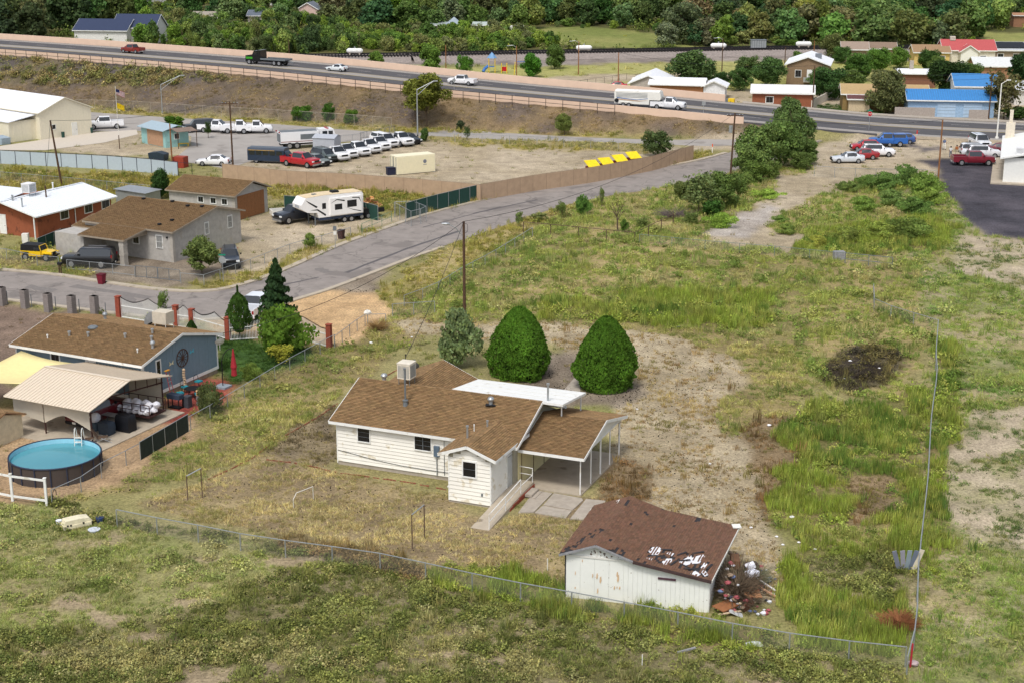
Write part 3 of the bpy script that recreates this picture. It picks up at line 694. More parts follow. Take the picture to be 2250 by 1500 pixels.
def vboards(T,face,c,s0,s1,ztop,z0,w,m,name='wall_board',proud=0.03,gap=0.012):
 f = on(face,c); n = max(1,int(round((s1 - s0) / w)))
 for j in range(n):
  a = s0 + (s1 - s0) * j / n + gap / 2; b = s0 + (s1 - s0) * (j + 1) / n - gap / 2; r = random.uniform(0,0.01)
  za,zb = ztop(a),ztop(b)
  vs = [f(a,0,z0),f(b,0,z0),f(b,proud + r,z0),f(a,proud + r,z0),f(a,0,za),f(b,0,zb),f(b,proud + r,zb),f(a,proud + r,za)]
  obj(name,MB().add(vs,[(3,2,1,0),(4,5,6,7),(0,1,5,4),(1,2,6,5),(2,3,7,6),(3,0,4,7)]),T,mt=m)
def turbine(T,u,v,z,r=0.16,name='roof_turbine'):
 mb = MB().cyl((u,v,z - 0.35),(u,v,z + 0.18),r * 0.62,n=10)
 mb.lathe([(r * 0.5,0.16),(r,0.26),(r * 1.05,0.36),(r * 0.7,0.47),(0.02,0.5)],(u,v,z),12)
 return obj(name,mb,T,mt=M['galv'],smooth=True)
def vent(T,u,v,z,h=0.5,r=0.06,cap=True,m=None,name='vent_pipe'):
 mb = MB().cyl((u,v,z - 0.3),(u,v,z + h),r,n=8)
 if cap: mb.cyl((u,v,z + h),(u,v,z + h + 0.12),r * 1.5,n=8)
 return obj(name,mb,T,mt=m or M['galv'],smooth=True)
def evap(T,u,v,z,w=0.9,h=0.85,name='evaporative_cooler',color=(214,206,190),legs=0.45):
 b = MB().bx(u - w / 2,u + w / 2,v - w / 2,v + w / 2,z + legs,z + legs + h * 0.93)
 b.bx(u - w / 2 - 0.02,u + w / 2 + 0.02,v - w / 2 - 0.02,v + w / 2 + 0.02,z + legs + h * 0.93,z + legs + h)
 o = obj(name,b,T,mt=M['tintmatt'],color=lin(color))
 g = MB()
 for f in (on('v-',v - w / 2),on('u+',u + w / 2),on('u-',u - w / 2)):
  cc = u if f(0,0,0)[0] == 0 else v
  for k in range(9):
   x = cc - w * 0.38 + w * 0.76 * k / 8; bxf(g,f,x - 0.018,x + 0.018,0,0.015,z + legs + 0.1,z + legs + h * 0.85)
 obj('louvre',g,o,mt=M['steel'],kind='stuff')
 for sx_ in (-1,1):
  for sy_ in (-1,1): obj('leg',MB().cyl((u + sx_ * w * 0.42,v + sy_ * w * 0.42,z - 0.4),(u + sx_ * w * 0.42,v + sy_ * w * 0.42,z + legs),0.025,n=5),o,mt=M['steel'])
 return o
def dish(T,u,v,z,az=0.5,r=0.33,m=None):
 mb = MB(); q = Matrix.Rotation(az,3,'Z') @ Matrix.Rotation(R(-55),3,'X'); vs = [(0,0,-0.08)]; n = 14
 pts = [tuple(Vector((u,v,z)) + q @ Vector(p)) for p in ([(0,0,-0.09)] + [(r * math.cos(2 * math.pi * k / n),r * math.sin(2 * math.pi * k / n),0) for k in range(n)])]
 mb.add(pts,[(0,1 + k,1 + (k + 1) % n) for k in range(n)])
 pts2 = [tuple(Vector(p) - q @ Vector((0,0,0.02))) for p in pts]; mb.add(pts2,[(0,1 + (k + 1) % n,1 + k) for k in range(n)])
 mb.bar(tuple(Vector((u,v,z)) + q @ Vector((0,-r,0))),tuple(Vector((u,v,z)) + q @ Vector((0,-0.1,0.42))),0.03)
 mb.box(tuple(Vector((u,v,z)) + q @ Vector((0,-0.1,0.42))),(0.08,0.1,0.08))
 mb.cyl((u,v,z - 0.75),(u,v,z - 0.05),0.025,n=6)
 return obj('satellite_dish',mb,T,mt=m or M['steel'])
# ---------------------------------------------------------------- the white house
loc,rz = (-12.24,100.08,0.0),R(-22.3)
def FL(u,v,loc=loc,rz=rz): return (loc[0] + u * math.cos(rz) - v * math.sin(rz),loc[1] + u * math.sin(rz) + v * math.cos(rz))
BLD = []
H = thing('white_house','white lap-sided house with brown shingle roof, carport and rooftop cooler in the fenced yard','house',loc,rz)
BLD.append((loc[:2],rz,(0,17.9,-0.2,10.6))); BLD.append((loc[:2],rz,(10.0,14.6,-3.5,0.3)))
walls(H,0,13.35,0,8.6,3.05,M['gapw'],4.9,4.3,z0=0.25)
walls(H,0.02,13.33,0.02,8.58,0.25,M['conc2'],name='foundation')
lap(H,'v-',0,0.02,10.1,0.27,3.1,0.26,M['siding'])
walls(H,10.11,13.15,-3.35,0.7,3.3,M['gapw'],3.95,11.55,'v',z0=0.12)
walls(H,10.13,13.13,-3.33,0.4,0.12,M['conc2'],name='foundation')
zt_ = lambda z: (10.11,13.15) if z < 3.2 else (10.11 + (z - 3.15) * 2.0,13.15 - (z - 3.15) * 2.2)
lap(H,'v-',-3.35,10.11,13.15,0.14,3.72,0.275,M['siding'],zt_)
lap(H,'u+',13.15,-3.35,0.7,0.14,3.34,0.275,M['siding'])
for f,c,s in (('v-',-3.35,10.11),('v-',-3.35,13.07),('u+',13.15,-3.35),('v-',0,0.0)):
 mb = MB(); bxf(mb,on(f,c),s,s + 0.08,0,0.045,0.14,3.2); obj('corner_board',mb,H,mt=M['trim'])
for s0,s1 in ((1.72,2.62),): window(H,'v-',0,s0,s1,2.0,3.0,1,3,trim=0.07,proud=0.1)
window(H,'v-',0,6.09,7.30,2.0,3.0,2,3,trim=0.07,proud=0.1)
window(H,'v-',-3.35,11.2,12.08,2.0,3.0,1,2,proud=0.1)
D = door(H,'u+',13.18,-0.78,0.55,0.42,2.68,M['galv'],name='security_door')
bars = MB()
for k in range(9): bxf(bars,on('u+',13.18),-0.7 + k * 0.145,-0.67 + k * 0.145,0.07,0.09,0.5,2.6)
obj('door_bars',bars,D,mt=M['trim'])
gable(H,-0.4,13.75,-0.35,8.95,3.25,3.25,4.3,5.05,'u',shing=M['shingle'],seed=1,sides=(1,1))
gable(H,9.52,13.6,-3.67,2.1,3.42,3.42,11.55,4.17,'v',shing=M['shingle'],seed=3)
gable(H,-0.1,6.85,4.2,10.5,3.62,3.62,3.4,5.06,'v',shing=M['shingle'],seed=5)
walls(H,0.3,6.5,8.6,10.2,3.5,M['siding'],4.9,3.4,'v',z0=0.02,name='rear_wall')
CPo = gable(H,13.42,18.1,0.6,9.7,2.75,2.86,5.1,3.98,'u',shing=M['shingle'],seed=7)
for v in (0.9,3.0,4.95,6.95,9.0):
 zt2 = 2.75 + (v - 0.6) * 0.273 if v < 5.1 else 3.98 - (v - 5.1) * 0.243
 obj('carport_post',MB().cyl((17.75,v,0.08),(17.75,v,min(zt2,2.78)),0.045 if v not in (4.95,9.0) else 0.065,n=8),H,mt=M['trim'])
obj('carport_beam',MB().bx(17.70,17.80,0.7,9.4,2.62,2.78),H,mt=M['trim'])
gb = MB().prism([(0.9,2.78),(9.2,2.78),(5.1,3.85)],'x',17.72,17.78); obj('carport_gable_panel',gb,H,mt=M['white'])
obj('carport_slab',MB().bx(13.36,17.85,0.75,9.1,0,0.1),H,mt=M['conc'])
cw = cm('cream carport wall',(216,206,160),0.7,var=0.05)
obj('carport_wall',MB().bx(13.35,13.42,0.72,8.6,0.1,3.0),H,mt=cw)
for v in (1.2,3.4,5.4): obj('wall_strip',MB().bx(13.42,13.45,v,v + 0.05,0.1,2.9),H,mt=M['wood'])
pr = MB().slab((6.87,4.4,5.06),(15.25,4.18,5.04),(15.2,9.05,4.42),(6.87,9.05,4.42),0.16)
prf = obj('patio_roof',pr,H,mt=M['trim'])
for v in (5.6,6.75,7.9): obj('roof_seam',MB().bar((6.9,v,5.07 - (v - 4.4) * 0.136),(15.18,v,5.07 - (v - 4.4) * 0.136),0.03,0.012),prf,mt=M['white'])
for u in (7.4,10.9,14.9): obj('patio_post',MB().cyl((u,8.8,0),(u,8.8,4.35),0.05,n=8),H,mt=M['trim'])
obj('patio_post',MB().cyl((14.9,4.9,3.8),(14.9,4.9,4.85),0.05,n=8),H,mt=M['trim'])
vent(H,13.95,4.75,4.95,1.15,0.075,m=M['galv'],name='flue_pipe')
ec = evap(H,3.3,4.5,4.95,1.0,1.15,legs=0.5)
vent(H,4.33,2.15,4.2,2.6,0.065,m=M['steel'],name='flue_pipe'); obj('flue_collar',MB().lathe([(0.19,-0.1),(0.15,0.3),(0.2,0.36),(0.2,0.42),(0.08,0.44)],(4.33,2.15,4.2),12),H,mt=M['steel'])
turbine(H,1.45,4.6,5.0,0.24); turbine(H,10.3,3.3,4.75,0.22); obj('flashing',MB().box((10.3,3.3,4.7),(0.7,0.7,0.03),0.3),H,mt=M['black'])
vent(H,10.62,-1.4,3.85,0.75,0.07); vent(H,11.2,0.6,4.05,0.35,0.06); vent(H,10.4,0.2,3.8,0.35,0.03,m=M['trim']); vent(H,2.9,5.2,4.9,1.9,0.03,m=M['black'],name='mast_pipe')
dish(H,3.0,6.4,5.75,0.4,0.36)
obj('meter_box',MB().bx(7.55,7.95,-0.2,-0.03,1.7,2.45),H,mt=cm('blue grey box',(92,108,124),0.6))
obj('conduit',MB().cyl((7.75,-0.12,0.35),(7.75,-0.12,1.7),0.035,n=6).cyl((8.3,-0.1,0.4),(8.3,-0.1,2.9),0.02,n=6),H,mt=M['steel'])
obj('cable',MB().tube([(0.1,-0.06,1.1),(3,-0.06,0.75),(5,-0.06,0.62),(7,-0.06,0.6),(9,-0.06,0.62),(10,-0.06,0.65)],0.018,5),H,mt=M['black'])
obj('hatch',MB().box((9.5,-0.75,0.18),(1.0,0.9,0.06),0,None,Matrix.Rotation(R(14),3,'X')),H,mt=M['siding'])
obj('vent_cover',MB().bx(12.45,12.58,-3.42,-3.38,0.75,0.93),H,mt=M['steel'])
RA = thing('wheelchair_ramp','concrete wheelchair ramp with brick sides and white pipe handrail beside the white house','ramp',loc,rz)
rp = MB().add([(13.2,-6.8,0.02),(14.45,-6.8,0.02),(14.45,-0.6,0.5),(13.2,-0.6,0.5),(13.2,-6.8,0),(14.45,-6.8,0),(14.45,-0.6,0),(13.2,-0.6,0)],[(0,1,2,3),(7,6,5,4),(0,4,5,1),(1,5,6,2),(2,6,7,3),(3,7,4,0)])
obj('ramp_slab',rp,RA,mt=M['conc'])
obj('landing',MB().bx(13.2,14.45,-0.6,0.95,0,0.5),RA,mt=M['conc'])
for k in range(34):          # bricks of the cheek wall
 for j in range(4):
  v = -3.4 + k * 0.115 * 1.1; zt3 = 0.02 + (v + 6.8) * 0.0774
  z = j * 0.085
  if z + 0.08 < zt3 - 0.06 and k % 2 == 0: obj('brick',MB().bx(14.452,14.50,v + (j % 2) * 0.1,v + 0.21 + (j % 2) * 0.1,z,z + 0.075),RA,mt=M['brick'])
obj('step',MB().bx(14.52,15.0,-0.9,0.4,0.1,0.28).bx(15.0,15.25,-0.9,0.4,0.0,0.12),RA,mt=M['conc2'])
rail = MB(); ht = M['trim']
for (v,z) in ((-6.6,0.03),(-3.9,0.24),(-1.3,0.46)): obj('rail_post',MB().cyl((14.38,v,z),(14.38,v,z + 0.98),0.03,n=6),RA,mt=ht)
obj('handrail',MB().tube([(14.38,-6.6,1.0),(14.38,-3.9,1.22),(14.38,-1.3,1.44)],0.03),RA,mt=ht)
obj('handrail',MB().tube([(14.38,-6.6,0.52),(14.38,-3.9,0.74),(14.38,-1.3,0.96)],0.025),RA,mt=ht)
obj('rail_post',MB().cyl((14.38,0.8,0.5),(14.38,0.8,1.5),0.03,n=6),RA,mt=ht)
obj('handrail',MB().tube([(13.3,0.9,1.48),(14.38,0.8,1.48)],0.03).tube([(13.3,0.9,1.0),(14.38,0.8,1.0),(14.38,-1.3,0.98)],0.025),RA,mt=ht)
for nm,P_ in (('left',[(1139,1127),(1160,1098),(1184,1079),(1214,1084),(1173,1126)]),('back',[(1217,1084),(1278,1095),(1281,1100),(1258,1121),(1194,1110)]),
               ('front',[(1192,1112),(1256,1123),(1243,1139),(1175,1127)]),('right',[(1288,1097),(1330,1101),(1330,1130),(1300,1145),(1252,1141)])):
 pts = [G(*p) for p in P_]; ar = sum(pts[i][0] * pts[(i + 1) % len(pts)][1] - pts[(i + 1) % len(pts)][0] * pts[i][1] for i in range(len(pts)))
 if ar < 0: pts = pts[::-1]
 o = obj('paving_slab',MB().prism(pts,'z',0,0.07),mt=M['conc2']); tag(o,{'left': 'concrete paving slab beside the ramp step','back': 'square concrete slab against the front edge of the carport floor','front': 'narrow concrete slab in front of the square slab by the dry lawn','right': 'concrete slab half hidden behind the red-brown roofed shed'}[nm],'paving slab','concrete slabs between carport and shed')
pts = [G(*p) for p in [(1243,854),(1262,832),(1290,838),(1290,862),(1262,862)]]
sheet('garden_path',[(1238,858),(1262,830),(1275,832),(1275,862)],M['conc2'],0.04)
# ---------------------------------------------------------------- the leaning white shed
loc,rz = (3.05,78.91,0.0),R(-14.4)
BLD.append((loc[:2],rz,(0,8.1,0,7.2)))
SH = thing('white_shed','weathered white garage with peeling red-brown roof, torn patches and brush piled at its side','shed',loc,rz)
ww = MB()      # body: eave heights fall to the right, skewed right wall
def sheet8(T,nm,m): pass
fr_ = [(-0.35,-0.3,2.72),(1.75,-0.3,3.5),(3.85,-0.3,2.78),(8.25,-0.3,2.08)]
bk_ = [(0.15,7.2,2.72),(2.35,7.2,3.55),(4.6,7.2,2.85),(8.95,7.2,2.3)]
rf = MB()
def bil(k,s,t,dz=0.0): return tuple(Vector(fr_[k]).lerp(Vector(fr_[k + 1]),s).lerp(Vector(bk_[k]).lerp(Vector(bk_[k + 1]),s),t) + Vector((0,0,dz)))
for k in range(3):
 for i in range(7):
  for j in range(7): rf.slab(bil(k,i / 7,j / 7),bil(k,(i + 1) / 7,j / 7),bil(k,(i + 1) / 7,(j + 1) / 7),bil(k,i / 7,(j + 1) / 7),0.09)
RO = obj('roof',rf,SH,mt=M['felt'])
holes = [(0.33,0.30,0.10,0.16),(0.45,0.22,0.05,0.13),(0.63,0.27,0.12,0.20),(0.85,0.16,0.09,0.1),(0.74,0.12,0.10,0.07)]
def miss(face):
 def f(t,s,r):     # t along front->back?  s across
  return False
 return f
def shed_shingles(k,miss_):
 r = random.Random(40 + k); mb = MB(); f0,f1,b0,b1 = map(Vector,(fr_[k],fr_[k + 1],bk_[k],bk_[k + 1]))
 low,high = ((0,1) if k == 0 else (1,0))
 W = (f1 - f0).length; L = (b0 - f0).length; rows = int(W / 0.14); cols = int(L / 0.3)
 n = (f1 - f0).cross(b0 - f0).normalized(); n = n if n.z > 0 else -n
 for j in range(rows):
  for i in range(cols + 1):
   s0,s1 = j / rows,(j + 1) / rows
   t0 = max(0,(i - 0.5 * (j % 2)) / cols); t1 = min(1,(i + 1 - 0.5 * (j % 2)) / cols)
   if t1 - t0 < 0.01: continue
   if miss_((t0 + t1) / 2,(s0 + s1) / 2,r): continue
   def Q(s,t): return f0.lerp(f1,s).lerp(b0.lerp(b1,s),t)
   if k == 0: e = (Q(s0,t0),Q(s0,t1),Q(s1,t1),Q(s1,t0))
   else: e = (Q(s1,t0),Q(s1,t1),Q(s0,t1),Q(s0,t0))
   v = r.choice((0.85,0.95,1.0,1.05,1.12)); tn = (v * r.uniform(0.95,1.08),v,v * r.uniform(0.92,1.02)); h = r.uniform(0.025,0.04)
   mb.add([e[0] + n * h,e[1] + n * h,e[2] + n * 0.01,e[3] + n * 0.01,e[0],e[1]],[(0,1,2,3),(4,5,1,0)],tn); mb.t[-1] = 0.4  # front edge toned dark for cut asphalt and the painted-in course shadow
   mb.f[-2] = mb.f[-2] if k else mb.f[-2][::-1]
 obj('shingles',mb,RO,mt=M['shingle_red'],kind='stuff')
def m0(t,s,r): return (t < 0.36 and r.random() < 0.5 and abs(s - 0.12 - t * 1.9) < 0.22) or r.random() < 0.004
def m1(t,s,r): return (t < 0.12 and 0.35 < s < 0.75 and r.random() < 0.6) or r.random() < 0.01 or (abs(t - 0.86) < 0.05 and 0.02 < s < 0.08) or (abs(t - 0.35) < 0.04 and 0.3 < s < 0.36) or (abs(t - 0.28) < 0.03 and 0.1 < s < 0.16)
def m2(t,s,r):
 n = fbm(np.array([t * 60]),np.array([s * 60]),7,3,9)[0]
 a = ((s - 0.27) / 0.17) ** 2 + ((t - 0.19) / 0.13) ** 2 < 1 and r.random() < 0.4
 b = ((s - 0.66) / 0.17) ** 2 + ((t - 0.2) / 0.15) ** 2 < 1 and r.random() < 0.42
 c = ((s - 0.83) / 0.12) ** 2 + ((t - 0.1) / 0.08) ** 2 < 1 and r.random() < 0.5
 return a or b or c or (t > 0.9 and abs(s - 0.45) < 0.03) or r.random() < 0.006
for k,mf in enumerate((m0,m1,m2)): shed_shingles(k,mf)
def onroof(k,s,t,dz=0.012): a = Vector(fr_[k]).lerp(Vector(fr_[k + 1]),s); b = Vector(bk_[k]).lerp(Vector(bk_[k + 1]),s); p = a.lerp(b,t); return (p.x,p.y,p.z + dz)
pm_ = cm('bare white sheathing',(222,222,226),0.8,var=0.1)
for pts in ([(0.10,0.22),(0.16,0.17),(0.24,0.20),(0.25,0.29),(0.19,0.33),(0.12,0.30)],[(0.33,0.10),(0.38,0.05),(0.44,0.14),(0.42,0.19),(0.36,0.17)],[(0.32,0.25),(0.40,0.23),(0.41,0.28),(0.34,0.29)],[(0.12,0.10),(0.2,0.08),(0.2,0.12)],
   [(0.52,0.16),(0.62,0.14),(0.7,0.20),(0.76,0.22),(0.78,0.36),(0.74,0.38),(0.64,0.28),(0.60,0.34),(0.58,0.26)],[(0.72,0.03),(0.82,0.01),(0.84,0.06),(0.76,0.09)],[(0.82,0.10),(0.9,0.04),(0.93,0.08),(0.86,0.14)],[(0.80,0.16),(0.84,0.14),(0.86,0.24),(0.81,0.25)]):
 vs = [onroof(2,s,t,0.018) for s,t in pts]; ar = sum(vs[i][0] * vs[(i + 1) % len(vs)][1] - vs[(i + 1) % len(vs)][0] * vs[i][1] for i in range(len(vs)))
 if ar < 0: vs = vs[::-1]
 lo = [(p[0],p[1],p[2] - 0.02) for p in vs]; n_ = len(vs)
 obj('bare_patch',MB().add(vs + lo,[tuple(range(n_))] + [(i,n_ + i,n_ + (i + 1) % n_,(i + 1) % n_) for i in range(n_)]),RO,mt=pm_)
for (s,t,a) in ((0.29,0.3,0.2),(0.5,0.3,0.9),(0.68,0.38,0.6),(0.47,0.12,1.2),(0.57,0.2,0.5),(0.9,0.2,1.3),(0.66,0.08,0.2)):
 p = onroof(2,s,t,0.05); obj('felt_flap',MB().box(p,(0.75,0.14,0.02),a),RO,mt=M['felt'])
obj('ridge_cap_sheet',MB().box(onroof(2,0.97,0.97,0.08),(0.5,0.55,0.05),0.3),RO,mt=M['white'])
for a,b in ((fr_[0],fr_[1]),(fr_[1],fr_[2])): obj('fascia',MB().bar((a[0],a[1] - 0.02,a[2] - 0.06),(b[0],b[1] - 0.02,b[2] - 0.06),0.05,0.13),RO,mt=M['greywood'])
obj('fascia',MB().bar((fr_[2][0],-0.32,2.70),(fr_[3][0],-0.32,2.0),0.06,0.16),RO,mt=cm('weathered dark fascia',(74,58,56),0.9,var=0.3))
obj('fascia',MB().bar((fr_[3][0] + 0.02,-0.3,2.02),(bk_[3][0] + 0.02,7.2,2.24),0.05,0.12),RO,mt=M['white'])
core = MB().prism([(0,0),(8.1,0),(8.1,1.95),(3.85,2.62),(1.75,3.36),(0,2.6)],'y',0.02,7.0); obj('wall',core,SH,mt=M['shedwhite'])
ztop = lambda s: 2.6 + s * 0.0 if s < 3.0 else (2.62 if s < 3.85 else 2.62 - (s - 3.85) * 0.158)
vboards(SH,'v-',0.02,0.0,3.3,lambda s: 2.6,0.0,0.83,M['shedwhite'],'plywood_panel')
vboards(SH,'v-',0.02,3.3,8.1,ztop,0.0,0.26,M['shedwhite'])
vboards(SH,'u+',8.1,0.05,7.0,lambda s: 1.98,0.0,0.4,M['shedwhite'])
obj('gable_trim',MB().bx(0.0,3.6,-0.06,-0.02,2.56,2.66).bx(1.72,1.82,-0.06,-0.02,2.66,3.3),SH,mt=M['white'])
for k in range(26):
 u = random.uniform(1.2,2.9); z = random.uniform(2.68,3.3 - abs(u - 1.75) * 0.33); obj('peeling_paint',MB().box((u,-0.01,z),(random.uniform(0.05,0.14),0.02,random.uniform(0.03,0.08)),0,None,Matrix.Rotation(random.uniform(-1,1),3,'Y')),SH,mt=cm('old bare wood',(118,100,84),0.9)) if k < 14 else None
for u,z,w,h in ((0.55,1.55,0.05,0.25),(1.55,1.5,0.07,0.28),(1.8,1.5,0.1,0.4),(2.0,1.3,0.12,0.45),(2.95,1.75,0.1,0.35),(3.0,1.5,0.12,0.5),(1.85,0.6,0.08,0.35),(2.8,0.9,0.08,0.25),(2.95,0.95,0.06,0.15),(3.1,0.93,0.09,0.22),(0.95,2.35,0.06,0.2),(0.55,0.65,0.07,0.14)):
 obj('bare_spot',MB().add([(u - w / 2,-0.045,z - h * 0.3),(u,-0.045,z - h / 2),(u + w / 2,-0.045,z - h * 0.1),(u + w * 0.3,-0.045,z + h / 2),(u - w * 0.3,-0.045,z + h * 0.35)],[(0,1,2,3,4)]),SH,mt=cm('bare plywood',(206,176,142),0.9))
obj('slot',MB().bx(5.25,6.25,-0.075,-0.02,1.73,1.84),SH,mt=cm('dark maroon board',(84,56,66),0.8))
obj('corner_post',MB().bx(-0.06,0.0,-0.05,0.1,0,2.6),SH,mt=M['felt'])
# ---------------------------------------------------------------- the blue house next door
def sub(ux,vx,base,ang): return (base[0] + ux * math.cos(ang) - vx * math.sin(ang),base[1] + ux * math.sin(ang) + vx * math.cos(ang))
bo = G(480,818); ba = R(-26)
BLD.append((bo,ba,(-13,0,-9.6,0))); BLD.append((bo,ba,(-7,4,-19.6,-9.5)))
bluem = cm('slate blue siding',(116,136,148),0.75,var=0.06,stretch=(1,1,1))
B = thing('blue_house','slate blue manufactured house with brown shingle roof and a wagon wheel on its end wall','house',(*bo,0),ba)
walls(B,-12.9,0,-9.5,0,3.25,bluem,4.4,-4.7,z0=0.55)
walls(B,-12.85,-0.05,-9.45,-0.05,0.38,cm('stone skirting',(150,136,120),0.9,var=0.3,scale=3),name='skirting')
obj('skirting_board',MB().bx(-12.95,0.04,-9.54,0.04,0.36,0.62),B,mt=M['trim'])
vboards(B,'u+',0.0,-9.48,-0.02,lambda s: 3.2 + (4.7 - abs(s + 4.7)) * 0.24,0.62,0.41,bluem,proud=0.02)
for v in (-9.5,-0.12): obj('corner_board',MB().bx(0.0,0.05,v,v + 0.12,0.6,3.25),B,mt=M['trim'])
vboards(B,'v-',-9.5,-12.88,-0.02,lambda s: 3.2,0.62,0.41,bluem,proud=0.02)
obj('corner_board',MB().bx(-12.95,-12.83,-9.56,-9.5,0.6,3.2).bx(-0.12,0.02,-9.56,-9.5,0.6,3.2),B,mt=M['trim'],kind='stuff')
gable(B,-13.2,0.3,-9.95,0.4,3.36,3.36,-4.75,4.66,'u',shing=M['shingle'],seed=11)
window(B,'u+',0.0,-7.85,-7.42,1.75,3.1,1,2,trim=0.12)
window(B,'v-',-9.5,-9.2,-8.4,1.9,3.0,2,1,trim=0.12)
door(B,'v-',-9.5,-5.6,-4.7,0.65,2.95,M['trim'])
for u,v,r in ((-9.9,-4.3,0.22),(-5.3,-4.9,0.0)): pass
def roofz(v): return 4.66 - abs(v + 4.75) * 0.25
for u,v,k in ((-9.2,-2.9,'turb'),(-7.9,-5.9,'dome'),(-9.0,-7.5,'cap'),(-7.3,-7.2,'cap'),(-4.0,-6.6,'cap'),(-2.2,-5.4,'cap'),(-1.5,-6.4,'cap'),(-0.6,-7.4,'turb'),(-10.6,-8.3,'el'),(-1.4,-8.3,'el')):
 z = roofz(v)
 if k == 'turb': turbine(B,u,v,z + 0.12,0.2)
 elif k == 'dome': obj('roof_dome',MB().lathe([(0.42,0.0),(0.42,0.1),(0.3,0.18),(0.05,0.22)],(u,v,z),14),B,mt=M['steel'])
 elif k == 'cap': vent(B,u,v,z,0.28,0.09)
 else: vent(B,u,v,z,0.22,0.05,m=M['trim'])
ev = thing('duct_cooler','large beige down-draft cooler with curved duct on the rear slope of the blue house roof','cooler',(*sub(-4.4,-2.0,bo,ba),4.0),ba)
obj('cabinet',MB().bx(-0.1,1.3,-0.55,0.55,0.35,1.35),ev,mt=M['tintmatt'],color=lin((200,190,172)))
dk = MB(); prev = None
for k in range(7):
 a = R(90 - k * 18); x,z = -0.1 - 0.95 * math.cos(a),0.25 + 1.05 * math.sin(a)
 if prev: dk.prism([(prev[0],prev[1]),(x,z),(x + 0.02,max(z - 0.85,0.0)),(prev[0],max(prev[1] - 0.9,0))],'y',-0.45,0.45)
 prev = (x,z)
obj('duct',dk,ev,mt=M['galv'])
for x,y in ((0.1,-0.5),(1.2,-0.5),(0.1,0.5),(1.2,0.5)): obj('leg',MB().cyl((x,y,-0.2),(x,y,0.4),0.03,n=5),ev,mt=M['trim'])
whl = thing('wagon_wheel','old wooden wagon wheel hung on the blue end wall','wheel',(*sub(0.06,-4.65,bo,ba),2.55),ba)
rim = MB(); n = 20; r_ = 0.72
rim.tube([(0,r_ * math.cos(2 * math.pi * k / n),r_ * math.sin(2 * math.pi * k / n)) for k in range(n + 1)],0.04,6)
rw = cm('dark aged wood',(84,60,48),0.9,var=0.2); obj('rim',rim,whl,mt=rw); obj('hub',MB().cyl((-0.02,0,0),(0.12,0,0),0.09,n=10),whl,mt=rw)
for k in range(12):
 a = 2 * math.pi * k / 12; obj('spoke',MB().bar((0.03,0.08 * math.cos(a),0.08 * math.sin(a)),(0.03,0.7 * math.cos(a),0.7 * math.sin(a)),0.035),whl,mt=rw)
def flat_thing(nm,label,cat,base,ang,u,v,z,pts,m,col=None,d=0.04):
 o = obj(nm,MB().prism([(a,b) for a,b in pts],'x',0,d),loc=(*sub(u,v,base,ang),z),rz=ang,mt=m,color=col); return tag(o,label,cat)
but = [(0,0),(0.1,0.06),(0.25,0.22),(0.2,0.02),(0.28,-0.12),(0.08,-0.08),(0,-0.02),(-0.08,-0.08),(-0.28,-0.12),(-0.2,0.02),(-0.25,0.22),(-0.1,0.06)]
flat_thing('butterfly_ornament','cream metal butterfly ornament on the blue wall left of the wagon wheel','ornament',bo,ba,0.03,-6.05,2.45,but,M['tintmatt'],lin((216,206,170)))
flat_thing('butterfly_ornament','turquoise metal butterfly ornament on the blue wall right of the wagon wheel','ornament',bo,ba,0.03,-3.4,2.75,but,M['tintmatt'],lin((90,170,190)))
o = obj('sun_ornament',MB().lathe([(0.3,0),(0.3,0.03)],n=10),loc=(*sub(-11.2,-9.6,bo,ba),2.5),mt=M['tintmatt'],color=lin((60,120,140))); o.rotation_euler = (R(90),0,ba); tag(o,'teal round ornament on the long blue wall','ornament')
st = thing('bone_stack','stack of animal skulls and stones under the wagon wheel','ornament',(*sub(0.35,-4.9,bo,ba),0),ba)
for k in range(8): obj('stone',MB().lathe([(0.08,0),(0.14,0.08),(0.12,0.18),(0.04,0.24)],(0.03 * math.sin(k),-0.1 * k * 0.12,0.1 + k * 0.21),7),st,mt=M['tintrough'],color=lin((196,170,140)))
dsh = thing('satellite_dish','pale satellite dish on the rear corner of the blue house','dish',(*sub(0.25,0.05,bo,ba),2.7),ba + 0.6); dish(dsh,0,0,0,0.4,0.42,M['white'])
CP_ = thing('metal_carport','open metal carport with cream ribbed roof and hanging shade cloth beside the pool','carport',(*bo,0),ba)
crm = cm('cream ribbed sheet',(214,200,180),0.5,var=0.04); brn = cm('dark brown steel',(66,42,40),0.6)
gable(CP_,-5.3,2.85,-18.9,-9.5,2.75,2.8,-14.35,3.8,'u',m=crm,th=0.04,fascia=0,ribs=0.32)
for u in (-5.1,-2.2,2.2):
 obj('post',MB().cyl((u,-18.1,0),(u,-18.1,2.8),0.06,n=6),CP_,mt=brn)
for u in (-5.1,2.2): obj('post',MB().cyl((u,-10.0,0),(u,-10.0,2.85),0.06,n=6),CP_,mt=brn)
for a,b in (((2.2,-18.6,2.68),(2.2,-14.35,3.68)),((2.2,-14.35,3.68),(2.2,-9.8,2.72)),((2.2,-16.0,2.9),(2.2,-9.9,2.3))): obj('truss',MB().bar(a,b,0.09),CP_,mt=brn)
for v in (-14.3,-13.0,-11.7,-10.6): obj('truss',MB().bar((2.2,v,2.62 + (v + 14.3) * -0.09),(2.2,v,3.64 - abs(v + 14.35) * 0.2),0.05),CP_,mt=brn)
obj('slab',MB().bx(-6.5,4.0,-19.5,-9.7,0,0.08),CP_,mt=M['conc'])
cl = cm('grey shade cloth',(190,182,166),0.9,var=0.05)
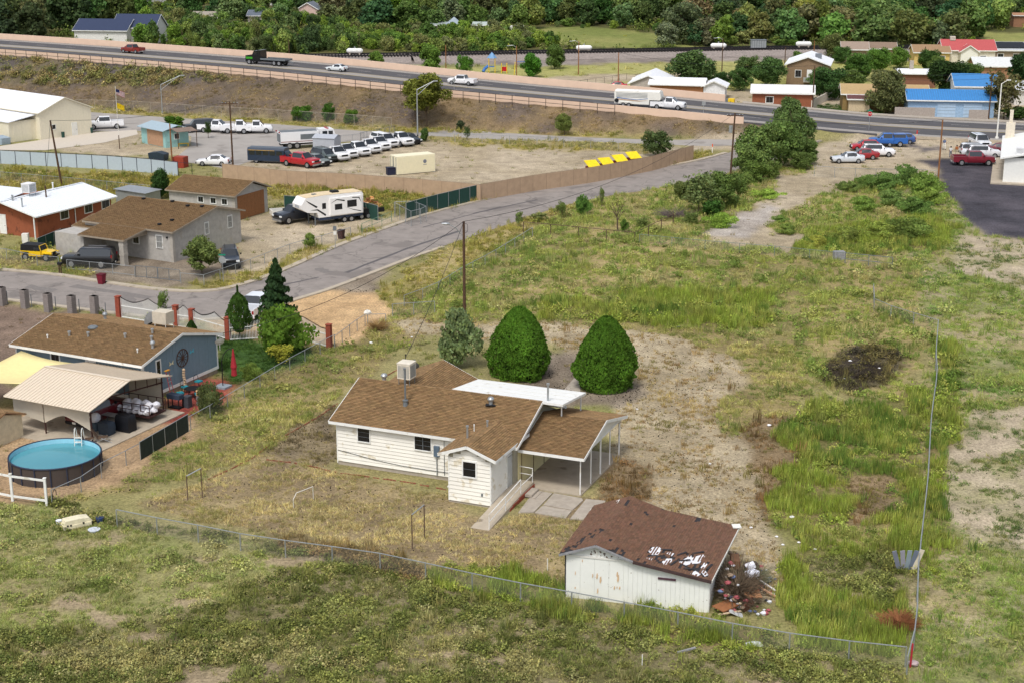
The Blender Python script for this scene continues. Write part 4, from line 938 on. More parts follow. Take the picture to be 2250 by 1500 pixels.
def cloth(name,label,a,b,topz,bot,m=cl,th=0.02,T=None,n=14):
 """hanging cloth between local points a, b with lower edge heights bot(t)"""
 mb = MB()
 for k in range(n):
  t0,t1 = k / n,(k + 1) / n; P = lambda t: (a[0] + (b[0] - a[0]) * t,a[1] + (b[1] - a[1]) * t)
  p,q = P(t0),P(t1); w = 0.04 * math.sin(t0 * 9)
  mb.quad((p[0],p[1] + w,bot(t0)),(q[0],q[1] + 0.04 * math.sin(t1 * 9),bot(t1)),(q[0],q[1],topz(t1)),(p[0],p[1],topz(t0)))
 o = obj(name,mb,mt=m,loc=(*bo,0),rz=ba); md = o.modifiers.new('thick','SOLIDIFY'); md.thickness = th
 return tag(o,label,'shade cloth')
cloth('shade_cloth','left grey shade cloth hanging from the front eave of the metal carport',(-5.1,-18.2),(-2.25,-18.2),lambda t: 2.66,lambda t: 1.45 - 0.5 * t)
cloth('shade_cloth','right grey shade cloth with arched lower edge hanging at the carport front beside the pool',(-2.15,-18.2),(2.15,-18.2),lambda t: 2.66,lambda t: 0.95 + 0.95 * math.sin(min(1,t * 1.6) * math.pi / 2) - 1.7 * max(0,t - 0.45) )
cloth('shade_cloth','long grey shade cloth closing the rear side of the metal carport',(-1.0,-10.05),(2.2,-10.05),lambda t: 2.6,lambda t: 0.35)
sail = cm('pale yellow shade sail',(228,212,152),0.8,var=0.05)
sl_ = MB(); A_ = Vector((-11.9,-10.0,3.0)); B_ = Vector((-5.0,-10.6,2.95)); C_ = Vector((-5.4,-16.2,2.9)); D_ = Vector((-12.5,-18.0,2.3)); n = 10
def sp(s,t):
 p = A_.lerp(B_,s).lerp(D_.lerp(C_,s),t); c = -0.5 * math.sin(math.pi * s) * math.sin(math.pi * t); e = 1 - 0.10 * math.sin(math.pi * s); m_2 = (A_ + B_ + C_ + D_) / 4
 q = m_2 + (p - m_2) * (1 - 0.12 * (math.sin(math.pi * s) * abs(2 * t - 1) + math.sin(math.pi * t) * abs(2 * s - 1))); q.z += c; return tuple(q)
sl_.add([sp(i / n,j / n) for i in range(n + 1) for j in range(n + 1)],[(i * 11 + j,i * 11 + 11 + j,i * 11 + 12 + j,i * 11 + j + 1) for i in range(n) for j in range(n)])
o = obj('shade_sail',sl_,loc=(*bo,0),rz=ba,mt=sail,smooth=True); o.modifiers.new('thick','SOLIDIFY').thickness = 0.02; tag(o,'pale yellow shade sail stretched between blue house and metal carport','shade sail')
po = G(121,996,1.3); POOL_R = 3.3
PL = thing('swimming_pool','round above-ground pool with dark woven wall and turquoise water','pool',(*po,0)); PL.scale = (0.93,0.93,1)
BLD.append((po,0,(-3.5,3.5,-3.5,3.5)))
wv = cm('dark woven pool wall',(74,66,62),0.7,var=0.15,scale=30); pr_ = 3.3; n = 18
for k in range(n):
 a0,a1 = 2 * math.pi * k / n,2 * math.pi * (k + 1) / n; mb = MB()
 for q in range(4):
  b0 = a0 + (a1 - a0) * q / 4; b1 = a0 + (a1 - a0) * (q + 1) / 4
  c0,s0,c1,s1 = math.cos(b0),math.sin(b0),math.cos(b1),math.sin(b1)
  mb.add([(pr_ * c0,pr_ * s0,0),(pr_ * c1,pr_ * s1,0),(pr_ * c1,pr_ * s1,1.28),(pr_ * c0,pr_ * s0,1.28)],[(0,1,2,3)])
 obj('wall_panel',mb,PL,mt=wv)
 obj('upright',MB().bar((3.34 * math.cos(a0),3.34 * math.sin(a0),0),(3.34 * math.cos(a0),3.34 * math.sin(a0),1.3),0.07),PL,mt=cm('pool frame',(44,52,72),0.5))
obj('rim',MB().tube([(3.33 * math.cos(2 * math.pi * k / 48),3.33 * math.sin(2 * math.pi * k / 48),1.3) for k in range(49)],0.055),PL,mt=MATS['pool frame'])
ln = MB(); n = 48
for k in range(n):
 a0,a1 = 2 * math.pi * k / n,2 * math.pi * (k + 1) / n
 ln.add([(3.26 * math.cos(a0),3.26 * math.sin(a0),1.3),(3.26 * math.cos(a1),3.26 * math.sin(a1),1.3),(3.24 * math.cos(a1),3.24 * math.sin(a1),0.02),(3.24 * math.cos(a0),3.24 * math.sin(a0),0.02)],[(0,1,2,3)])
ln.add([(3.24 * math.cos(2 * math.pi * k / n),3.24 * math.sin(2 * math.pi * k / n),0.02) for k in range(n)],[tuple(range(n))])
obj('liner',ln,PL,mt=cm('pale blue liner',(150,205,222),0.5,var=0.05))
wm = bpy.data.materials.new('pool water'); wm.use_nodes = True; nt = wm.node_tree; b = nt.nodes['Principled BSDF']
b.inputs['Roughness'].default_value = 0.06; b.inputs['Base Color'].default_value = (*lin((88,168,182)),1); b.inputs['Transmission Weight'].default_value = 0.25; b.inputs['IOR'].default_value = 1.33
nz = nt.nodes.new('ShaderNodeTexNoise'); nz.inputs['Scale'].default_value = 2.2; nz.inputs['Detail'].default_value = 3; bp = nt.nodes.new('ShaderNodeBump'); bp.inputs['Strength'].default_value = 0.5; bp.inputs['Distance'].default_value = 0.1
n3 = nt.nodes.new('ShaderNodeTexNoise'); n3.inputs['Scale'].default_value = 0.55; n3.inputs['Detail'].default_value = 5; cr = nt.nodes.new('ShaderNodeMix'); cr.data_type = 'RGBA'; cr.inputs[6].default_value = (*lin((46,128,150)),1); cr.inputs[7].default_value = (*lin((124,196,204)),1); nt.links.new(n3.outputs[0],cr.inputs[0]); nt.links.new(cr.outputs[2],b.inputs['Base Color']); nt.links.new(nz.outputs[0],bp.inputs['Height']); nt.links.new(bp.outputs[0],b.inputs['Normal'])
obj('water',MB().add([(3.24 * math.cos(2 * math.pi * k / n),3.24 * math.sin(2 * math.pi * k / n),0.98) for k in range(n)],[tuple(range(n))]),PL,mt=wm)
ld = thing('pool_ladder','white A-frame ladder over the far edge of the pool','ladder',(po[0] + 0.9,po[1] + 2.75,0))
for x in (-0.25,0.25):
 obj('side_rail',MB().tube([(x,0.75,0.0),(x,0.35,1.9),(x,0.2,2.15),(x,0.0,2.15),(x,-0.15,1.9),(x,-0.4,0.3)],0.03),ld,mt=M['white'])
for z in (0.5,0.85,1.2,1.5): obj('rung',MB().bx(-0.25,0.25,-0.45 + (z) * 0.18,-0.33 + z * 0.18,z,z + 0.05),ld,mt=M['white'])
SS = thing('small_shed','small cream shed with brown board roof left of the pool','shed',(*G(52,958),0),R(-26))
walls(SS,-5,0,-3.6,0,1.7,cm('ribbed beige wall',(206,196,170),0.8),2.2,-1.8,'v' if 0 else 'u')
vboards(SS,'v-',-3.6,-5,0,lambda s: 1.68,0,0.3,MATS['ribbed beige wall'])
gb_ = gable(SS,-5.2,0.25,-3.85,0.2,1.75,1.75,-1.8,2.45,'u',m=cm('tan roof board',(150,116,84),0.9,var=0.2),th=0.08,fascia=0.1,fm=MATS['tan roof board'],shing=M['shingle'],seed=30)
BLD.append((G(52,958),R(-26),(-5,0,-3.6,0)))
# things under and around the carport -----------------------------------------------------------
def lp(u,v,z=0.0): return (*sub(u,v,bo,ba),z)
tr = thing('utility_trailer','flat utility trailer with dark rail sides piled with white bags under the carport','trailer',lp(1.2,-12.2,0.08),ba + R(2))
obj('deck',MB().bx(-1.2,2.2,-1.0,1.0,0.45,0.55),tr,mt=brn)
for y in (-1.0,1.0):
 obj('rail',MB().bar((-1.2,y,1.45),(2.2,y,1.45),0.05),tr,mt=brn); obj('rail',MB().bar((-1.2,y,0.95),(2.2,y,0.95),0.04),tr,mt=brn)
 for x in (-1.2,-0.3,0.6,1.4,2.2): obj('stake',MB().bar((x,y,0.5),(x,y,1.45),0.05),tr,mt=brn)
for y in (-1.12,1.12): obj('wheel',MB().cyl((0.4,y - 0.09,0.3),(0.4,y + 0.09,0.3),0.3,n=14),tr,mt=M['tyre'])
def blob(seed,r=0.35,f=(1,1,0.8),n=9):
 rr = random.Random(seed); mb = MB(); vs = []; fs = []
 for i in range(6):
  th = math.pi * i / 5
  for k in range(n):
   q = r * (1 + rr.uniform(-0.3,0.22)) * math.sin(th) if 0 < i < 5 else 0.02; a = 2 * math.pi * k / n
   vs.append((q * math.cos(a) * f[0],q * math.sin(a) * f[1],(r - r * math.cos(th) * (1 + rr.uniform(-0.08,0.08))) * f[2]))
 for i in range(5):
  for k in range(n): fs.append((i * n + k,i * n + (k + 1) % n,(i + 1) * n + (k + 1) % n,(i + 1) * n + k))
 return mb.add(vs,fs)
bagm = cm('white plastic bag',(216,216,222),0.4,var=0.15,scale=4); bagmesh = [blob(s,0.34).mesh('rubbish_bag',bagm,True) for s in range(4)]
for k in range(20):
 x,y = -0.9 + (k % 6) * 0.55,-0.7 + ((k // 6) % 3) * 0.65; z = 0.63 + (0.4 if k >= 14 else 0) + (0.0)
 if k >= 14: x,y = -0.4 + (k - 14) * 0.5,-0.2 + 0.3 * (k % 2)
 q = lp(1.2 + x,-12.2 + y,z); o = obj('rubbish_bag',bagmesh[k % 4],loc=q,rz=k); tag(o,'white plastic rubbish bag piled on the dark utility trailer','bag','rubbish bags piled on the utility trailer')
def wrapped(nm,label,cat,loc,rz,d,m,seed=0):
 mb = MB(); rr = random.Random(seed); x,y,z = d
 P = [(sx * x / 2 * (1 - 0.12 * k) + rr.uniform(-.04,.04),sy * y / 2 * (1 - 0.12 * k) + rr.uniform(-.04,.04),zz * z + rr.uniform(-.03,.03)) for k,zz in ((0,0.02),(0.2,0.5),(0.4,0.93),(1.5,1.0)) for sx,sy in ((-1,-1),(0,-1),(1,-1),(1,0),(1,1),(0,1),(-1,1),(-1,0))]
 fs = [(i * 8 + k,i * 8 + (k + 1) % 8,i * 8 + 8 + (k + 1) % 8,i * 8 + 8 + k) for i in range(3) for k in range(8)] + [tuple(range(24,32))]
 o = obj(nm,mb.add(P,fs),loc=loc,rz=rz,mt=m,smooth=True); return tag(o,label,cat)
wrapped('covered_grill','large barbecue under a black cover at the carport edge, in front of the trailer','barbecue',lp(2.7,-15.0,0.08),ba,(1.3,0.9,1.25),cm('black cover cloth',(24,26,32),0.5,var=0.1),1)
wrapped('covered_cabinet','low cabinet under a dark blue-grey cover between pool and black barbecue cover','cabinet',lp(1.9,-16.2,0.08),ba,(1.0,0.8,0.95),cm('slate cover',(52,62,74),0.6),2)
tbl = thing('work_table','steel work table with a white bin beside it under the carport','table',lp(1.2,-14.6,0.08),ba)
obj('top',MB().bx(-0.9,0.9,-0.35,0.35,0.85,0.9),tbl,mt=M['galv'])
for x in (-0.85,0.85):
 for y in (-0.3,0.3): obj('leg',MB().bx(x - 0.025,x + 0.025,y - 0.025,y + 0.025,0,0.85),tbl,mt=M['steel'])
o = obj('rubbish_bag',blob(9,0.4,(1,1,1)).mesh('rubbish_bag',bagm,True),loc=lp(0.7,-16.0,0.7)); tag(o,'single full white bag standing on a bin left of the slate cover','bag')
o = obj('rubbish_bin',MB().lathe([(0.22,0),(0.28,0.7)],n=12),loc=lp(0.7,-16.0,0.04),mt=cm('grey blue bin',(70,84,96),0.6)); tag(o,'grey-blue bin under the full white bag near the pool','bin')
brown_sling = cm('brown sling fabric',(92,74,60),0.8)
for k,(u,v,lab) in enumerate(((2.3,-18.3,'brown folding lounge chair nearest the pool'),(3.0,-17.6,'second brown folding lounge chair, further from the pool'))):
 L_ = thing('lounge_chair',lab,'chair',lp(u,v,0.08),ba + R(35),'lounge chairs by the pool')
 obj('back',MB().bar((-0.55,0,0.35),(-0.95,0,1.05),0.55,0.04),L_,mt=brown_sling); obj('seat',MB().bar((-0.55,0,0.35),(0.15,0,0.4),0.55,0.04),L_,mt=brown_sling)
 for y in (-0.28,0.28):
  obj('leg',MB().tube([(-0.8,y,0.02),(0.1,y,0.42)],0.02,5),L_,mt=M['galv']); obj('leg',MB().tube([(0.45,y,0.02),(-0.3,y,0.4)],0.02,5),L_,mt=M['galv'])
um = thing('parasol','closed red cantilever parasol on a dark pole with grey square base','umbrella',lp(2.75,-3.1),ba)
obj('base',MB().bx(-0.55,0.55,-0.5,0.5,0,0.16),um,mt=cm('grey base',(140,148,156),0.7)); obj('pole',MB().cyl((0,0,0.1),(0,0,2.3),0.04,n=8),um,mt=M['black'])
obj('arm',MB().tube([(0,0,2.2),(0.1,0.1,2.7),(0.35,0.3,3.1),(0.8,0.5,3.3)],0.03),um,mt=M['black'])
cn = MB(); cn.lathe([(0.04,0.9),(0.24,1.0),(0.2,1.5),(0.26,1.7),(0.16,2.4),(0.05,3.2)],(0.8,0.5,0),9); obj('canopy',cn,um,mt=cm('red canvas',(160,44,52),0.9,var=0.2,scale=3))
pt = thing('patio_table','dark round patio table among teal chairs behind the carport','table',lp(2.1,-6.2),ba); obj('top',MB().cyl((0,0,0.7),(0,0,0.74),0.65,n=18),pt,mt=M['black'])
for k in range(4): obj('leg',MB().cyl((0.45 * math.cos(k * 1.57),0.45 * math.sin(k * 1.57),0),(0.3 * math.cos(k * 1.57),0.3 * math.sin(k * 1.57),0.7),0.025,n=5),pt,mt=M['black'])
ch0 = thing('patio_chair','black wire patio chair with teal cushion by the blue wall below the wheel','chair',lp(0.9,-5.6),ba + 1.2,'teal cushioned patio chairs')
obj('cushion',MB().bx(-0.25,0.25,-0.25,0.25,0.45,0.55),ch0,mt=cm('teal cushion',(38,130,142),0.8))
for x in (-0.22,0.22):
 for y in (-0.22,0.22): obj('leg',MB().cyl((x,y,0),(x,y,0.46),0.018,n=5),ch0,mt=M['black'])
obj('backrest',MB().tube([(-0.25,0.25,0.45),(-0.25,0.3,0.85),(-0.12,0.32,1.0),(0.12,0.32,1.0),(0.25,0.3,0.85),(0.25,0.25,0.45)],0.02,5),ch0,mt=M['black'])
for u,v,a,lab in ((0.95,-3.9,1.5,'teal cushioned chair nearest the parasol'),(1.5,-7.0,-0.6,'teal cushioned chair beside the ladder'),(2.9,-6.6,-2.4,'teal cushioned chair on the fence side of the round table')): dup(ch0,lp(u,v),ba + a,lab,'teal cushioned patio chairs')
la = thing('step_ladder','red and yellow fibreglass ladder leaning on the blue house corner','ladder',lp(0.55,-7.3),ba)
for y in (-0.22,0.22): obj('side_rail',MB().bar((0.5,y,0),(0.05,y * 0.8,2.3),0.06,0.03),la,mt=cm('fibreglass red',(170,70,74),0.5))
for k in range(7): t = (k + 0.7) / 7.7; obj('rung',MB().bar((0.5 - 0.45 * t,-0.2,2.3 * t),(0.5 - 0.45 * t,0.2,2.3 * t),0.05),la,mt=M['galv'])
obj('top_cap',MB().bx(-0.05,0.15,-0.24,0.24,2.28,2.34),la,mt=cm('orange cap',(214,150,50),0.5))
gr = thing('patio_grill','dark gas grill with side shelf on the red patio beside the carport','barbecue',lp(2.6,-9.0),ba)
obj('firebox',MB().bx(-0.6,0.6,-0.3,0.3,0.8,1.15),gr,mt=cm('dark slate metal',(62,72,90),0.4)); obj('cart',MB().bx(-0.5,0.5,-0.25,0.25,0.05,0.12),gr,mt=M['black'])
for x in (-0.5,0.5):
 for y in (-0.25,0.25): obj('leg',MB().bx(x - .03,x + .03,y - .03,y + .03,0,0.8),gr,mt=M['black'])
o = obj('drinks_cooler',MB().bx(-0.25,0.25,-0.25,0.25,0,0.85).bx(-0.27,0.27,-0.27,0.27,0.86,0.93),loc=lp(3.3,-8.4),rz=ba,mt=cm('dark grey bin',(72,74,80),0.5)); tag(o,'dark grey square bin with steel lid on the red patio','bin'); o['kind'] = 'stuff' if False else ''; del o['kind']
pn = thing('planter_stack','pale terracotta planter on top of stacked silver rings by the fence','planter',lp(3.9,-7.6)); obj('planter',MB().lathe([(0.22,0.8),(0.3,0.85),(0.28,1.15),(0.32,1.2)],n=12),pn,mt=cm('tan pot',(206,170,124),0.8)); obj('drum',MB().lathe([(0.28,0),(0.32,0.2),(0.28,0.35),(0.32,0.55),(0.28,0.8)],n=14),pn,mt=M['galv'])
# ---------------------------------------------------------------- grey block house across the street
go = G(382,577); ga = R(-28.5); BLD.append((go,ga,(-13.5,0,-3.8,11.8)))
gb = cm('grey concrete block',(172,168,162),0.92,var=0.16,scale=2.0,bump=0.4,bscale=12,dirt=(lin((168,162,152)),0.8,0.6))
GH = thing('grey_house','grey block house with brown shingle roof, corner pillars and a carport at the street bend','house',(*go,0),ga)
walls(GH,-12.6,0,0,11.8,3.35,gb,4.85,7.3,h1=3.65)
gable(GH,-12.6,0.45,-0.4,12.2,3.47,3.72,7.3,5.0,'u',m=M['shingle'],fascia=0.18,fm=cm('dull fascia',(150,138,122),0.8),shing=M['shingle'],seed=50)
lo_ = gable(GH,-9.9,-3.3,-4.0,-0.39,2.86,3.44,-0.4,3.46,'u',m=M['shingle'],fascia=0.18,fm=MATS['dull fascia'],shing=M['shingle'],seed=52,sides=(1,0))
gable(GH,-14.1,-9.9,-0.6,3.0,2.8,3.3,2.9,3.55,'u',m=M['shingle'],fascia=0.16,fm=MATS['dull fascia'],shing=M['shingle'],seed=54,sides=(1,0))
obj('porch_gable_panel',MB().prism([(-3.8,2.75),(-0.05,2.75),(-0.05,3.36)],'x',-3.55,-3.5),GH,mt=MATS['dull fascia'])
walls(GH,-13.8,-9.6,-3.5,0,2.7,gb,name='side_wall')
pilm = cm('pale pillar block',(172,166,156),0.9,var=0.12)
for (u,v,w,h,nm) in ((-3.8,-3.6,0.62,2.8,'pillar'),(0.06,-0.06,0.7,3.3,'corner_pillar')):
 for k in range(int(h / 0.27)): s_ = w / 2 * (1.0 if k % 4 else 1.08); obj('block',MB().bx(u - s_,u + s_ * (1 if nm == 'pillar' else 0.1),v - s_ * (1 if nm == 'pillar' else 0.1),v + s_,k * 0.27,k * 0.27 + 0.255),GH,mt=pilm)
window(GH,'v-',0,-2.25,-1.45,1.45,2.8,2,1,bars=6); window(GH,'v-',0,-5.6,-4.8,1.6,2.6,2,1); window(GH,'v-',0,-7.8,-6.9,1.5,2.6,2,1,fm=M['white'])
window(GH,'u+',0,5.5,6.05,2.1,3.35,2,1,bars=4); window(GH,'u+',0,9.5,10.2,2.1,3.4,2,1,bars=4)
for u,v in ((-9.9,6.8),(-5.8,7.0),(-3.0,6.3),(-1.2,6.6),(-1.9,2.3),(-2.5,0.9)): zz = 3.47 + (v + 0.4) * 0.199; obj('roof_vent',MB().box((u,v,zz + 0.12),(0.34,0.34,0.18)),GH,mt=M['black'])
obj('wall_lamp',MB().box((-0.7,-0.08,2.7),(0.14,0.14,0.2)),GH,mt=M['black'])
qo = G(518,487); qa = R(-26); BLD.append((qo,qa,(-10,0,0,6.9)))
GA = thing('block_garage','grey block garage with worn brown roof and big wooden door','garage',(*qo,0),qa)
walls(GA,-10,0,0,6.9,3.1,gb,4.2,3.6)
gable(GA,-10.3,0.35,-0.4,7.3,3.2,3.2,3.6,4.5,'u',m=M['shingle'],fascia=0.16,fm=MATS['dull fascia'],shing=M['shingle'],seed=60)
bd = cm('brown plywood door',(140,96,62),0.9,var=0.2,scale=6)
for k in range(8): obj('door_board',MB().bx(0.0,0.07,0.5 + k * 0.7,0.5 + k * 0.7 + 0.68,0.05,3.0),GA,mt=bd)
for k in range(11): obj('corner_block',MB().bx(-0.35,0.06,-0.06,0.4,k * 0.28,k * 0.28 + 0.26),GA,mt=pilm)
for s in (-5.5,-3.6,-1.9): window(GA,'v-',0,s,s + 0.75,2.0,2.65,2,1)
o = obj('corrugated_shed',MB().bx(-2.4,2.4,-1.5,1.5,0,2.0).slab((-2.6,-1.7,2.25),(2.6,-1.7,2.05),(2.6,1.7,2.05),(-2.6,1.7,2.25),0.05),loc=(*G(305,452),0),rz=R(-26),mt=M['galv']); tag(o,'low grey metal shed with flat roof behind the grey house','shed'); o['kind'] = ''; del o['kind']
ko = G(78,523); ka = R(-26); BLD.append((ko,ka,(-9,0.6,0,13)))
bs = cm('red brown stucco',(146,84,58),0.85,var=0.12,scale=1.5,dirt=(lin((112,66,48)),1.2,0.6))
K = thing('stucco_house','red-brown stucco house with white ribbed metal roof at the left edge','house',(*ko,0),ka)
walls(K,-8.9,0.5,0,12.9,2.75,bs,3.75,-4.2,'v')
wmr = cm('white metal roof',(222,226,230),0.4,var=0.04)
gable(K,-9.6,1.2,-0.9,13.3,2.75,2.75,-4.2,4.05,'v',m=wmr,th=0.06,fascia=0.14,ribs=0.45)
obj('roof_wing',MB().slab((-14,3.0,2.9),(-8.5,3.0,2.9),(-8.5,9.0,3.6),(-14,9.0,3.6),0.08),K,mt=wmr)
walls(K,-14,-8.9,3.4,12,2.7,bs,name='wing_wall')
for v in (3.9,8.1,11.2): window(K,'u+',0.5,v,v + 1.3,1.5,2.5,2,1)
window(K,'v-',0,-8.6,-7.6,1.2,2.5,2,1); door(K,'v-',0,-5.3,-4.4,0.05,2.3)
for u in (-6.9,-6.6,0.6): obj('porch_post',MB().bx(u,u + 0.12,-0.75,-0.63,0,2.75),K,mt=M['trim'])
obj('downpipe',MB().cyl((0.62,6.3,0),(0.62,6.3,2.7),0.05,n=6),K,mt=M['trim'])
evap(K,-4.2,4.0,4.0,1.2,1.1,legs=0.4,color=(225,225,225)); vent(K,-4.6,8.5,4.0,0.7,0.08,m=M['trim']); vent(K,-3.8,0.8,3.9,0.6,0.1); vent(K,-1.8,0.2,3.4,1.0,0.08)
wo = G(90,308); wa = R(-40)
wmt = cm('cream ribbed wall',(222,214,192),0.6,var=0.05); WH = thing('warehouse','long cream metal warehouse with bright white roof beside the frontage road','warehouse',(*wo,0),wa)
walls(WH,-26,0,0,10,4.35,wmt,6.4,5.0); BLD.append((wo,wa,(-26,0,-5,10)))
vboards(WH,'u+',0.0,0.0,10.0,lambda s: 4.3 + (5 - abs(s - 5)) * 0.4,0.0,0.5,wmt,'wall_panel',proud=0.03)
gable(WH,-26,0.25,-0.3,10.3,4.4,4.4,5.0,6.55,'u',m=cm('white coated roof',(226,228,234),0.6,var=0.08,scale=0.8),th=0.12,fascia=0.16,fm=wmt)
walls(WH,-26,-1.2,-5.0,0,3.3,wmt,name='annex_wall')
obj('annex_roof',MB().slab((-26,-5.2,3.35),(-0.9,-5.2,3.35),(-0.9,-0.02,4.1),(-26,-0.02,4.1),0.1),WH,mt=MATS['white coated roof'])
obj('large_door',MB().bx(-1.2,-1.12,-4.3,-0.9,0.05,3.1).bx(-1.12,-1.1,-2.65,-2.55,0.05,3.1),WH,mt=wmt,kind='stuff')
door(WH,'u+',0.035,6.1,7.0,0.0,2.1,M['white']); window(WH,'u+',0.035,2.3,2.9,1.5,2.2,1,1)
o = obj('rubbish_bin',MB().lathe([(0.25,0),(0.3,0.95)],n=10),loc=(*G(139,303),0),mt=cm('green bin',(40,70,62),0.6)); tag(o,'dark green bin standing against the warehouse wall','bin')
o = obj('rubbish_bin',MB().lathe([(0.25,0),(0.3,0.95)],n=10),loc=(*G(201,293),0),mt=MATS['green bin']); tag(o,'dark green bin at the rear corner of the warehouse by the white trucks','bin')
o = obj('dumpster',MB().prism([(-1,0),(1,0),(1.15,1.1),(-1.15,1.3)],'y',-0.8,0.8),loc=(*G(6,317),0),rz=R(-40),mt=cm('pale blue tank',(150,166,178),0.6)); tag(o,'pale grey-blue skip against the warehouse annex','skip')
oo = G(365,326); oa = R(-47); OF = thing('teal_hut','small hut with teal and tan walls and grey metal roof between truck lots','hut',(*oo,0),oa); BLD.append((oo,oa,(-7,0,0,4.3)))
teal = cm('faded teal board',(146,188,186),0.8,var=0.1); tanw = cm('tan board',(176,140,112),0.85,var=0.15)
walls(OF,-7.5,0,0,4.2,2.7,teal);
obj('tan_panel',MB().bx(-5.6,-0.8,-0.06,0,0.1,2.5),OF,mt=tanw); obj('porch_panel',MB().bx(0,0.06,0.4,3.8,0.9,2.4),OF,mt=teal)
obj('roof',MB().slab((-7.8,-0.6,2.75),(0.3,-0.6,2.75),(0.3,2.2,3.45),(-7.8,2.2,3.45),0.08).slab((-7.8,2.2,3.45),(0.3,2.2,3.45),(0.3,5.0,2.7),(-7.8,5.0,2.7),0.08),OF,mt=cm('grey roof sheet',(158,176,186),0.5,var=0.08))
obj('porch_roof',MB().slab((0.3,0.8,3.1),(2.2,0.8,2.7),(2.2,4.6,2.6),(0.3,4.6,3.0),0.06),OF,mt=cm('brown porch roof',(130,112,100),0.8))
for v in (1.0,4.4): obj('porch_post',MB().cyl((2.1,v,0),(2.1,v,2.6),0.06,n=6),OF,mt=M['wood'])
window(OF,'u+',0.06,1.6,2.4,1.3,2.1,2,1)
yl = cm('yellow paint',(226,190,40),0.6)
bn = thing('yellow_bench','small yellow bench beside the teal hut','bench',(*G(403,322),0),oa + 1.2); obj('seat',MB().bx(-0.9,0.9,-0.2,0.2,0.42,0.5),bn,mt=yl)
for x in (-0.75,0.75): obj('leg',MB().bx(x - 0.07,x + 0.07,-0.15,0.15,0,0.42),bn,mt=yl)
to = G(873,386); CT = thing('shipping_container','cream shipping container with round emblem standing alone on the dirt lot','container',(*to,0),R(29)); ccm = cm('cream container steel',(232,224,194),0.55,var=0.05)
obj('body',MB().bx(0,6.06,0,2.44,0.1,2.65),CT,mt=ccm)
rb = MB()
for k in range(40): rb.bx(0.1 + k * 0.148,0.1 + k * 0.148 + 0.07,-0.03,0,0.3,2.5)
obj('corrugation',rb,CT,mt=ccm,kind='stuff')
for v in (0.3,1.15,1.3,2.1): obj('lock_rod',MB().cyl((-0.05,v,0.2),(-0.05,v,2.55),0.025,n=5),CT,mt=M['steel'])
obj('emblem',MB().cyl((4.4,-0.045,1.7),(4.4,-0.035,1.7),0.28,n=14),CT,mt=cm('grey print',(120,124,134),0.7)); obj('emblem',MB().bx(4.1,4.7,-0.045,-0.035,1.2,1.27),CT,mt=MATS['grey print'])
for x,y in ((0.1,0.1),(5.9,0.1),(0.1,2.3),(5.9,2.3)): obj('foot',MB().box((x,y,0.05),(0.18,0.18,0.1)),CT,mt=M['steel'])
o = obj('generator',MB().bx(-0.8,0.8,-0.5,0.5,0,1.0).bx(-0.85,0.85,-0.55,0.55,1.0,1.08),loc=(*G(862,384),0),rz=R(20),mt=cm('dark navy box',(34,38,60),0.6)); tag(o,'dark navy box at the left end of the cream container','box')
MS = thing('metal_shed','small pale metal shed beside the tanker truck','shed',(*G(688,334),0),R(-15)); gm_ = cm('pale ribbed metal',(172,176,184),0.5,var=0.06)
walls(MS,0,3.6,0,2.8,2.2,gm_,2.6,1.4); gable(MS,-0.1,3.7,-0.15,2.95,2.2,2.2,1.4,2.65,'u',m=gm_,th=0.04,fascia=0)
vboards(MS,'v-',0,0,3.6,lambda s: 2.18,0,0.4,gm_,proud=0.02)
ro = G(2176,405); RW = thing('white_building','white metal building with chimney and concrete walk at the right edge','building',(*ro,0),R(-18))
wbm = cm('white ribbed panel',(226,226,222),0.6,var=0.04); BLD.append((ro,R(-18),(-0.5,12,-0.5,22)))
obj('walk',MB().bx(0,14,0,24,0,0.2),RW,mt=M['conc']); walls(RW,1.6,14,1.3,22,3.6,wbm)
vboards(RW,'v-',1.3,1.6,14,lambda s: 3.5,0.2,0.4,wbm); vboards(RW,'u-',1.6,1.3,22,lambda s: 3.5,0.2,0.6,cm('cream panel',(206,202,184),0.7),proud=0.02)
obj('roof',MB().slab((1.0,0.8,3.6),(8,0.8,5.0),(8,22.5,5.0),(1.0,22.5,3.6),0.2).slab((8,0.8,5.0),(15,0.8,3.6),(15,22.5,3.6),(8,22.5,5.0),0.2),RW,mt=wbm)
obj('chimney',MB().bx(1.4,2.7,19,20.3,3.6,6.0).bx(1.8,2.3,19.4,19.9,6.0,7.9),RW,mt=cm('cream chimney',(214,204,186),0.8)); evap(RW,3.6,2.4,3.9,1.1,0.9,legs=0.15,color=(220,220,222))
BLOCKS_DONE = True
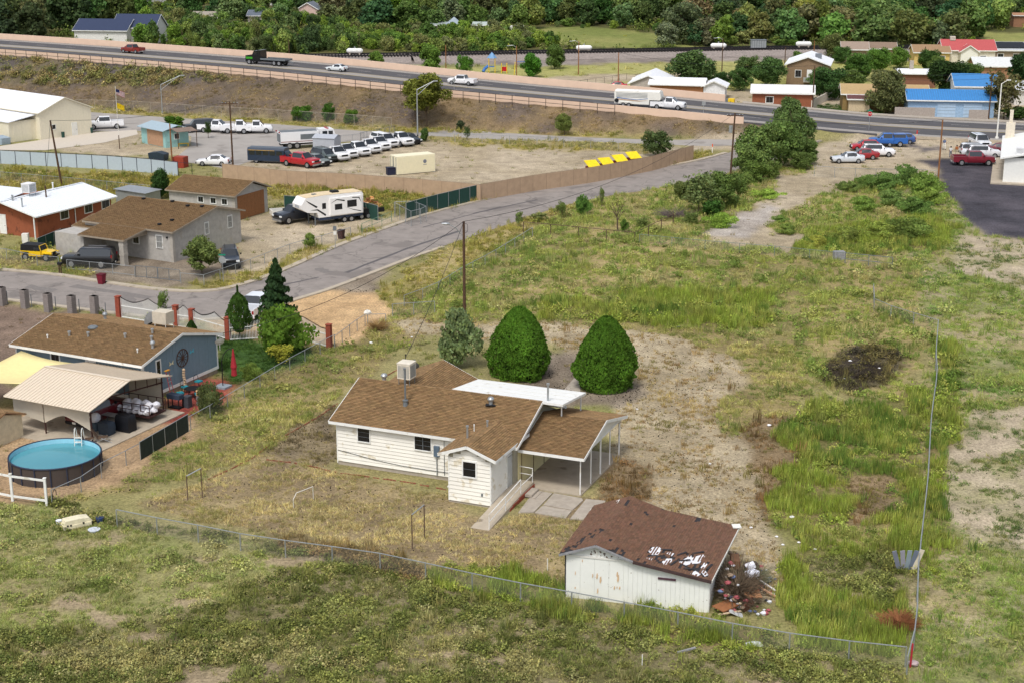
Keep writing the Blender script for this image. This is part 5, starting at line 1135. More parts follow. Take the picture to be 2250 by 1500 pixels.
# ---------------------------------------------------------------- vehicles
PROTO = {}
def loft(stations):
 """stations: x, zb, zbelt, ztop, hw, hwr, kind of strip to the next: b body, g side glass, w windscreen/backlight"""
 body = MB(); GL = {}; V = []
 for (x,zb,zl,zt3,hw,hr,k) in stations:
  half = [(hw - 0.1,zb),(hw,zb + 0.16),(hw,zl - 0.18),(hw - 0.05,zl),(hr,zt3 - 0.05),(hr - 0.16,zt3)]
  V.append([(x,y,z) for y,z in half] + [(x,-y,z) for y,z in reversed(half)])
 n = 12
 allv = [p for r_ in V for p in r_]; body.v = list(allv)
 for i in range(len(V) - 1):
  k = stations[i][6]
  for j in range(n):
   f = (i * n + j,i * n + (j + 1) % n,(i + 1) * n + (j + 1) % n,(i + 1) * n + j)
   side = j in (3,7); top = j in (4,5,6)
   g = (k == 'g' and side) or (k == 'w' and top)
   if g: GL.setdefault(('side_windows',j) if side else (('windscreen' if not any(q[0] == 'windscreen' for q in GL) or ('windscreen',i) in GL else 'rear_window'),i),[]).append(f)
   else: body.f.append(f); body.t.append(None)
 body.f.append(tuple(range(n - 1,-1,-1))); body.t.append(None); body.f.append(tuple((len(V) - 1) * n + j for j in range(n))); body.t.append(None)
 gl = []
 for (nm,_),fs in GL.items():
  ix = sorted({i for f in fs for i in f}); mp_ = {a: b for b,a in enumerate(ix)}; gl.append((nm,MB().add([allv[i] for i in ix],[tuple(mp_[i] for i in f) for f in fs])))
 return body,gl
def wheels(T,xs,r=0.34,y=0.8,w=0.22,dual=False):
 for x in xs:
  for s in (-1,1):
   t = obj('wheel',PROTO.setdefault(('tyre',r,w),MB().cyl((0,-w / 2,0),(0,w / 2,0),r,n=18).mesh('wheel',M['tyre'],True)),T,(x,s * y,r))
   rm = PROTO.setdefault(('rim',r,w),MB().cyl((0,-w / 2 - 0.012,0),(0,w / 2 + 0.012,0),r * 0.62,n=12).cyl((0,-w / 2 - 0.03,0),(0,w / 2 + 0.03,0),r * 0.2,n=8).mesh('rim',M['rim'],True))
   obj('rim',rm,t)
   obj('wheel_arch',PROTO.setdefault(('arch',r),MB().cyl((0,-0.012,0),(0,0.012,0),r * 1.16,n=18).mesh('wheel_arch',M['black'])),T,(x,s * (y + w / 2 - 0.07),r + 0.02))
def details(T,L,hw,zh,zt3,front=None,rear=None,grille=True,mirror=(0.9,1.05),bump=M['steel']):
 xf = L / 2;
 for s in (-1,1):
  obj('headlight',MB().box((xf - 0.05,s * (hw - 0.24),zh),(0.14,0.34,0.16)),T,mt=M['lampwhite'])
  obj('taillight',MB().box((-xf + 0.04,s * (hw - 0.12),zt3),(0.1,0.18,0.28)),T,mt=M['lampred'])
  obj('mirror',MB().box((mirror[0],s * (hw + 0.1),mirror[1]),(0.12,0.18,0.15)),T,mt=M['black'])
 obj('bumper',MB().box((xf + 0.01,0,0.45),(0.12,hw * 1.8,0.2)),T,mt=bump); obj('bumper',MB().box((-xf - 0.01,0,0.48),(0.1,hw * 1.8,0.2)),T,mt=bump)
 if grille: obj('grille',MB().box((xf - 0.02,0,zh - 0.02),(0.1,hw * 1.05,0.22)),T,mt=M['black'])
 obj('number_plate',MB().box((-xf - 0.07,0,0.52),(0.02,0.32,0.15)),T,mt=M['white'])
 for s in (-1,1):
  for x in (0.15,-0.85): obj('door_handle',MB().box((x,s * (hw - 0.0),0.92 if zt3 < 1 else 1.02),(0.16,0.03,0.03)),T,mt=M['black'])
def mk(kind,T,color):
 if kind in ('sedan','hatch','suv','minivan','bigsuv'):
  P = {'sedan': (4.7,0.9,[(2.35,.38,.62,.66,.72,.6,'b'),(2.2,.28,.74,.78,.86,.74,'b'),(1.0,.25,.88,.93,.9,.74,'w'),(0.25,.25,.93,1.38,.9,.62,'g'),(-0.6,.25,.94,1.43,.9,.63,'g'),(-1.15,.25,.96,1.36,.9,.62,'w'),(-1.75,.28,.98,1.03,.89,.74,'b'),(-2.3,.35,.93,.97,.82,.66,'b'),(-2.36,.5,.8,.84,.76,.6,'b')],0.33,(1.42,-1.38),.66,.8),
             'hatch': (4.3,0.88,[(2.15,.38,.64,.68,.7,.6,'b'),(2.0,.28,.78,.82,.84,.72,'b'),(1.1,.25,.92,.96,.88,.74,'w'),(0.35,.25,.96,1.44,.88,.62,'g'),(-1.2,.25,.98,1.46,.88,.62,'g'),(-1.6,.27,1.0,1.4,.87,.6,'w'),(-2.1,.32,1.0,1.05,.84,.68,'b'),(-2.15,.45,.9,.95,.8,.64,'b')],0.33,(1.32,-1.28),.7,.85),
             'suv': (4.75,0.93,[(2.38,.45,.8,.85,.76,.66,'b'),(2.2,.34,.98,1.03,.88,.76,'b'),(1.15,.32,1.08,1.13,.92,.78,'w'),(0.45,.32,1.1,1.66,.93,.66,'g'),(-1.5,.32,1.12,1.68,.93,.66,'g'),(-2.0,.34,1.14,1.6,.92,.64,'w'),(-2.3,.38,1.12,1.2,.9,.74,'b'),(-2.38,.5,1.0,1.05,.86,.7,'b')],0.37,(1.45,-1.4),.85,1.05),
             'bigsuv': (5.3,1.0,[(2.65,.5,.9,.95,.82,.72,'b'),(2.45,.38,1.1,1.15,.95,.84,'b'),(1.3,.36,1.16,1.2,.99,.86,'w'),(0.7,.36,1.18,1.85,1.0,.76,'g'),(-2.2,.36,1.2,1.87,1.0,.76,'g'),(-2.5,.38,1.2,1.8,.99,.74,'w'),(-2.62,.45,1.15,1.2,.97,.8,'b')],0.42,(1.6,-1.5),.95,1.15),
             'minivan': (4.9,0.96,[(2.45,.4,.7,.75,.76,.66,'b'),(2.3,.3,.92,.97,.9,.76,'b'),(1.6,.28,1.02,1.07,.94,.78,'w'),(0.6,.28,1.06,1.68,.95,.68,'g'),(-2.0,.28,1.08,1.7,.95,.68,'g'),(-2.3,.32,1.1,1.6,.94,.66,'w'),(-2.45,.42,1.0,1.05,.9,.7,'b')],0.34,(1.5,-1.45),.78,1.0)}[kind]
  L,hw,st_,r,wx,zh,zt3 = P; b,g = loft(st_)
  obj('body',b,T,mt=M['paint'],smooth=True,color=color); [obj(nm,q,T,mt=M['glass']) for nm,q in g]
  wheels(T,wx,r,hw - 0.1); details(T,L,hw,zh,zt3,mirror=(0.75,zh + 0.38),bump=M['black'])
  if kind in ('bigsuv','suv','minivan'):
   for s in (-1,1): obj('roof_rail',MB().bar((0.2,s * 0.5,st_[3][3] + 0.06),(-1.7,s * 0.5,st_[3][3] + 0.06),0.04),T,mt=M['black'] if kind != 'bigsuv' else M['rim'])
 elif kind in ('pickup','crew','regular','camper'):
  L = {'pickup': 5.7,'crew': 5.9,'regular': 5.3,'camper': 5.7}[kind]; ce = {'pickup': -0.25,'crew': -0.75,'regular': 0.25,'camper': -0.5}[kind]; xf = L / 2; hw = 0.98
  st_ = [(xf,.55,.9,.95,.84,.74,'b'),(xf - .2,.42,1.12,1.17,.94,.84,'b'),(xf - 1.35,.4,1.2,1.24,.98,.86,'w'),(xf - 2.0,.4,1.22,1.84,.98,.74,'g'),(ce,.4,1.24,1.86,.98,.74,'w'),(ce - 0.22,.4,1.24,1.28,.98,.84,'b')]
  b,g = loft(st_); obj('cab',b,T,mt=M['paint'],smooth=True,color=color); [obj(nm,q,T,mt=M['glass']) for nm,q in g]
  bx = MB(); x0,x1 = -xf,ce - 0.25
  bx.bx(x0,x1,-0.98,-0.86,0.5,1.24); bx.bx(x0,x1,0.86,0.98,0.5,1.24); bx.bx(x0,x0 + 0.08,-0.86,0.86,0.5,1.22); bx.bx(x1 - 0.06,x1,-0.86,0.86,0.5,1.22)
  obj('bed',bx,T,mt=M['paint'],color=color); obj('bed_floor',MB().bx(x0 + 0.08,x1 - 0.06,-0.86,0.86,0.66,0.74),T,mt=M['black'])
  if kind == 'camper':
   sh,sg = loft([(x1,.9,1.3,1.8,.96,.78,'g'),(x0 + 0.35,.9,1.3,1.82,.96,.78,'w'),(x0,.9,1.28,1.34,.94,.8,'b')]); obj('camper_shell',sh,T,mt=M['paint'],color=color); [obj('shell_window',q,T,mt=M['glass']) for nm,q in sg]
  wheels(T,(xf - 1.0,-xf + 1.15),0.41,0.88,0.26); details(T,L,hw,0.9,0.98,mirror=(xf - 1.7,1.3),bump=M['rim'])
 return T
VN = [0]
def heading_of(px,py,px2,py2):
 a = G(px,py); b = G(px2,py2); return math.degrees(math.atan2(b[1] - a[1],b[0] - a[0]))
def vloc(px,py,hwz=False):
 if not hwz: return (*G(px,py),0.0)
 z = 3.0
 for _ in range(12):
  X,Y = G(px,py,z); d,h = hw_coord(X,Y); z = float(h[0]) + 0.13
 return (X,Y,z)
VP = {}
def car(kind,label,cat,color,px,py,hd,group=None,hwz=False,loc=None):
 loc = loc or vloc(px,py,hwz); name = {'sedan': 'parked_car','hatch': 'parked_car','suv': 'suv','bigsuv': 'suv','minivan': 'minivan','pickup': 'pickup_truck','crew': 'pickup_truck','regular': 'pickup_truck','camper': 'pickup_truck'}[kind]
 if kind in VP:
  r = dup(VP[kind],loc,R(hd),label,group,lin(color)); r['category'] = cat
  for ch in r.children:
   if ch.name.split('.')[0] == 'camper_shell': ch.color = (*lin(color),1)
  return r
 t = thing(name,label,cat,loc,R(hd),group); mk(kind,t,lin(color)); VP[kind] = t; t.scale = (1.05,1.06,1.16)
 return t
W_,SILV,BLK = (236,236,238),(190,198,204),(26,28,32)
car('crew','maroon crew-cab pickup driving on the highway at the far left','pickup truck',(128,42,34),292,117,150,hwz=True)
car('sedan','silver-white sedan driving alone on the highway behind the tow truck','car',(214,220,222),741,157,153,hwz=True)
car('crew','white crew-cab pickup driving on the highway above the leafy embankment tree','pickup truck',W_,1016,187,157,hwz=True)
car('pickup','white pickup towing the striped horse trailer on the highway','pickup truck',W_,1468,241,-19,hwz=True)
car('crew','white crew-cab pickup parked beside the warehouse corner','pickup truck',W_,232,283,196)
car('bigsuv','black SUV parked behind the teal hut','SUV',BLK,437,290,200,'vehicles in the office lot')
car('pickup','white pickup parked right of the black SUV behind the little tree','pickup truck',W_,474,291,-8,'vehicles in the office lot')
car('pickup','white pickup with its tailgate to the dark utility pole','pickup truck',W_,523,292,12,'vehicles in the office lot')
car('pickup','white pickup at the right end of the office lot row','pickup truck',W_,560,293,8,'vehicles in the office lot')
car('sedan','white coupe parked alone by the brown fence','car',W_,470,364,176)
YG = 'vehicles lined up in the fenced dirt lot'
car('crew','bright red pickup between navy bus and grey sedan','pickup truck',(176,28,40),661,366,-32,YG)
car('sedan','grey-green sedan beside the red pickup','car',(112,120,116),697,363,-46,YG)
car('minivan','dark grey-green minivan next to the grey sedan','minivan',(82,92,92),714,354,-50,YG)
car('regular','white pickup next to the grey minivan','pickup truck',W_,738,352,-54,YG)
car('regular','white pickup third from the minivan, half behind its neighbour','pickup truck',W_,757,346,-54,YG)
car('pickup','white extended-cab pickup in the middle of the row with black front','pickup truck',W_,783,341,-54,YG)
car('regular','white pickup right of the extended-cab one','pickup truck',W_,808,335,-54,YG)
car('regular','white pickup in front of the striped service truck','pickup truck',W_,829,329,-54,YG)
car('camper','white service truck with shell body and red stripe','pickup truck',W_,845,322,-54,YG)
car('pickup','white pickup with dark bumper next to the dark sedan at the row end','pickup truck',W_,878,319,-54,YG)
car('sedan','dark grey sedan at the right end of the row by the lamp post','car',(52,58,66),900,315,-54,YG)
car('crew','dark blue pickup parked under the nose of the camper trailer','pickup truck',(34,40,52),655,486,222)
car('bigsuv','black SUV parked in front of the grey house carport','SUV',(18,20,26),198,586,176)
car('suv','dark blue-grey car parked behind the round tree by the grey house','car',(46,54,66),507,583,-78)
car('crew','white pickup parked on the sand behind the conifers','pickup truck',(228,232,238),563,694,78)
RG = 'cars parked on the gravel corner'
car('sedan','silver sedan parked nearest on the gravel corner','car',(206,212,220),1862,358,180,RG)
car('sedan','dark red sedan half hidden behind the silver sedan','car',(150,34,42),1894,350,178,RG)
car('suv','white crossover between the red cars on the gravel corner','SUV',(240,240,244),1928,344,-2,RG)
car('hatch','red car behind the white crossover','car',(176,28,44),1900,331,178,RG)
car('sedan','black sedan between red car and blue pickup','car',(30,34,42),1932,322,178,RG)
car('camper','bright blue pickup with matching canopy shell','pickup truck',(32,96,176),1950,322,177,RG)
car('hatch','blue-grey car mostly hidden behind the blue canopy pickup','car',(60,90,150),1978,316,177,RG)
car('crew','dark red crew-cab pickup on the black gravel by the white building','pickup truck',(122,30,46),2137,363,-2)
car('suv','white SUV behind the dark red pickup','SUV',(236,236,240),2160,347,-4,'white cars behind the dark red pickup')
car('minivan','silver-white minivan between the two white SUVs','minivan',(222,226,232),2146,343,-4,'white cars behind the dark red pickup')
car('bigsuv','white SUV facing the camera at the back of the group','SUV',(232,234,238),2152,325,-88,'white cars behind the dark red pickup')
car('sedan','dark red car at the right edge behind the white building','car',(110,26,40),2205,338,-20)
car('sedan','red car parked by the pole beyond the highway parapet','car',(190,36,40),1352,197,178)
for o_ in list(bpy.data.objects):
 if o_.get('category') and 'highway' in o_.get('label','') and 'driving' in o_['label']: o_.scale = (0.92,0.95,1.0)
car('suv','dark red SUV parked inside the metal carport behind the trailer','SUV',(96,22,30),0,0,-26 + 88,loc=lp(-0.6,-14.2,0.08))
J = thing('off_road_car','yellow off-road car with dark hard top on the grass by the grey house','car',(*G(88,570),0),R(-14)); yc = cm('yellow car paint',(232,190,30),0.35,var=0.03,coat=0.4)
jb = MB().bx(-1.9,0.6,-0.8,0.8,0.5,1.05).prism([(0.6,0.5),(1.75,0.55),(1.8,1.0),(0.6,1.1)],'y',-0.62,0.62); obj('body',jb,J,mt=yc);
for s in (-1,1): obj('fender',MB().bx(0.75,1.95,s * 0.62,s * 0.88,0.82,0.92),J,mt=yc); obj('fender',MB().bx(-1.85,-0.85,s * 0.8,s * 0.92,0.86,0.95),J,mt=M['black'])
obj('hard_top',MB().prism([(-1.85,1.05),(-1.8,1.72),(0.25,1.72),(0.45,1.62),(0.45,1.58),(-0.3,1.58),(-0.3,1.05)],'y',-0.74,0.74),J,mt=M['black'])
obj('windscreen',MB().add([(0.62,-0.68,1.08),(0.62,0.68,1.08),(0.42,0.64,1.6),(0.42,-0.64,1.6)],[(0,1,2,3),(3,2,1,0)]),J,mt=M['glass']); obj('side_window',MB().bx(-0.3,0.45,-0.71,-0.69,1.08,1.55),J,mt=M['glass']); obj('side_window',MB().bx(-0.3,0.45,0.69,0.71,1.08,1.55),J,mt=M['glass'])
obj('windscreen_frame',MB().bar((0.63,-0.72,1.05),(0.43,-0.68,1.65),0.06).bar((0.63,0.72,1.05),(0.43,0.68,1.65),0.06).bar((0.43,-0.68,1.65),(0.43,0.68,1.65),0.06),J,mt=yc)
wheels(J,(1.25,-1.25),0.38,0.78,0.26); obj('bumper',MB().bx(1.9,2.05,-0.75,0.75,0.5,0.62),J,mt=M['black'])
for s in (-0.45,0.45): obj('headlight',MB().cyl((1.78,s,0.8),(1.82,s,0.8),0.1,n=10),J,mt=M['lampwhite'])
obj('grille',MB().bx(1.79,1.81,-0.32,0.32,0.6,0.95),J,mt=M['black'])
tv = vloc(588,143,True); TT = thing('flatbed_truck','black and green flatbed tow truck driving on the highway','truck',tv,R(152)); grn = cm('bright green paint',(60,150,40),0.4); bkp = cm('black truck paint',(22,24,26),0.3,coat=0.4)
obj('cab',MB().prism([(1.6,0.7),(1.6,2.75),(2.5,2.75),(3.0,1.9),(4.6,1.75),(4.7,0.7)],'y',-1.0,1.0),TT,mt=bkp); obj('sleeper',MB().bx(0.9,1.6,-1.05,1.05,0.8,2.9),TT,mt=bkp)
for s in (-1.01,1.01): obj('side_window',MB().prism([(1.8,1.9),(1.8,2.55),(2.35,2.55),(2.75,1.9)],'y',s - 0.01,s + 0.01),TT,mt=M['glass']); obj('stripe',MB().bx(2.9,4.5,s - 0.02,s + 0.02,1.1,1.5),TT,mt=grn)
obj('windscreen',MB().add([(2.53,-0.9,2.68),(2.53,0.9,2.68),(3.03,0.9,1.93),(3.03,-0.9,1.93)],[(0,1,2,3),(3,2,1,0)]),TT,mt=M['glass'])
obj('deck',MB().bx(-5.2,0.8,-1.2,1.2,1.05,1.2),TT,mt=cm('dark steel deck',(70,72,76),0.6)); obj('side_rail',MB().bx(-5.2,0.8,-1.25,-1.2,1.05,1.4),TT,mt=M['steel']); obj('side_rail',MB().bx(-5.2,0.8,1.2,1.25,1.05,1.4),TT,mt=M['steel'])
obj('chassis',MB().bx(-4.8,4.4,-0.5,0.5,0.6,0.95),TT,mt=M['black']); wheels(TT,(3.7,-2.4,-3.6),0.52,0.98,0.3); obj('bumper',MB().bx(4.7,4.85,-1,1,0.5,0.85),TT,mt=M['rim']); obj('boom',MB().bar((-5.0,0,1.0),(-6.3,0,0.7),0.2),TT,mt=M['steel'])
for s in (-0.7,0.7): obj('headlight',MB().box((4.72,s,1.15),(0.08,0.3,0.25)),TT,mt=M['lampwhite'])
hv = vloc(1402,235,True); HT = thing('horse_trailer','long white gooseneck horse trailer with blue and tan swoosh stripes on the highway','trailer',hv,R(-19))
obj('body',MB().prism([(-4.0,0.55),(2.2,0.55),(2.2,1.35),(4.1,1.35),(4.3,1.8),(4.1,2.75),(-3.9,2.75),(-4.05,2.5)],'y',-1.05,1.05),HT,mt=M['white'])
obj('roof',MB().prism([(-1.05,2.75),(1.05,2.75),(0.7,2.9),(-0.7,2.9)],'x',-3.95,4.0),HT,mt=M['trim'])
blu,tn_ = cm('blue stripe',(92,120,170),0.6),cm('tan stripe',(190,150,110),0.6)
for k in range(4): obj('slat_opening',MB().bx(-3.7,1.9,-1.07,-1.05,2.35 - k * 0.22,2.43 - k * 0.22),HT,mt=M['steel'])
obj('stripe',MB().prism([(-3.6,1.5),(0,1.25),(2.0,1.55),(2.0,1.62),(0,1.35),(-3.6,1.66)],'y',-1.085,-1.07),HT,mt=blu); obj('stripe',MB().prism([(-3.6,1.25),(0.4,1.05),(2.1,1.3),(0.4,1.15),(-3.6,1.4)],'y',-1.085,-1.07),HT,mt=tn_)
wheels(HT,(-1.4,-2.4),0.38,0.98,0.24); obj('spare_wheel',MB().cyl((-3.6,-1.2,1.1),(-3.6,-1.07,1.1),0.36,n=16),HT,mt=M['tyre']); obj('neck',MB().bar((4.0,0,1.4),(4.2,0,0.9),0.2),HT,mt=M['black'])
for s in (-1,1): obj('fender',MB().bx(-2.95,-0.9,s * 1.0,s * 1.14,0.78,0.84),HT,mt=M['white'])
kv = (*G(676,324),0); TK = thing('tanker_truck','white fire tanker truck with tandem rear wheels in the truck yard','truck',kv,R(22)); wp = cm('white truck paint',(230,230,232),0.4,coat=0.3,var=0.03)
obj('tank_body',MB().bx(-4.6,1.6,-1.2,1.2,0.95,2.7),TK,mt=wp); obj('hose_bed',MB().bx(-4.4,1.4,-0.9,0.9,2.7,2.8),TK,mt=M['steel']); obj('cab',MB().prism([(1.8,0.8),(1.8,2.9),(4.0,2.9),(4.4,1.8),(4.5,0.8)],'y',-1.15,1.15),TK,mt=wp)
for s in (-1,1):
 obj('side_window',MB().bx(2.2,3.0,s * 1.15,s * 1.17,1.75,2.6),TK,mt=M['glass']); obj('side_window',MB().bx(3.2,3.9,s * 1.15,s * 1.17,1.75,2.6),TK,mt=M['glass']); obj('stripe',MB().bx(-4.6,1.6,s * 1.2,s * 1.215,1.15,1.25),TK,mt=cm('dark red stripe',(120,50,50),0.6)); obj('locker',MB().bx(-1.4,1.2,s * 1.2,s * 1.24,1.5,2.3),TK,mt=M['steel'])
obj('rear_panel',MB().bx(-4.66,-4.6,-1.0,1.0,1.1,2.4),TK,mt=M['steel']); obj('light_bar',MB().bx(3.0,3.3,-0.9,0.9,2.9,3.05),TK,mt=M['lampred']); obj('windscreen',MB().add([(4.03,-1,2.8),(4.03,1,2.8),(4.42,1,1.85),(4.42,-1,1.85)],[(0,1,2,3),(3,2,1,0)]),TK,mt=M['glass'])
wheels(TK,(3.2,-2.0,-3.2),0.53,1.05,0.32); obj('chassis',MB().bx(-4.5,4.4,-0.5,0.5,0.6,0.95),TK,mt=M['black'])
for x in (-4.75,): obj('rear_light',MB().box((x,1.0,2.75),(0.2,0.2,0.2)),TK,mt=M['lampred']); obj('rear_light',MB().box((x,-1.0,2.75),(0.2,0.2,0.2)),TK,mt=M['lampred'])
bv = (*G(597,358),0); NB = thing('small_bus','navy blue shuttle bus parked behind the brown fence','bus',bv,R(-14)); NB.scale = (0.95,0.9,0.88); nv_ = cm('navy bus paint',(38,52,70),0.4,coat=0.3)
obj('body',MB().prism([(-1.15,0.45),(1.15,0.45),(1.15,2.3),(0.9,2.65),(-0.9,2.65),(-1.15,2.3)],'x',-3.6,2.6),NB,mt=nv_); obj('nose',MB().prism([(2.6,0.5),(2.6,2.2),(3.3,1.35),(4.1,1.15),(4.1,0.5)],'y',-0.95,0.95),NB,mt=nv_)
for k in range(5): obj('window',MB().bx(-3.3 + k * 1.15,-2.35 + k * 1.15,-1.17,-1.15,1.45,2.15),NB,mt=M['glass'])
obj('stripe',MB().bx(-3.5,1.0,-1.17,-1.15,2.2,2.28),NB,mt=cm('gold stripe',(190,150,70),0.5)); wheels(NB,(3.1,-2.2),0.4,0.95,0.25); obj('windscreen',MB().add([(2.65,-0.85,2.12),(2.65,0.85,2.12),(3.32,0.85,1.38),(3.32,-0.85,1.38)],[(0,1,2,3),(3,2,1,0)]),NB,mt=M['glass'])
rv = (*G(722,489),0); RV = thing('camper_trailer','white fifth-wheel camper trailer with black swoosh graphics and raised nose','camper',rv,R(214)); rp_ = cm('white camper skin',(236,234,232),0.4,var=0.03)
obj('body',MB().prism([(-4.2,0.95),(1.9,0.95),(2.1,1.6),(3.4,1.75),(4.15,2.2),(4.2,2.7),(3.6,3.5),(1.0,3.62),(-4.1,3.55),(-4.25,3.3)],'y',-1.2,1.2),RV,mt=rp_,smooth=True)
obj('roof',MB().prism([(-4.15,3.57),(1.0,3.64),(3.5,3.53),(3.5,3.55),(1.0,3.69),(-4.15,3.61)],'y',-1.12,1.12),RV,mt=cm('tan camper roof',(214,194,160),0.8)); obj('skirt',MB().bx(-4.15,1.8,-1.16,1.16,0.6,0.97),RV,mt=cm('dark blue skirt',(52,62,82),0.5))
obj('roof_air_conditioner',MB().prism([(-1.4,3.6),(-0.4,3.6),(-0.5,3.9),(-1.3,3.9)],'y',-0.4,0.4),RV,mt=M['black']); obj('roof_hatch',MB().bx(1.6,2.1,-0.3,0.2,3.62,3.72),RV,mt=M['steel'])
obj('slide_out',MB().bx(-3.9,0.4,1.2,1.42,1.1,3.2),RV,mt=rp_)
yy_ = 1.435
for (x0,x1,z0,z1) in ((-3.2,-1.9,1.9,2.75),(-1.2,-0.2,1.75,2.45)): obj('window',MB().bx(x0,x1,1.42,yy_,z0,z1),RV,mt=M['dark'])
obj('window',MB().bx(0.9,1.4,1.2,1.22,2.0,2.7),RV,mt=M['dark'])
for pts in ([(-3.8,1.3),(-2.6,1.6),(-1.6,2.0),(-2.7,1.5),(-3.8,1.2)],[(-1.5,2.7),(-0.5,2.95),(0.35,2.6),(-0.5,3.05),(-1.6,2.85)],[(-2.6,3.0),(-3.5,2.9),(-3.85,2.3),(-3.6,3.0),(-2.6,3.1)]): obj('graphic',MB().prism(pts,'y',1.42,1.433),RV,mt=M['black'])
for pts in ([(1.0,1.1),(2.1,1.9),(3.0,2.0),(2.0,2.05),(0.9,1.3)],[(2.2,2.2),(3.2,2.9),(3.6,3.3),(3.1,3.0),(2.0,2.35)]): obj('graphic',MB().prism(pts,'y',1.2,1.213),RV,mt=M['black'])
for s in (-1,1): obj('leg',MB().bx(2.2,2.32,s * 0.9 - 0.05,s * 0.9 + 0.05,0,1.7),RV,mt=M['steel'])
obj('nose_emblem',MB().box((4.17,0,2.45),(0.04,1.1,0.3)),RV,mt=cm('grey lettering band',(170,174,180),0.6)); obj('front_locker',MB().bx(1.9,1.98,-0.9,0.9,1.0,1.55),RV,mt=M['white'])
wheels(RV,(-1.6,-2.55),0.38,1.08,0.24)
o = thing('small_trailer','small white box trailer with dark inside at the left of the dark blue pickup','trailer',(*G(622,478),0),R(20)); obj('box',MB().bx(-1.5,1.5,-0.9,-0.82,0.45,1.05).bx(-1.5,1.5,0.82,0.9,0.45,1.05).bx(-1.5,-1.42,-0.82,0.82,0.45,1.05).bx(1.42,1.5,-0.82,0.82,0.45,1.05),o,mt=M['white'],kind='stuff'); obj('floor',MB().bx(-1.42,1.42,-0.82,0.82,0.5,0.56),o,mt=M['black']); wheels(o,(0,),0.32,0.98,0.18)
jt = thing('flat_trailer','rusty flat trailer stacked with planks right of the camper','trailer',(*G(795,478),0),R(32)); obj('deck',MB().bx(-2.6,2.6,-1.1,1.1,0.65,0.8),jt,mt=M['steel']); obj('side',MB().bx(-2.6,2.6,-1.14,-1.08,0.65,1.25),jt,mt=M['black']); wheels(jt,(-0.6,0.3),0.36,1.15,0.2)
rr = random.Random(5)
for k in range(14): obj('plank',MB().bar((rr.uniform(-2.4,-1),rr.uniform(-0.9,0.9),0.86 + k * 0.03),(rr.uniform(1,2.6),rr.uniform(-0.9,0.9),0.86 + k * 0.03),0.2,0.05),jt,mt=M['tintrough'],color=lin(rr.choice(((206,176,140),(150,120,96),(196,190,182),(110,84,66)))))
lg = MB().cyl((0,-0.22,0),(0,0.22,0),0.13,n=8).mesh('firewood_log',M['tintrough'],True); wpC = G(815,458)
for k in range(40):
 a,r2 = rr.uniform(0,6.28),rr.uniform(0,1.7); h = max(0,1.5 - r2 * 0.75) * rr.uniform(0.3,1)
 o = obj('firewood_log',lg,loc=(wpC[0] + r2 * math.cos(a),wpC[1] + r2 * 0.7 * math.sin(a),0.12 + h),rz=rr.uniform(0,3),color=lin(rr.choice(((196,140,84),(160,108,66),(216,170,116),(120,80,54))))); tag(o,'cut log in the firewood heap behind the flat trailer','log','firewood heap behind the flat trailer')
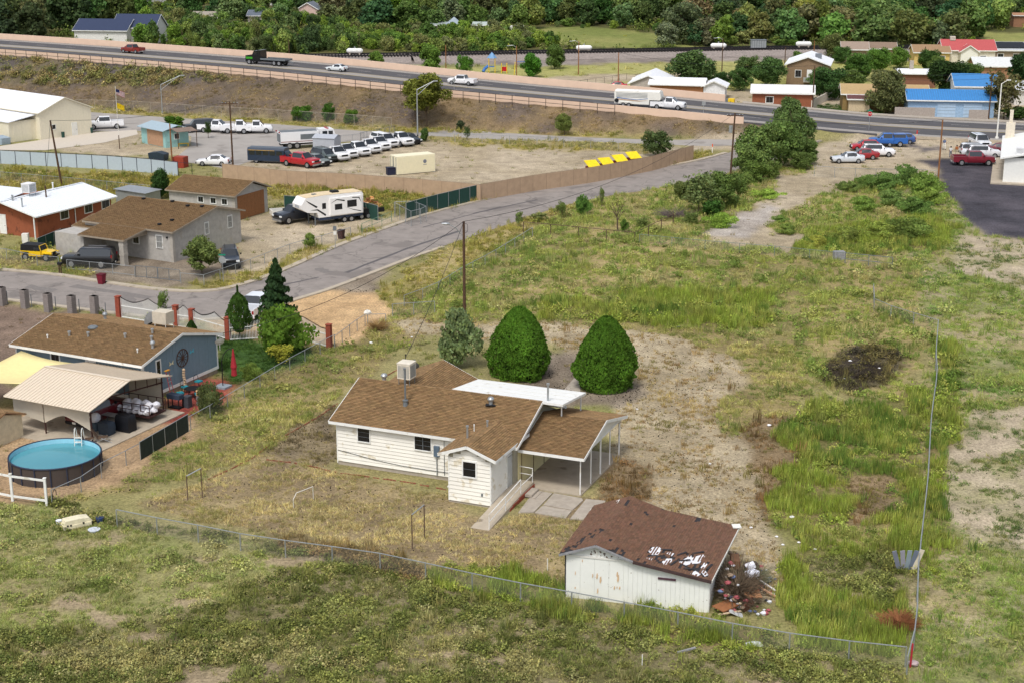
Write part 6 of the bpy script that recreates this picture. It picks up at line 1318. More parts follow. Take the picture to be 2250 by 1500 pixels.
# ---------------------------------------------------------------- trees and shrubs
def crown_mesh(seed,n,leaf,shape='round',lobes=9,rx=1.0,rz_=1.0,up=0.0):
 """many small leaf faces spread over uneven lobes; unit crown: radius about 1, height 2, base at z=0"""
 r = np.random.default_rng(seed)
 if shape == 'cone':       # clipped bullet: leaves on the shell
  z = r.uniform(0,1,n) ** 0.9; prof = np.where(z < 0.34,0.82 + 0.18 * np.sin(z / 0.34 * math.pi / 2),np.maximum(0.02,1 - (np.maximum(z - 0.2,0) / 0.83) ** 1.8) ** 0.7)
  a = r.uniform(0,2 * math.pi,n); bump = 1 + 0.05 * np.sin(a * 3 + seed) + 0.03 * np.sin(z * 9 + a * 2) + 0.42 * (fbm(a * 3.5,z * 9,1,4,seed) - 0.5) + 0.05 * r.uniform(0,1,n) ** 6
  rad = prof * bump * (1 - 0.10 * r.uniform(0,1,n) ** 2); P = np.stack([rad * np.cos(a),rad * np.sin(a),z * 2],1); Nn = np.stack([np.cos(a),np.sin(a),0.5 * z],1)
 elif shape == 'spire':
  z = r.uniform(0,1,n) ** 1.3; a = r.uniform(0,2 * math.pi,n); rad = (1 - z) ** 0.8 * (0.75 + 0.35 * np.sin(z * 40 + a * 2 + seed)) * np.sqrt(r.uniform(0.35,1,n)); P = np.stack([rad * np.cos(a),rad * np.sin(a),z * 2],1); Nn = np.stack([np.cos(a),np.sin(a),np.full(n,0.4)],1)
 elif shape == 'column':
  z = r.uniform(0,1,n); a = r.uniform(0,2 * math.pi,n); prof = np.sin(np.clip(z * 1.05 + 0.12,0,1) ** 0.75 * math.pi) ** 0.6; rad = prof * (0.8 + 0.2 * np.sin(a * 4 + z * 7)) * (1 - 0.25 * r.uniform(0,1,n) ** 2); P = np.stack([rad * np.cos(a),rad * np.sin(a),z * 2],1); Nn = np.stack([np.cos(a),np.sin(a),np.full(n,0.3)],1)
 else:
  C_ = [];
  for k in range(lobes):
   th = r.uniform(0,2 * math.pi); q = math.sqrt(r.uniform(0,1)) * 0.74; zz = r.uniform(0.35,1.62); q *= 1.05 - abs(zz - 0.95) * 0.6
   C_.append((q * math.cos(th),q * math.sin(th),zz,r.uniform(0.13,0.4)))
  C_.append((0,0,0.9,0.52)); C_.append((0.1,0,0.5,0.5)); C_.append((-0.1,0.1,1.3,0.45)); C_ = np.array(C_); k = r.choice(len(C_),n,p=C_[:,3] ** 2 / (C_[:,3] ** 2).sum())
  d = r.normal(size=(n,3)); d /= np.linalg.norm(d,axis=1)[:,None]; rad = C_[k,3] * (1 - 0.35 * r.uniform(0,1,n) ** 2) * r.uniform(0.78,1.2,n)
  P = C_[k,:3] * np.array([1.12,1.12,1.05]) + d * rad[:,None] * np.array([rx,rx,rz_]); Nn = d
  g = fbm(P[:,0] * 3 + 5,P[:,2] * 3 + P[:,1] * 2,1,2,seed); keep = g > 0.36; P,Nn = P[keep],Nn[keep]; n = len(P)
 Nn = Nn / np.linalg.norm(Nn,axis=1)[:,None]; Nn = Nn * 0.8 + r.normal(size=(n,3)) * 0.55; Nn /= np.linalg.norm(Nn,axis=1)[:,None]
 t = np.cross(Nn,r.normal(size=(n,3))); t /= np.linalg.norm(t,axis=1)[:,None]; b_ = np.cross(Nn,t)
 if up > 0:
  b_ = b_ * (1 - up) + np.array([0,0,1]) * up; b_ /= np.linalg.norm(b_,axis=1)[:,None]; t = np.cross(b_,Nn); t /= np.linalg.norm(t,axis=1)[:,None] + 1e-9
 s_ = leaf * r.uniform(0.6,1.4,n)[:,None]; w = t * s_ * (0.5 if up == 0 else 0.34); h = b_ * s_ * 0.75
 V = np.stack([P - w - h * 0.3,P + w - h * 0.5,P + w * 0.7 + h,P - w * 0.9 + h * 0.7],1).reshape(-1,3); V[:,2] = np.maximum(V[:,2],0.0)
 me = bpy.data.meshes.new('crown'); nv = len(V); me.vertices.add(nv); me.vertices.foreach_set('co',V.astype(np.float32).ravel()); me.loops.add(nv); me.loops.foreach_set('vertex_index',np.arange(nv,dtype=np.int32)); me.polygons.add(nv // 4); me.polygons.foreach_set('loop_start',np.arange(0,nv,4,dtype=np.int32)); me.update(calc_edges=True)
 at = me.attributes.new('tone','FLOAT_COLOR','POINT'); cl = 0.55 + 0.9 * fbm(P[:,0] * 2.5 + 9,P[:,2] * 2.5 - P[:,1] * 2.5,1,3,seed + 3); v = cl * r.uniform(0.7,1.3,n); c = np.stack([v * r.uniform(0.92,1.12,n),v,v * r.uniform(0.75,1.05,n),np.ones(n)],1); at.data.foreach_set('color',np.repeat(c,4,0).astype(np.float32).ravel())
 me.materials.append(M['leaf']); return me
def trunk_mesh(seed,kind='tree'):
 r = random.Random(seed); mb = MB(); mb.cyl((0,0,-0.1),(0.02,0.02,0.7),0.07,0.05,7)
 if kind == 'tree':
  for k in range(6):
   a = k * 1.05 + r.uniform(-.3,.3); z = r.uniform(0.45,0.8); e = (0.5 * math.cos(a),0.5 * math.sin(a),z + r.uniform(0.4,0.8)); mb.cyl((0.01,0.01,z * 0.8),e,0.035,0.012,5)
   for j in range(2): b2 = a + r.uniform(-0.8,0.8); mb.cyl(e,(e[0] + 0.25 * math.cos(b2),e[1] + 0.25 * math.sin(b2),e[2] + 0.25),0.012,0.004,4)
  mb.cyl((0.02,0.02,0.7),(0.0,0.03,1.5),0.045,0.01,6)
 else: mb.cyl((0.02,0.02,0.7),(0,0,1.7),0.045,0.01,6)
 return mb.mesh('trunk',M['bark'])
CR = {'far': [crown_mesh(100 + k,3400,0.12,lobes=24 + k % 5,rz_=0.9 + 0.06 * (k % 3)) for k in range(8)],
      'near': [crown_mesh(200 + k,12000,0.065,lobes=36,rz_=1.0) for k in range(4)],
      'bushy': [crown_mesh(300 + k,2200,0.13,lobes=18,rz_=0.8) for k in range(4)],
      'cone': [crown_mesh(400 + k,26000,0.05,'cone',up=0.55) for k in range(2)],
      'spire': [crown_mesh(500,5000,0.10,'spire')],'column': [crown_mesh(510,6000,0.09,'column',up=0.5)],
      'wispy': [crown_mesh(520 + k,2400,0.075,lobes=13,rz_=1.1) for k in range(2)],
      'weep': [crown_mesh(530,7000,0.09,lobes=9,rz_=1.15,up=0.6)],'broom': [crown_mesh(540,6000,0.09,lobes=9,rz_=1.1,up=0.75)]}
TRK = {k: [trunk_mesh(700 + k,'tree')] for k in range(3)}; TR_SP = trunk_mesh(720,'spire')
def tree(kind,px,py,h,w,color,label,name='tree',cat='tree',group=None,trunk=0.22,seed=0,loc=None,hide_trunk=False):
 """h height, w crown width (metres); trunk = share of the height below the crown"""
 X,Y,z0 = loc if loc else GT(px,py)
 T = thing(name,label,cat,(X,Y,z0),0,group); r = random.Random(seed * 7 + int(px * 3 + py))
 cmesh = CR[kind][r.randrange(len(CR[kind]))]
 c = obj('crown',cmesh,T,(0,0,h * (trunk * 0.8 - (0.05 if kind in ('near','far','bushy') else 0))),r.uniform(0,6.28),lin(color,1.75 if kind == 'far' else 1.3)); c.scale = (w / 2 / 0.98,w / 2 / 0.98,h * (1 - trunk * 0.8) / (1.98 if kind not in ('cone','spire','column') else 2.0))
 if not hide_trunk:
  t = obj('trunk',TR_SP if kind in ('spire','column','cone') else TRK[r.randrange(3)][0],T,(0,0,0),r.uniform(0,6.28)); t.scale = (h * 0.22,h * 0.22,h * 0.52)
 return T
G1,G2,G3,G4,OL = (62,92,38),(84,112,44),(48,72,38),(100,118,56),(96,108,72)
for px,py,lab,sd,w in ((1142,842,'left of two big clipped bright green evergreens behind the white house',0,4.95),(1331,866,'right of two big clipped bright green evergreens behind the white house',1,4.85)):
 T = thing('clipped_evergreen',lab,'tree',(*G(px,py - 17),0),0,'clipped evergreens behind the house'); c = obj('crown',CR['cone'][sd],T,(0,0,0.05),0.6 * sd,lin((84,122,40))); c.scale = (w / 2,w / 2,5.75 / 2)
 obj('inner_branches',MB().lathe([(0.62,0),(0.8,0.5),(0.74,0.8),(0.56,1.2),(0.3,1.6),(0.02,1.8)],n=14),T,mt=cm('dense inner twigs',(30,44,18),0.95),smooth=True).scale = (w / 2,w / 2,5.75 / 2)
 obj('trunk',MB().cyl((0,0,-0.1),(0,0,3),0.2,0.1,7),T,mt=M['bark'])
tree('weep',1000,808,5.2,4.4,(112,128,88),'grey-green drooping tree at the foot of the wooden light pole',trunk=0.1)
tree('column',527,745,4.9,2.6,(58,84,34),'dark green flame-shaped conifer by the brick fence post','conifer')
tree('spire',612,735,7.0,3.9,(44,66,38),'tall dark irregular conifer with pointed top behind the round shrub','conifer',seed=4)
tree('broom',621,775,4.6,6.0,(88,116,44),'wide bright green broom-like bush on the lawn beside the blue house','bush','bush',trunk=0.05)
tree('wispy',618,800,1.9,2.6,(150,150,62),'loose yellow-green shrub by the chain-link fence below the broom bush','shrub','shrub',trunk=0.1)
tree('broom',550,835,1.6,2.0,(104,124,60),'small round shrub against the fence by the patio','shrub','shrub',trunk=0.02)
tree('broom',458,905,2.6,2.6,(86,96,60),'brownish-green shrub at the fence beside the red patio','shrub','shrub',trunk=0.05)
tree('column',422,738,1.7,1.0,(50,76,34),'small dark conical shrub behind the blue house roof','conifer','shrub')
tree('wispy',360,712,3.3,1.6,(96,116,60),'slender young tree in front of the white picket gate',trunk=0.3)
tree('near',444,605,4.3,4.3,(96,110,62),'round light green tree inside the corner fence of the grey house',trunk=0.3)
tree('near',356,438,4.2,3.0,(52,78,38),'dark green tree between grey house and garage roofs',trunk=0.12,seed=3)
tree('bushy',386,290,3.0,4.6,(76,108,36),'round green bush behind the teal hut','bush','bush',trunk=0.1)
tree('wispy',458,304,3.0,1.8,(58,78,40),'little dark tree in front of the parked pickups',trunk=0.3,seed=2)
for px,py,h,w,c,lab in ((665,266,2.9,4.2,(70,104,36),'round green bush at the left of the three by the embankment fence'),(722,268,3.8,2.4,(60,94,32),'taller middle bush of the three by the embankment fence'),(772,273,2.8,3.0,(86,116,44),'right of the three bushes by the embankment fence')): tree('near',px,py,h,w,c,lab,'bush','bush','green bushes along the embankment fence',trunk=0.03,seed=1)
tree('near',938,282,10.2,9.0,(106,112,50),'sprawling olive tree on the embankment behind the tall lamp post',trunk=0.42,seed=6); tree('wispy',912,262,6.2,3.6,(106,110,50),'thin leaning olive tree touching the left side of the sprawling one',trunk=0.5,seed=8)
tree('broom',1240,298,3.8,3.8,(98,110,58),'vase-shaped small tree alone on the embankment',trunk=0.25)
tree('wispy',1027,308,2.6,1.6,(70,88,50),'small upright tree by the lot gate',trunk=0.2); tree('bushy',1012,288,1.9,2.0,(58,70,48),'small dark bush beside the road behind the lot gate','bush','bush',trunk=0.05); tree('bushy',932,312,2.4,1.8,(72,96,50),'green bush at the foot of the tall lamp post','bush','bush',trunk=0.05)
tree('near',1444,345,4.6,4.8,(74,90,54),'grey-green tree growing through the brown fence',trunk=0.1,seed=5)
tree('broom',682,547,1.9,1.8,(108,128,66),'small light green shrub in the dirt yard beyond the street','shrub','shrub',trunk=0.2)
for k,(px,py,h,w,c) in enumerate(((1668,380,7.6,6.8,(96,116,64)),(1712,366,7.8,6.6,(88,110,58)),(1748,350,8.2,6.4,(86,106,60)),(1736,312,7.4,6.0,(82,102,58)),(1640,396,5.6,4.8,(102,122,68)),(1772,362,4.0,4.2,(90,110,60)))):
 tree('near',px,py,h,w,c,['leafy green tree left in the row beside the dark utility pole','tall leafy tree in the middle of the row by the street end','leafy tree at the right of the row by the street end','tree at the back of the row nearest the junction','smaller leafy tree just right of the dark utility pole','low shrubby tree at the right foot of the row'][k],group='trees in the row by the street end',trunk=0.12,seed=k)
tree('wispy',1535,470,5.8,6.6,(104,118,74),'grey-green tree with bare limbs left of the dark utility pole',trunk=0.25,seed=9); tree('near',1590,458,5.2,4.6,(90,110,58),'leafy tree against the dark utility pole',trunk=0.15,seed=12); tree('bushy',1560,478,2.4,3.2,(60,92,40),'low green bush under the bare-limbed tree','bush','bush',trunk=0.05)
tree('broom',1280,470,2.6,2.6,(86,118,56),'feathery green bush beside the bare little tree','bush','bush',trunk=0.02); tree('wispy',1235,480,2.2,1.6,(104,120,66),'thin shrub left of the feathery green bush','shrub','shrub'); tree('wispy',1322,455,2.6,1.0,(96,112,62),'thin upright sapling behind the bare little tree','shrub','shrub')
tree('wispy',1140,500,2.3,1.4,(108,124,74),'wispy shrub at the fence corner by the street','shrub','shrub'); tree('broom',1372,512,1.8,1.2,(84,110,50),'narrow green shrub at the meeting point of the pipe fences','shrub','shrub')
for k,(px,py,h,w,c) in enumerate(((1500,440,2.6,3.0,(104,116,66)),(1518,492,1.6,3.0,(96,112,60)),(1610,428,3.2,3.6,(92,112,58)),(1632,418,2.4,3.4,(100,118,62)),(1660,402,3.4,4.0,(92,112,56)),(1696,392,2.8,4.0,(98,116,60)),(1760,372,3.0,3.6,(90,108,58)),(1700,330,4.6,4.4,(86,106,56)),(1570,470,2.2,2.6,(84,104,52)),(1232,470,1.4,2.4,(112,122,70)),(1185,486,1.2,2.2,(116,124,76)),(1410,500,1.3,2.6,(104,118,64)))):
 tree('wispy' if k % 2 else 'near',px,py,h,w,c,'ragged %s bush %s' % (('low','tall')[h > 2.5],('left of the bare-limbed tree','in the grass below the bare-limbed tree','just right of the dark utility pole foot','between utility pole and leafy tree row','at the front of the leafy tree row','under the middle tree of the leafy row','at the right end of the leafy row','behind the leafy tree row near the junction','against the foot of the leafy tree by the pole','left below the feathery green bush','on the verge near the street fence corner','right of the bare little tree')[k]),'bush','bush','ragged bushes along the old fence line',trunk=0.03,seed=k)
for k,(px,py,h,w,c) in enumerate(((1900,415,1.4,2.4,(78,112,52)),(1945,420,1.9,3.2,(70,104,50)),(1985,408,2.1,3.6,(64,98,46)),(2030,425,2.2,4.0,(80,112,48)),(1960,452,1.5,2.8,(78,108,56)),(2010,470,1.6,3.4,(66,100,46)),(2045,450,1.7,3.2,(92,120,52)),(1850,418,0.9,1.4,(72,100,50)),(1872,422,1.1,1.8,(78,104,52)),(1900,465,1.4,2.8,(84,116,50)),(1990,520,1.7,4.6,(74,100,44)),(1935,525,1.4,3.6,(96,118,50)),(1860,530,1.2,3.2,(88,108,48)),(1730,515,0.9,2.0,(84,110,50)),(1715,490,0.7,1.4,(80,112,52)),(1580,500,1.3,2.8,(96,132,50)),(1690,436,0.9,3.0,(106,138,58)),(1795,545,1.0,2.4,(112,124,50)))):
 tree('broom',px,py,h * 1.45,w * 1.45,(c[0] + 30,c[1] + 22,c[2] + 18),('low','mid-sized','big')[(h > 1.15) + (h > 1.55)] + (' dark' if c[0] < 79 else ' light') + ' green rounded weed mound ' + ('at the left' if px < 1870 else 'at the right' if px > 2000 else 'in the middle') + ' of the far vacant lot, ' + ('back' if py < 440 else 'front') + ' group','weed_mound','weeds','rounded weed mounds in the far vacant lot',trunk=0.0,seed=k,hide_trunk=True)
def twigs(n,r0,h,seed,th=0.012):
 r = random.Random(seed); mb = MB()
 for k in range(n):
  a,q = r.uniform(0,6.28),r.uniform(0,r0 * 0.5); b = a + r.uniform(-1.2,1.2); L_ = r.uniform(0.3,1) * r0; z = r.uniform(0,h * 0.4)
  p = (q * math.cos(a),q * math.sin(a),z); e = (p[0] + L_ * math.cos(b),p[1] + L_ * math.sin(b),z + r.uniform(0.1,1) * h * (1 - L_ / r0 * 0.5)); mb.cyl(p,e,th,th * 0.3,3,False)
 return mb
o = obj('brush_pile',twigs(330,2.2,0.22,3,0.018),loc=(*G(1893,812),0),mt=cm('dead dark twigs',(66,58,54),0.95)); o.scale = (1.3,1.6,1); tag(o,'flattened pile of dark dead brush in the fenced lot right of the bare dirt','brush pile')
o = obj('dead_brush',twigs(260,2.4,1.2,4,0.025),loc=(*G(1480,478),0),mt=cm('grey dead wood',(104,94,90),0.95)); tag(o,'grey heap of dead branches below the bare-limbed tree','brush pile')
o = obj('dead_shrub',twigs(700,1.15,0.75,5,0.016),loc=(*G(1975,1375),0),mt=cm('rusty dead shrub',(140,92,60),0.95)); tag(o,'rust-brown dead shrub near the right fence corner','dead shrub')
bt = thing('bare_tree','small bare tree with dark trunk in the overgrown corner','tree',(*G(1357,508),0)); obj('trunk',MB().cyl((0,0,0),(-0.1,0,1.9),0.11,0.07,7),bt,mt=M['bark']); rr = random.Random(3)
for k in range(9):
 a = k * 0.7; z = 1.2 + k * 0.09; e = (-0.1 + 0.8 * math.cos(a),0.8 * math.sin(a),z + 1.3); br = MB().cyl((-0.06,0,z),e,0.04,0.015,5)
 for j in range(7): b2 = a + rr.uniform(-1,1); t = rr.uniform(0.3,1); s0 = (-0.06 + (e[0] + 0.06) * t,e[1] * t,z + 1.3 * t); br.cyl(s0,(s0[0] + 0.4 * math.cos(b2),s0[1] + 0.4 * math.sin(b2),s0[2] + 0.6),0.012,0.004,3)
 obj('branch',br,bt,mt=M['bark'])
# ---------------------------------------------------------------- posts, poles, lamps
def at_h(px,py,top):      # height of a vertical thing at ground pixel whose top is at pixel row `top`
 X,Y,z0 = GT(px,py); lo,hi = 0,30
 for _ in range(40):
  m = (lo + hi) / 2
  if PIX(X,Y,z0 + m)[1] > top: lo = m
  else: hi = m
 return (X,Y,z0),lo
POLE_TOPS = {}
def pole(key,px,py,top,label,r=0.15,mt=None,lean=(0,0),arms=0,name='utility_pole',wires=0):
 (X,Y,z0),h = at_h(px,py,top); T = thing(name,label,'pole',(X,Y,z0)); obj('shaft',MB().cyl((0,0,-0.3),(lean[0],lean[1],h),r,r * 0.7,9),T,mt=mt or M['wood'],smooth=True)
 if arms:
  obj('cross_arm',MB().bar((lean[0] - 1.1,lean[1],h - 0.35),(lean[0] + 1.1,lean[1],h - 0.35),0.1,0.12),T,mt=M['wood'])
  for x in (-1.05,-0.6,0.6,1.05): obj('insulator',MB().lathe([(0.05,0),(0.07,0.06),(0.04,0.16)],(lean[0] + x,lean[1],h - 0.29),7),T,mt=M['galv'])
 POLE_TOPS[key] = (X + lean[0],Y + lean[1],z0 + h); return T,h
T,h = pole('main',1021,722,487,'tall brown wooden pole with street lamp on an arm behind the white house',0.16)
obj('lamp_arm',MB().tube([(0,0,h - 1.5),(-0.7,-0.3,h - 0.55),(-1.35,-0.5,h - 0.15)],0.035),T,mt=M['galv']); la_ = obj('lamp_head',MB().lathe([(0.05,0.14),(0.2,0.08),(0.24,0.0),(0.14,-0.12),(0.02,-0.14)],(0,0,0),10),T,(-1.62,-0.58,h - 0.08),mt=M['galv']); la_.scale = (1.7,0.9,0.8)
obj('bracket',MB().tube([(0.1,0,h - 1.1),(0.35,0,h - 0.9),(0.35,0,h - 0.3),(0.1,0,h - 0.15)],0.015,4),T,mt=M['black']); obj('base_marker',MB().cyl((-0.22,-0.1,0),(-0.28,-0.1,1.9),0.03,n=5),T,mt=yl)
T,h = pole('street',1603,412,249,'dark utility pole with transformer and cross arm by the leafy tree row',0.15,arms=1,lean=(0.35,0)); obj('transformer',MB().cyl((-0.2,-0.3,h - 2.6),(-0.2,-0.3,h - 1.7),0.26,n=12),T,mt=M['galv'])
pole('left',137,412,265,'leaning dark pole by the pale panel fence at the left',0.16,lean=(-0.9,0)); pole('mid',513,387,223,'dark utility pole in front of the office lot pickups',0.14,arms=1); pole('brown',379,370,272,'brown wooden pole right of the teal hut',0.13,mt=cm('orange brown pole',(140,96,62),0.9,var=0.2))
pole('right',2061,396,264,'brown pole at the corner of the black gravel',0.13,mt=MATS['orange brown pole']); pole('brickhouse',108,500,408,'dark pole in front of the white metal roof',0.12,lean=(-0.05,0))
for k,(px,py,tp,lab) in enumerate(((636,133,88,'brown pole left of the far gas tank beyond the highway'),(980,160,99,'orange-brown pole beside the round park tree'),(1358,196,116,'tall brown pole behind the highway parapet near the red car'),(1135,178,101,'pole with curved lamp beside the playground swing'),(1271,164,91,'pole with curved lamp by the park road'),(1586,158,84,'pole with curved lamp above the long white roofs'),(1785,240,145,'dark pole by the concrete yard wall'),(1724,150,104,'dark pole beside the brown stucco gable'),(1788,124,90,'yellowish pole by the railway'),(2092,98,52,'tall pole among the trees at the upper right'),(2030,152,103,'thin tan pole between the tan house and the dark round tree'),(2172,262,162,'brown pole right of the blue garage'),(1958,58,28,'small pole among far dark trees'),(402,105,66,'orange pole among the light green shrubs beyond the highway'))):
 T,h = pole('far%d' % k,px,py,tp,lab,0.13,mt=MATS['orange brown pole'] if k in (1,2,3,4,8) else None)
 if k in (3,4,5): obj('lamp_arm',MB().tube([(0,0,h - 0.4),(-0.8,0,h + 0.1),(-1.6,0,h)],0.05,5),T,mt=M['galv']); obj('lamp_head',MB().box((-1.8,0,h - 0.02),(0.6,0.25,0.15)),T,mt=M['galv'])
def lamp(px,py,top,label,dx,up=1.2,r=0.11,dual=True,m=None):
 (X,Y,z0),h = at_h(px,py,top); T = thing('street_lamp',label,'street lamp',(X,Y,z0)); m = m or M['galv']; obj('post',MB().cyl((0,0,0),(0,0,h),r,r * 0.6,9),T,mt=m,smooth=True)
 obj('base_plate',MB().cyl((0,0,0),(0,0,0.35),r * 2,n=9),T,mt=m); obj('arm',MB().tube([(0,0,h - 0.05),(dx,0.4,h + up)],0.05),T,mt=m)
 if dual: obj('arm',MB().tube([(0,0,h - 1.0),(dx * 0.7,0.3,h + up * 0.55),(dx,0.4,h + up - 0.05)],0.04),T,mt=m)
 obj('lamp_head',MB().box((dx * 1.12,0.42,h + up),(0.7,0.28,0.16)),T,mt=m)
lamp(357,250,186,'grey steel lamp post at the foot of the embankment left of the bushes',3.6,1.6); lamp(918,312,197,'tall grey steel lamp post in front of the sprawling olive tree',2.7,1.3,0.14); lamp(2190,306,184,'tall white lamp post beside the right end of the highway',1.1,0.5,0.15,False,M['white'])
fp = thing('flag_pole','thin white flag pole beside the warehouse','flag pole',(*G(263,328),0)); (q_,fh) = at_h(263,328,190); obj('shaft',MB().cyl((0,0,0),(0,0,2.2),0.07,n=7),fp,mt=M['wood']); obj('shaft',MB().cyl((0,0,2.0),(0,0,fh),0.04,0.03,7),fp,mt=M['white'])
def flag(label,zc,cols,w=1.1,h=0.7,yellow=False):
 T = thing('flag',label,'flag',(fp.location[0],fp.location[1],zc)); n = 8
 def P(s,t): return (0.05 + s * w * 0.9,0.12 * math.sin(s * 6),-t * h - s * 0.35 * w)
 for k,(c,s0,s1,t0,t1) in enumerate(cols):
  mb = MB()
  for i in range(n): a,b_ = s0 + (s1 - s0) * i / n,s0 + (s1 - s0) * (i + 1) / n; mb.quad(P(a,t1),P(b_,t1),P(b_,t0),P(a,t0)); mb.quad(P(a,t0),P(b_,t0),P(b_,t1),P(a,t1))
  obj('stripe' if k else 'field',mb,T,mt=M['tintmatt'],color=lin(c))
rd,wt_,bl_ = (170,40,52),(228,226,226),(48,56,104)
flag('US flag drooping at the top of the flag pole',fh - 0.4,[(bl_,0,0.4,0,7 / 13)] + [((rd,wt_)[k % 2],0.4 if k < 7 else 0,1,k / 13,(k + 1) / 13) for k in range(13)],1.5,0.9)
flag('plain yellow flag below the US flag',fh - 2.6,[((234,206,40),0,1,0,1),((120,110,50),0.4,0.55,0.35,0.6)],1.3,0.85)
def wire(a,b,sag,label,r=0.022):
 n = 14; pts = [tuple(Vector(a).lerp(Vector(b),k / n) + Vector((0,0,-4 * sag * (k / n) * (1 - k / n)))) for k in range(n + 1)]
 o = obj('overhead_wire',MB().tube(pts,r,4),mt=M['black']); tag(o,label,'cable')
P_ = POLE_TOPS
wire(P_['left'],P_['mid'],0.8,'wire between the leaning dark pole and the office lot pole'); wire(P_['left'],P_['brickhouse'],0.4,'short wire down to the pole by the white metal roof')
wire(P_['street'],P_['right'],1.0,'wire from the transformer pole to the black gravel pole');
x_,y_ = G(940,560);
for dz in (0.0,-0.9): wire((P_['far11'][0],P_['far11'][1],P_['far11'][2] + dz),(P_['far6'][0],P_['far6'][1],P_['far6'][2] + dz),0.9,'upper wire along the houses behind the highway' if dz == 0 else 'lower wire along the houses behind the highway')
wire(P_['far6'],P_['far2'],1.2,'wire from the yard wall pole to the tall pole behind the parapet')
wire(P_['main'],lp(0,0,3.3),1.6,'service wire from the tall wooden pole to the blue house'); wire(P_['main'],(*FL(2.9,5.2),6.7),0.5,'service wire from the tall wooden pole to the mast on the white house'); wire(P_['main'],P_['street'],2.2,'long wire from the wooden lamp pole to the transformer pole')
# ---------------------------------------------------------------- fences
def fence(name,label,pts,h,post_gap=3.0,rail=True,mesh=None,pr=0.035,pm=None,rails=(1.0,),rm=None,group=None,mesh_name='mesh_panel',top=1.0,base=0.0,wobble=0.0,cat='fence'):
 """pts in photo pixels of the foot line (or world tuples with 3 numbers)"""
 W = [p if len(p) == 3 else GT(*p) for p in pts]; T = thing(name,label,cat,W[0],0,group); o0 = Vector(W[0]); pm = pm or M['galv']; rm = rm or pm
 L_ = [0];
 for a,b in zip(W[:-1],W[1:]): L_.append(L_[-1] + math.hypot(b[0] - a[0],b[1] - a[1]))
 def at(s):
  for i in range(len(W) - 1):
   if s <= L_[i + 1] + 1e-6 or i == len(W) - 2: t = (s - L_[i]) / max(1e-6,L_[i + 1] - L_[i]); return Vector(W[i]).lerp(Vector(W[i + 1]),t) - o0
 n = max(1,round(L_[-1] / post_gap)); P = [at(L_[-1] * k / n) for k in range(n + 1)]; r = random.Random(len(label))
 wz = [r.uniform(-wobble,wobble) for _ in P]; pmesh = MB().cyl((0,0,-0.1),(0,0,h * top),pr,n=6).mesh('post',pm)
 for p in P: obj('post',pmesh,T,tuple(p))
 for f in rails if rail else ():
  for a,b,wa,wb in zip(P[:-1],P[1:],wz[:-1],wz[1:]): obj('rail',MB().cyl((a.x,a.y,a.z + h * f + wa),(b.x,b.y,b.z + h * f + wb),pr * 0.8,n=5),T,mt=rm)
 if mesh is not None:
  for a,b in zip(P[:-1],P[1:]):
   d = (b - a); nn = Vector((-d.y,d.x,0)).normalized() * 0.012
   obj(mesh_name,MB().prism([(0,0),(1,0),(1,1),(0,1)],'y',0,1) if 0 else MB().add([tuple(a + nn + Vector((0,0,base))),tuple(b + nn + Vector((0,0,base))),tuple(b + nn + Vector((0,0,h * 0.98))),tuple(a + nn + Vector((0,0,h * 0.98))),tuple(a - nn + Vector((0,0,base))),tuple(b - nn + Vector((0,0,base))),tuple(b - nn + Vector((0,0,h * 0.98))),tuple(a - nn + Vector((0,0,h * 0.98)))],[(0,1,2,3),(7,6,5,4),(0,4,5,1),(2,6,7,3)]),T,mt=mesh)
 return T
def foot(px,top,h):       # ground point under a fence rail of height h seen at pixel (px, top)
 X,Y = G(px,top,h); return (X,Y,0.0)
fence('chain_link_fence','chain-link fence with top rail between near field and dry yard',[foot(255,1119,1.15),foot(560,1177,1.15),foot(840,1215,1.15),foot(1120,1276,1.15),foot(1450,1335,1.15),foot(1680,1383,1.15),foot(1857,1405,1.15),foot(1935,1431,1.0),foot(1992,1422,1.1)],1.15,3.0,mesh=M['mesh'],pr=0.04,wobble=0.02)
fence('chain_link_fence','chain-link fence with wavy top rail down the right side of the lot',[foot(2062,702,1.2),foot(2057,770,1.2),foot(2060,815,1.2),foot(2048,900,1.2),foot(2045,940,1.2),foot(2040,1040,1.2),foot(2030,1130,1.2),foot(2018,1240,1.2),foot(2016,1330,1.2),foot(2010,1385,1.2),foot(1995,1440,1.2)],1.2,3.0,mesh=M['mesh'],pr=0.045,wobble=0.05)
fence('chain_link_fence','short bent fence piece joining the right fence at its far corner',[foot(1920,622,1.3),foot(1922,660,1.2),foot(1990,682,1.2),foot(2062,703,1.2)],1.2,3.0,mesh=M['mesh'])
fence('chain_link_fence','chain-link fence between the patio, pool and the white house yard',[foot(536,845,1.1),foot(460,890,1.1),foot(390,928,1.1),foot(310,972,1.1),foot(218,1018,1.1),foot(160,1058,1.1),foot(112,1075,1.1)],1.1,2.6,mesh=M['mesh'])
fence('chain_link_fence','chain-link fence along the lawn from the brick post to the patio',[foot(735,735,1.1),foot(680,763,1.1),foot(620,795,1.1),foot(570,825,1.1),foot(536,845,1.1)],1.1,2.6,mesh=M['mesh'])
fence('chain_link_fence','low chain-link fence running from the brick post to the bagged post',[(735,765),(800,716),(848,715)],1.1,2.0,mesh=M['mesh'])
gcl = fence('windscreen_fence','black-green cloth tied along the patio fence',[foot(412,905,1.5),foot(360,935,1.5),foot(306,966,1.5)],1.35,1.6,mesh=cm('black green cloth',(44,52,46),0.9,var=0.2),mesh_name='cloth')
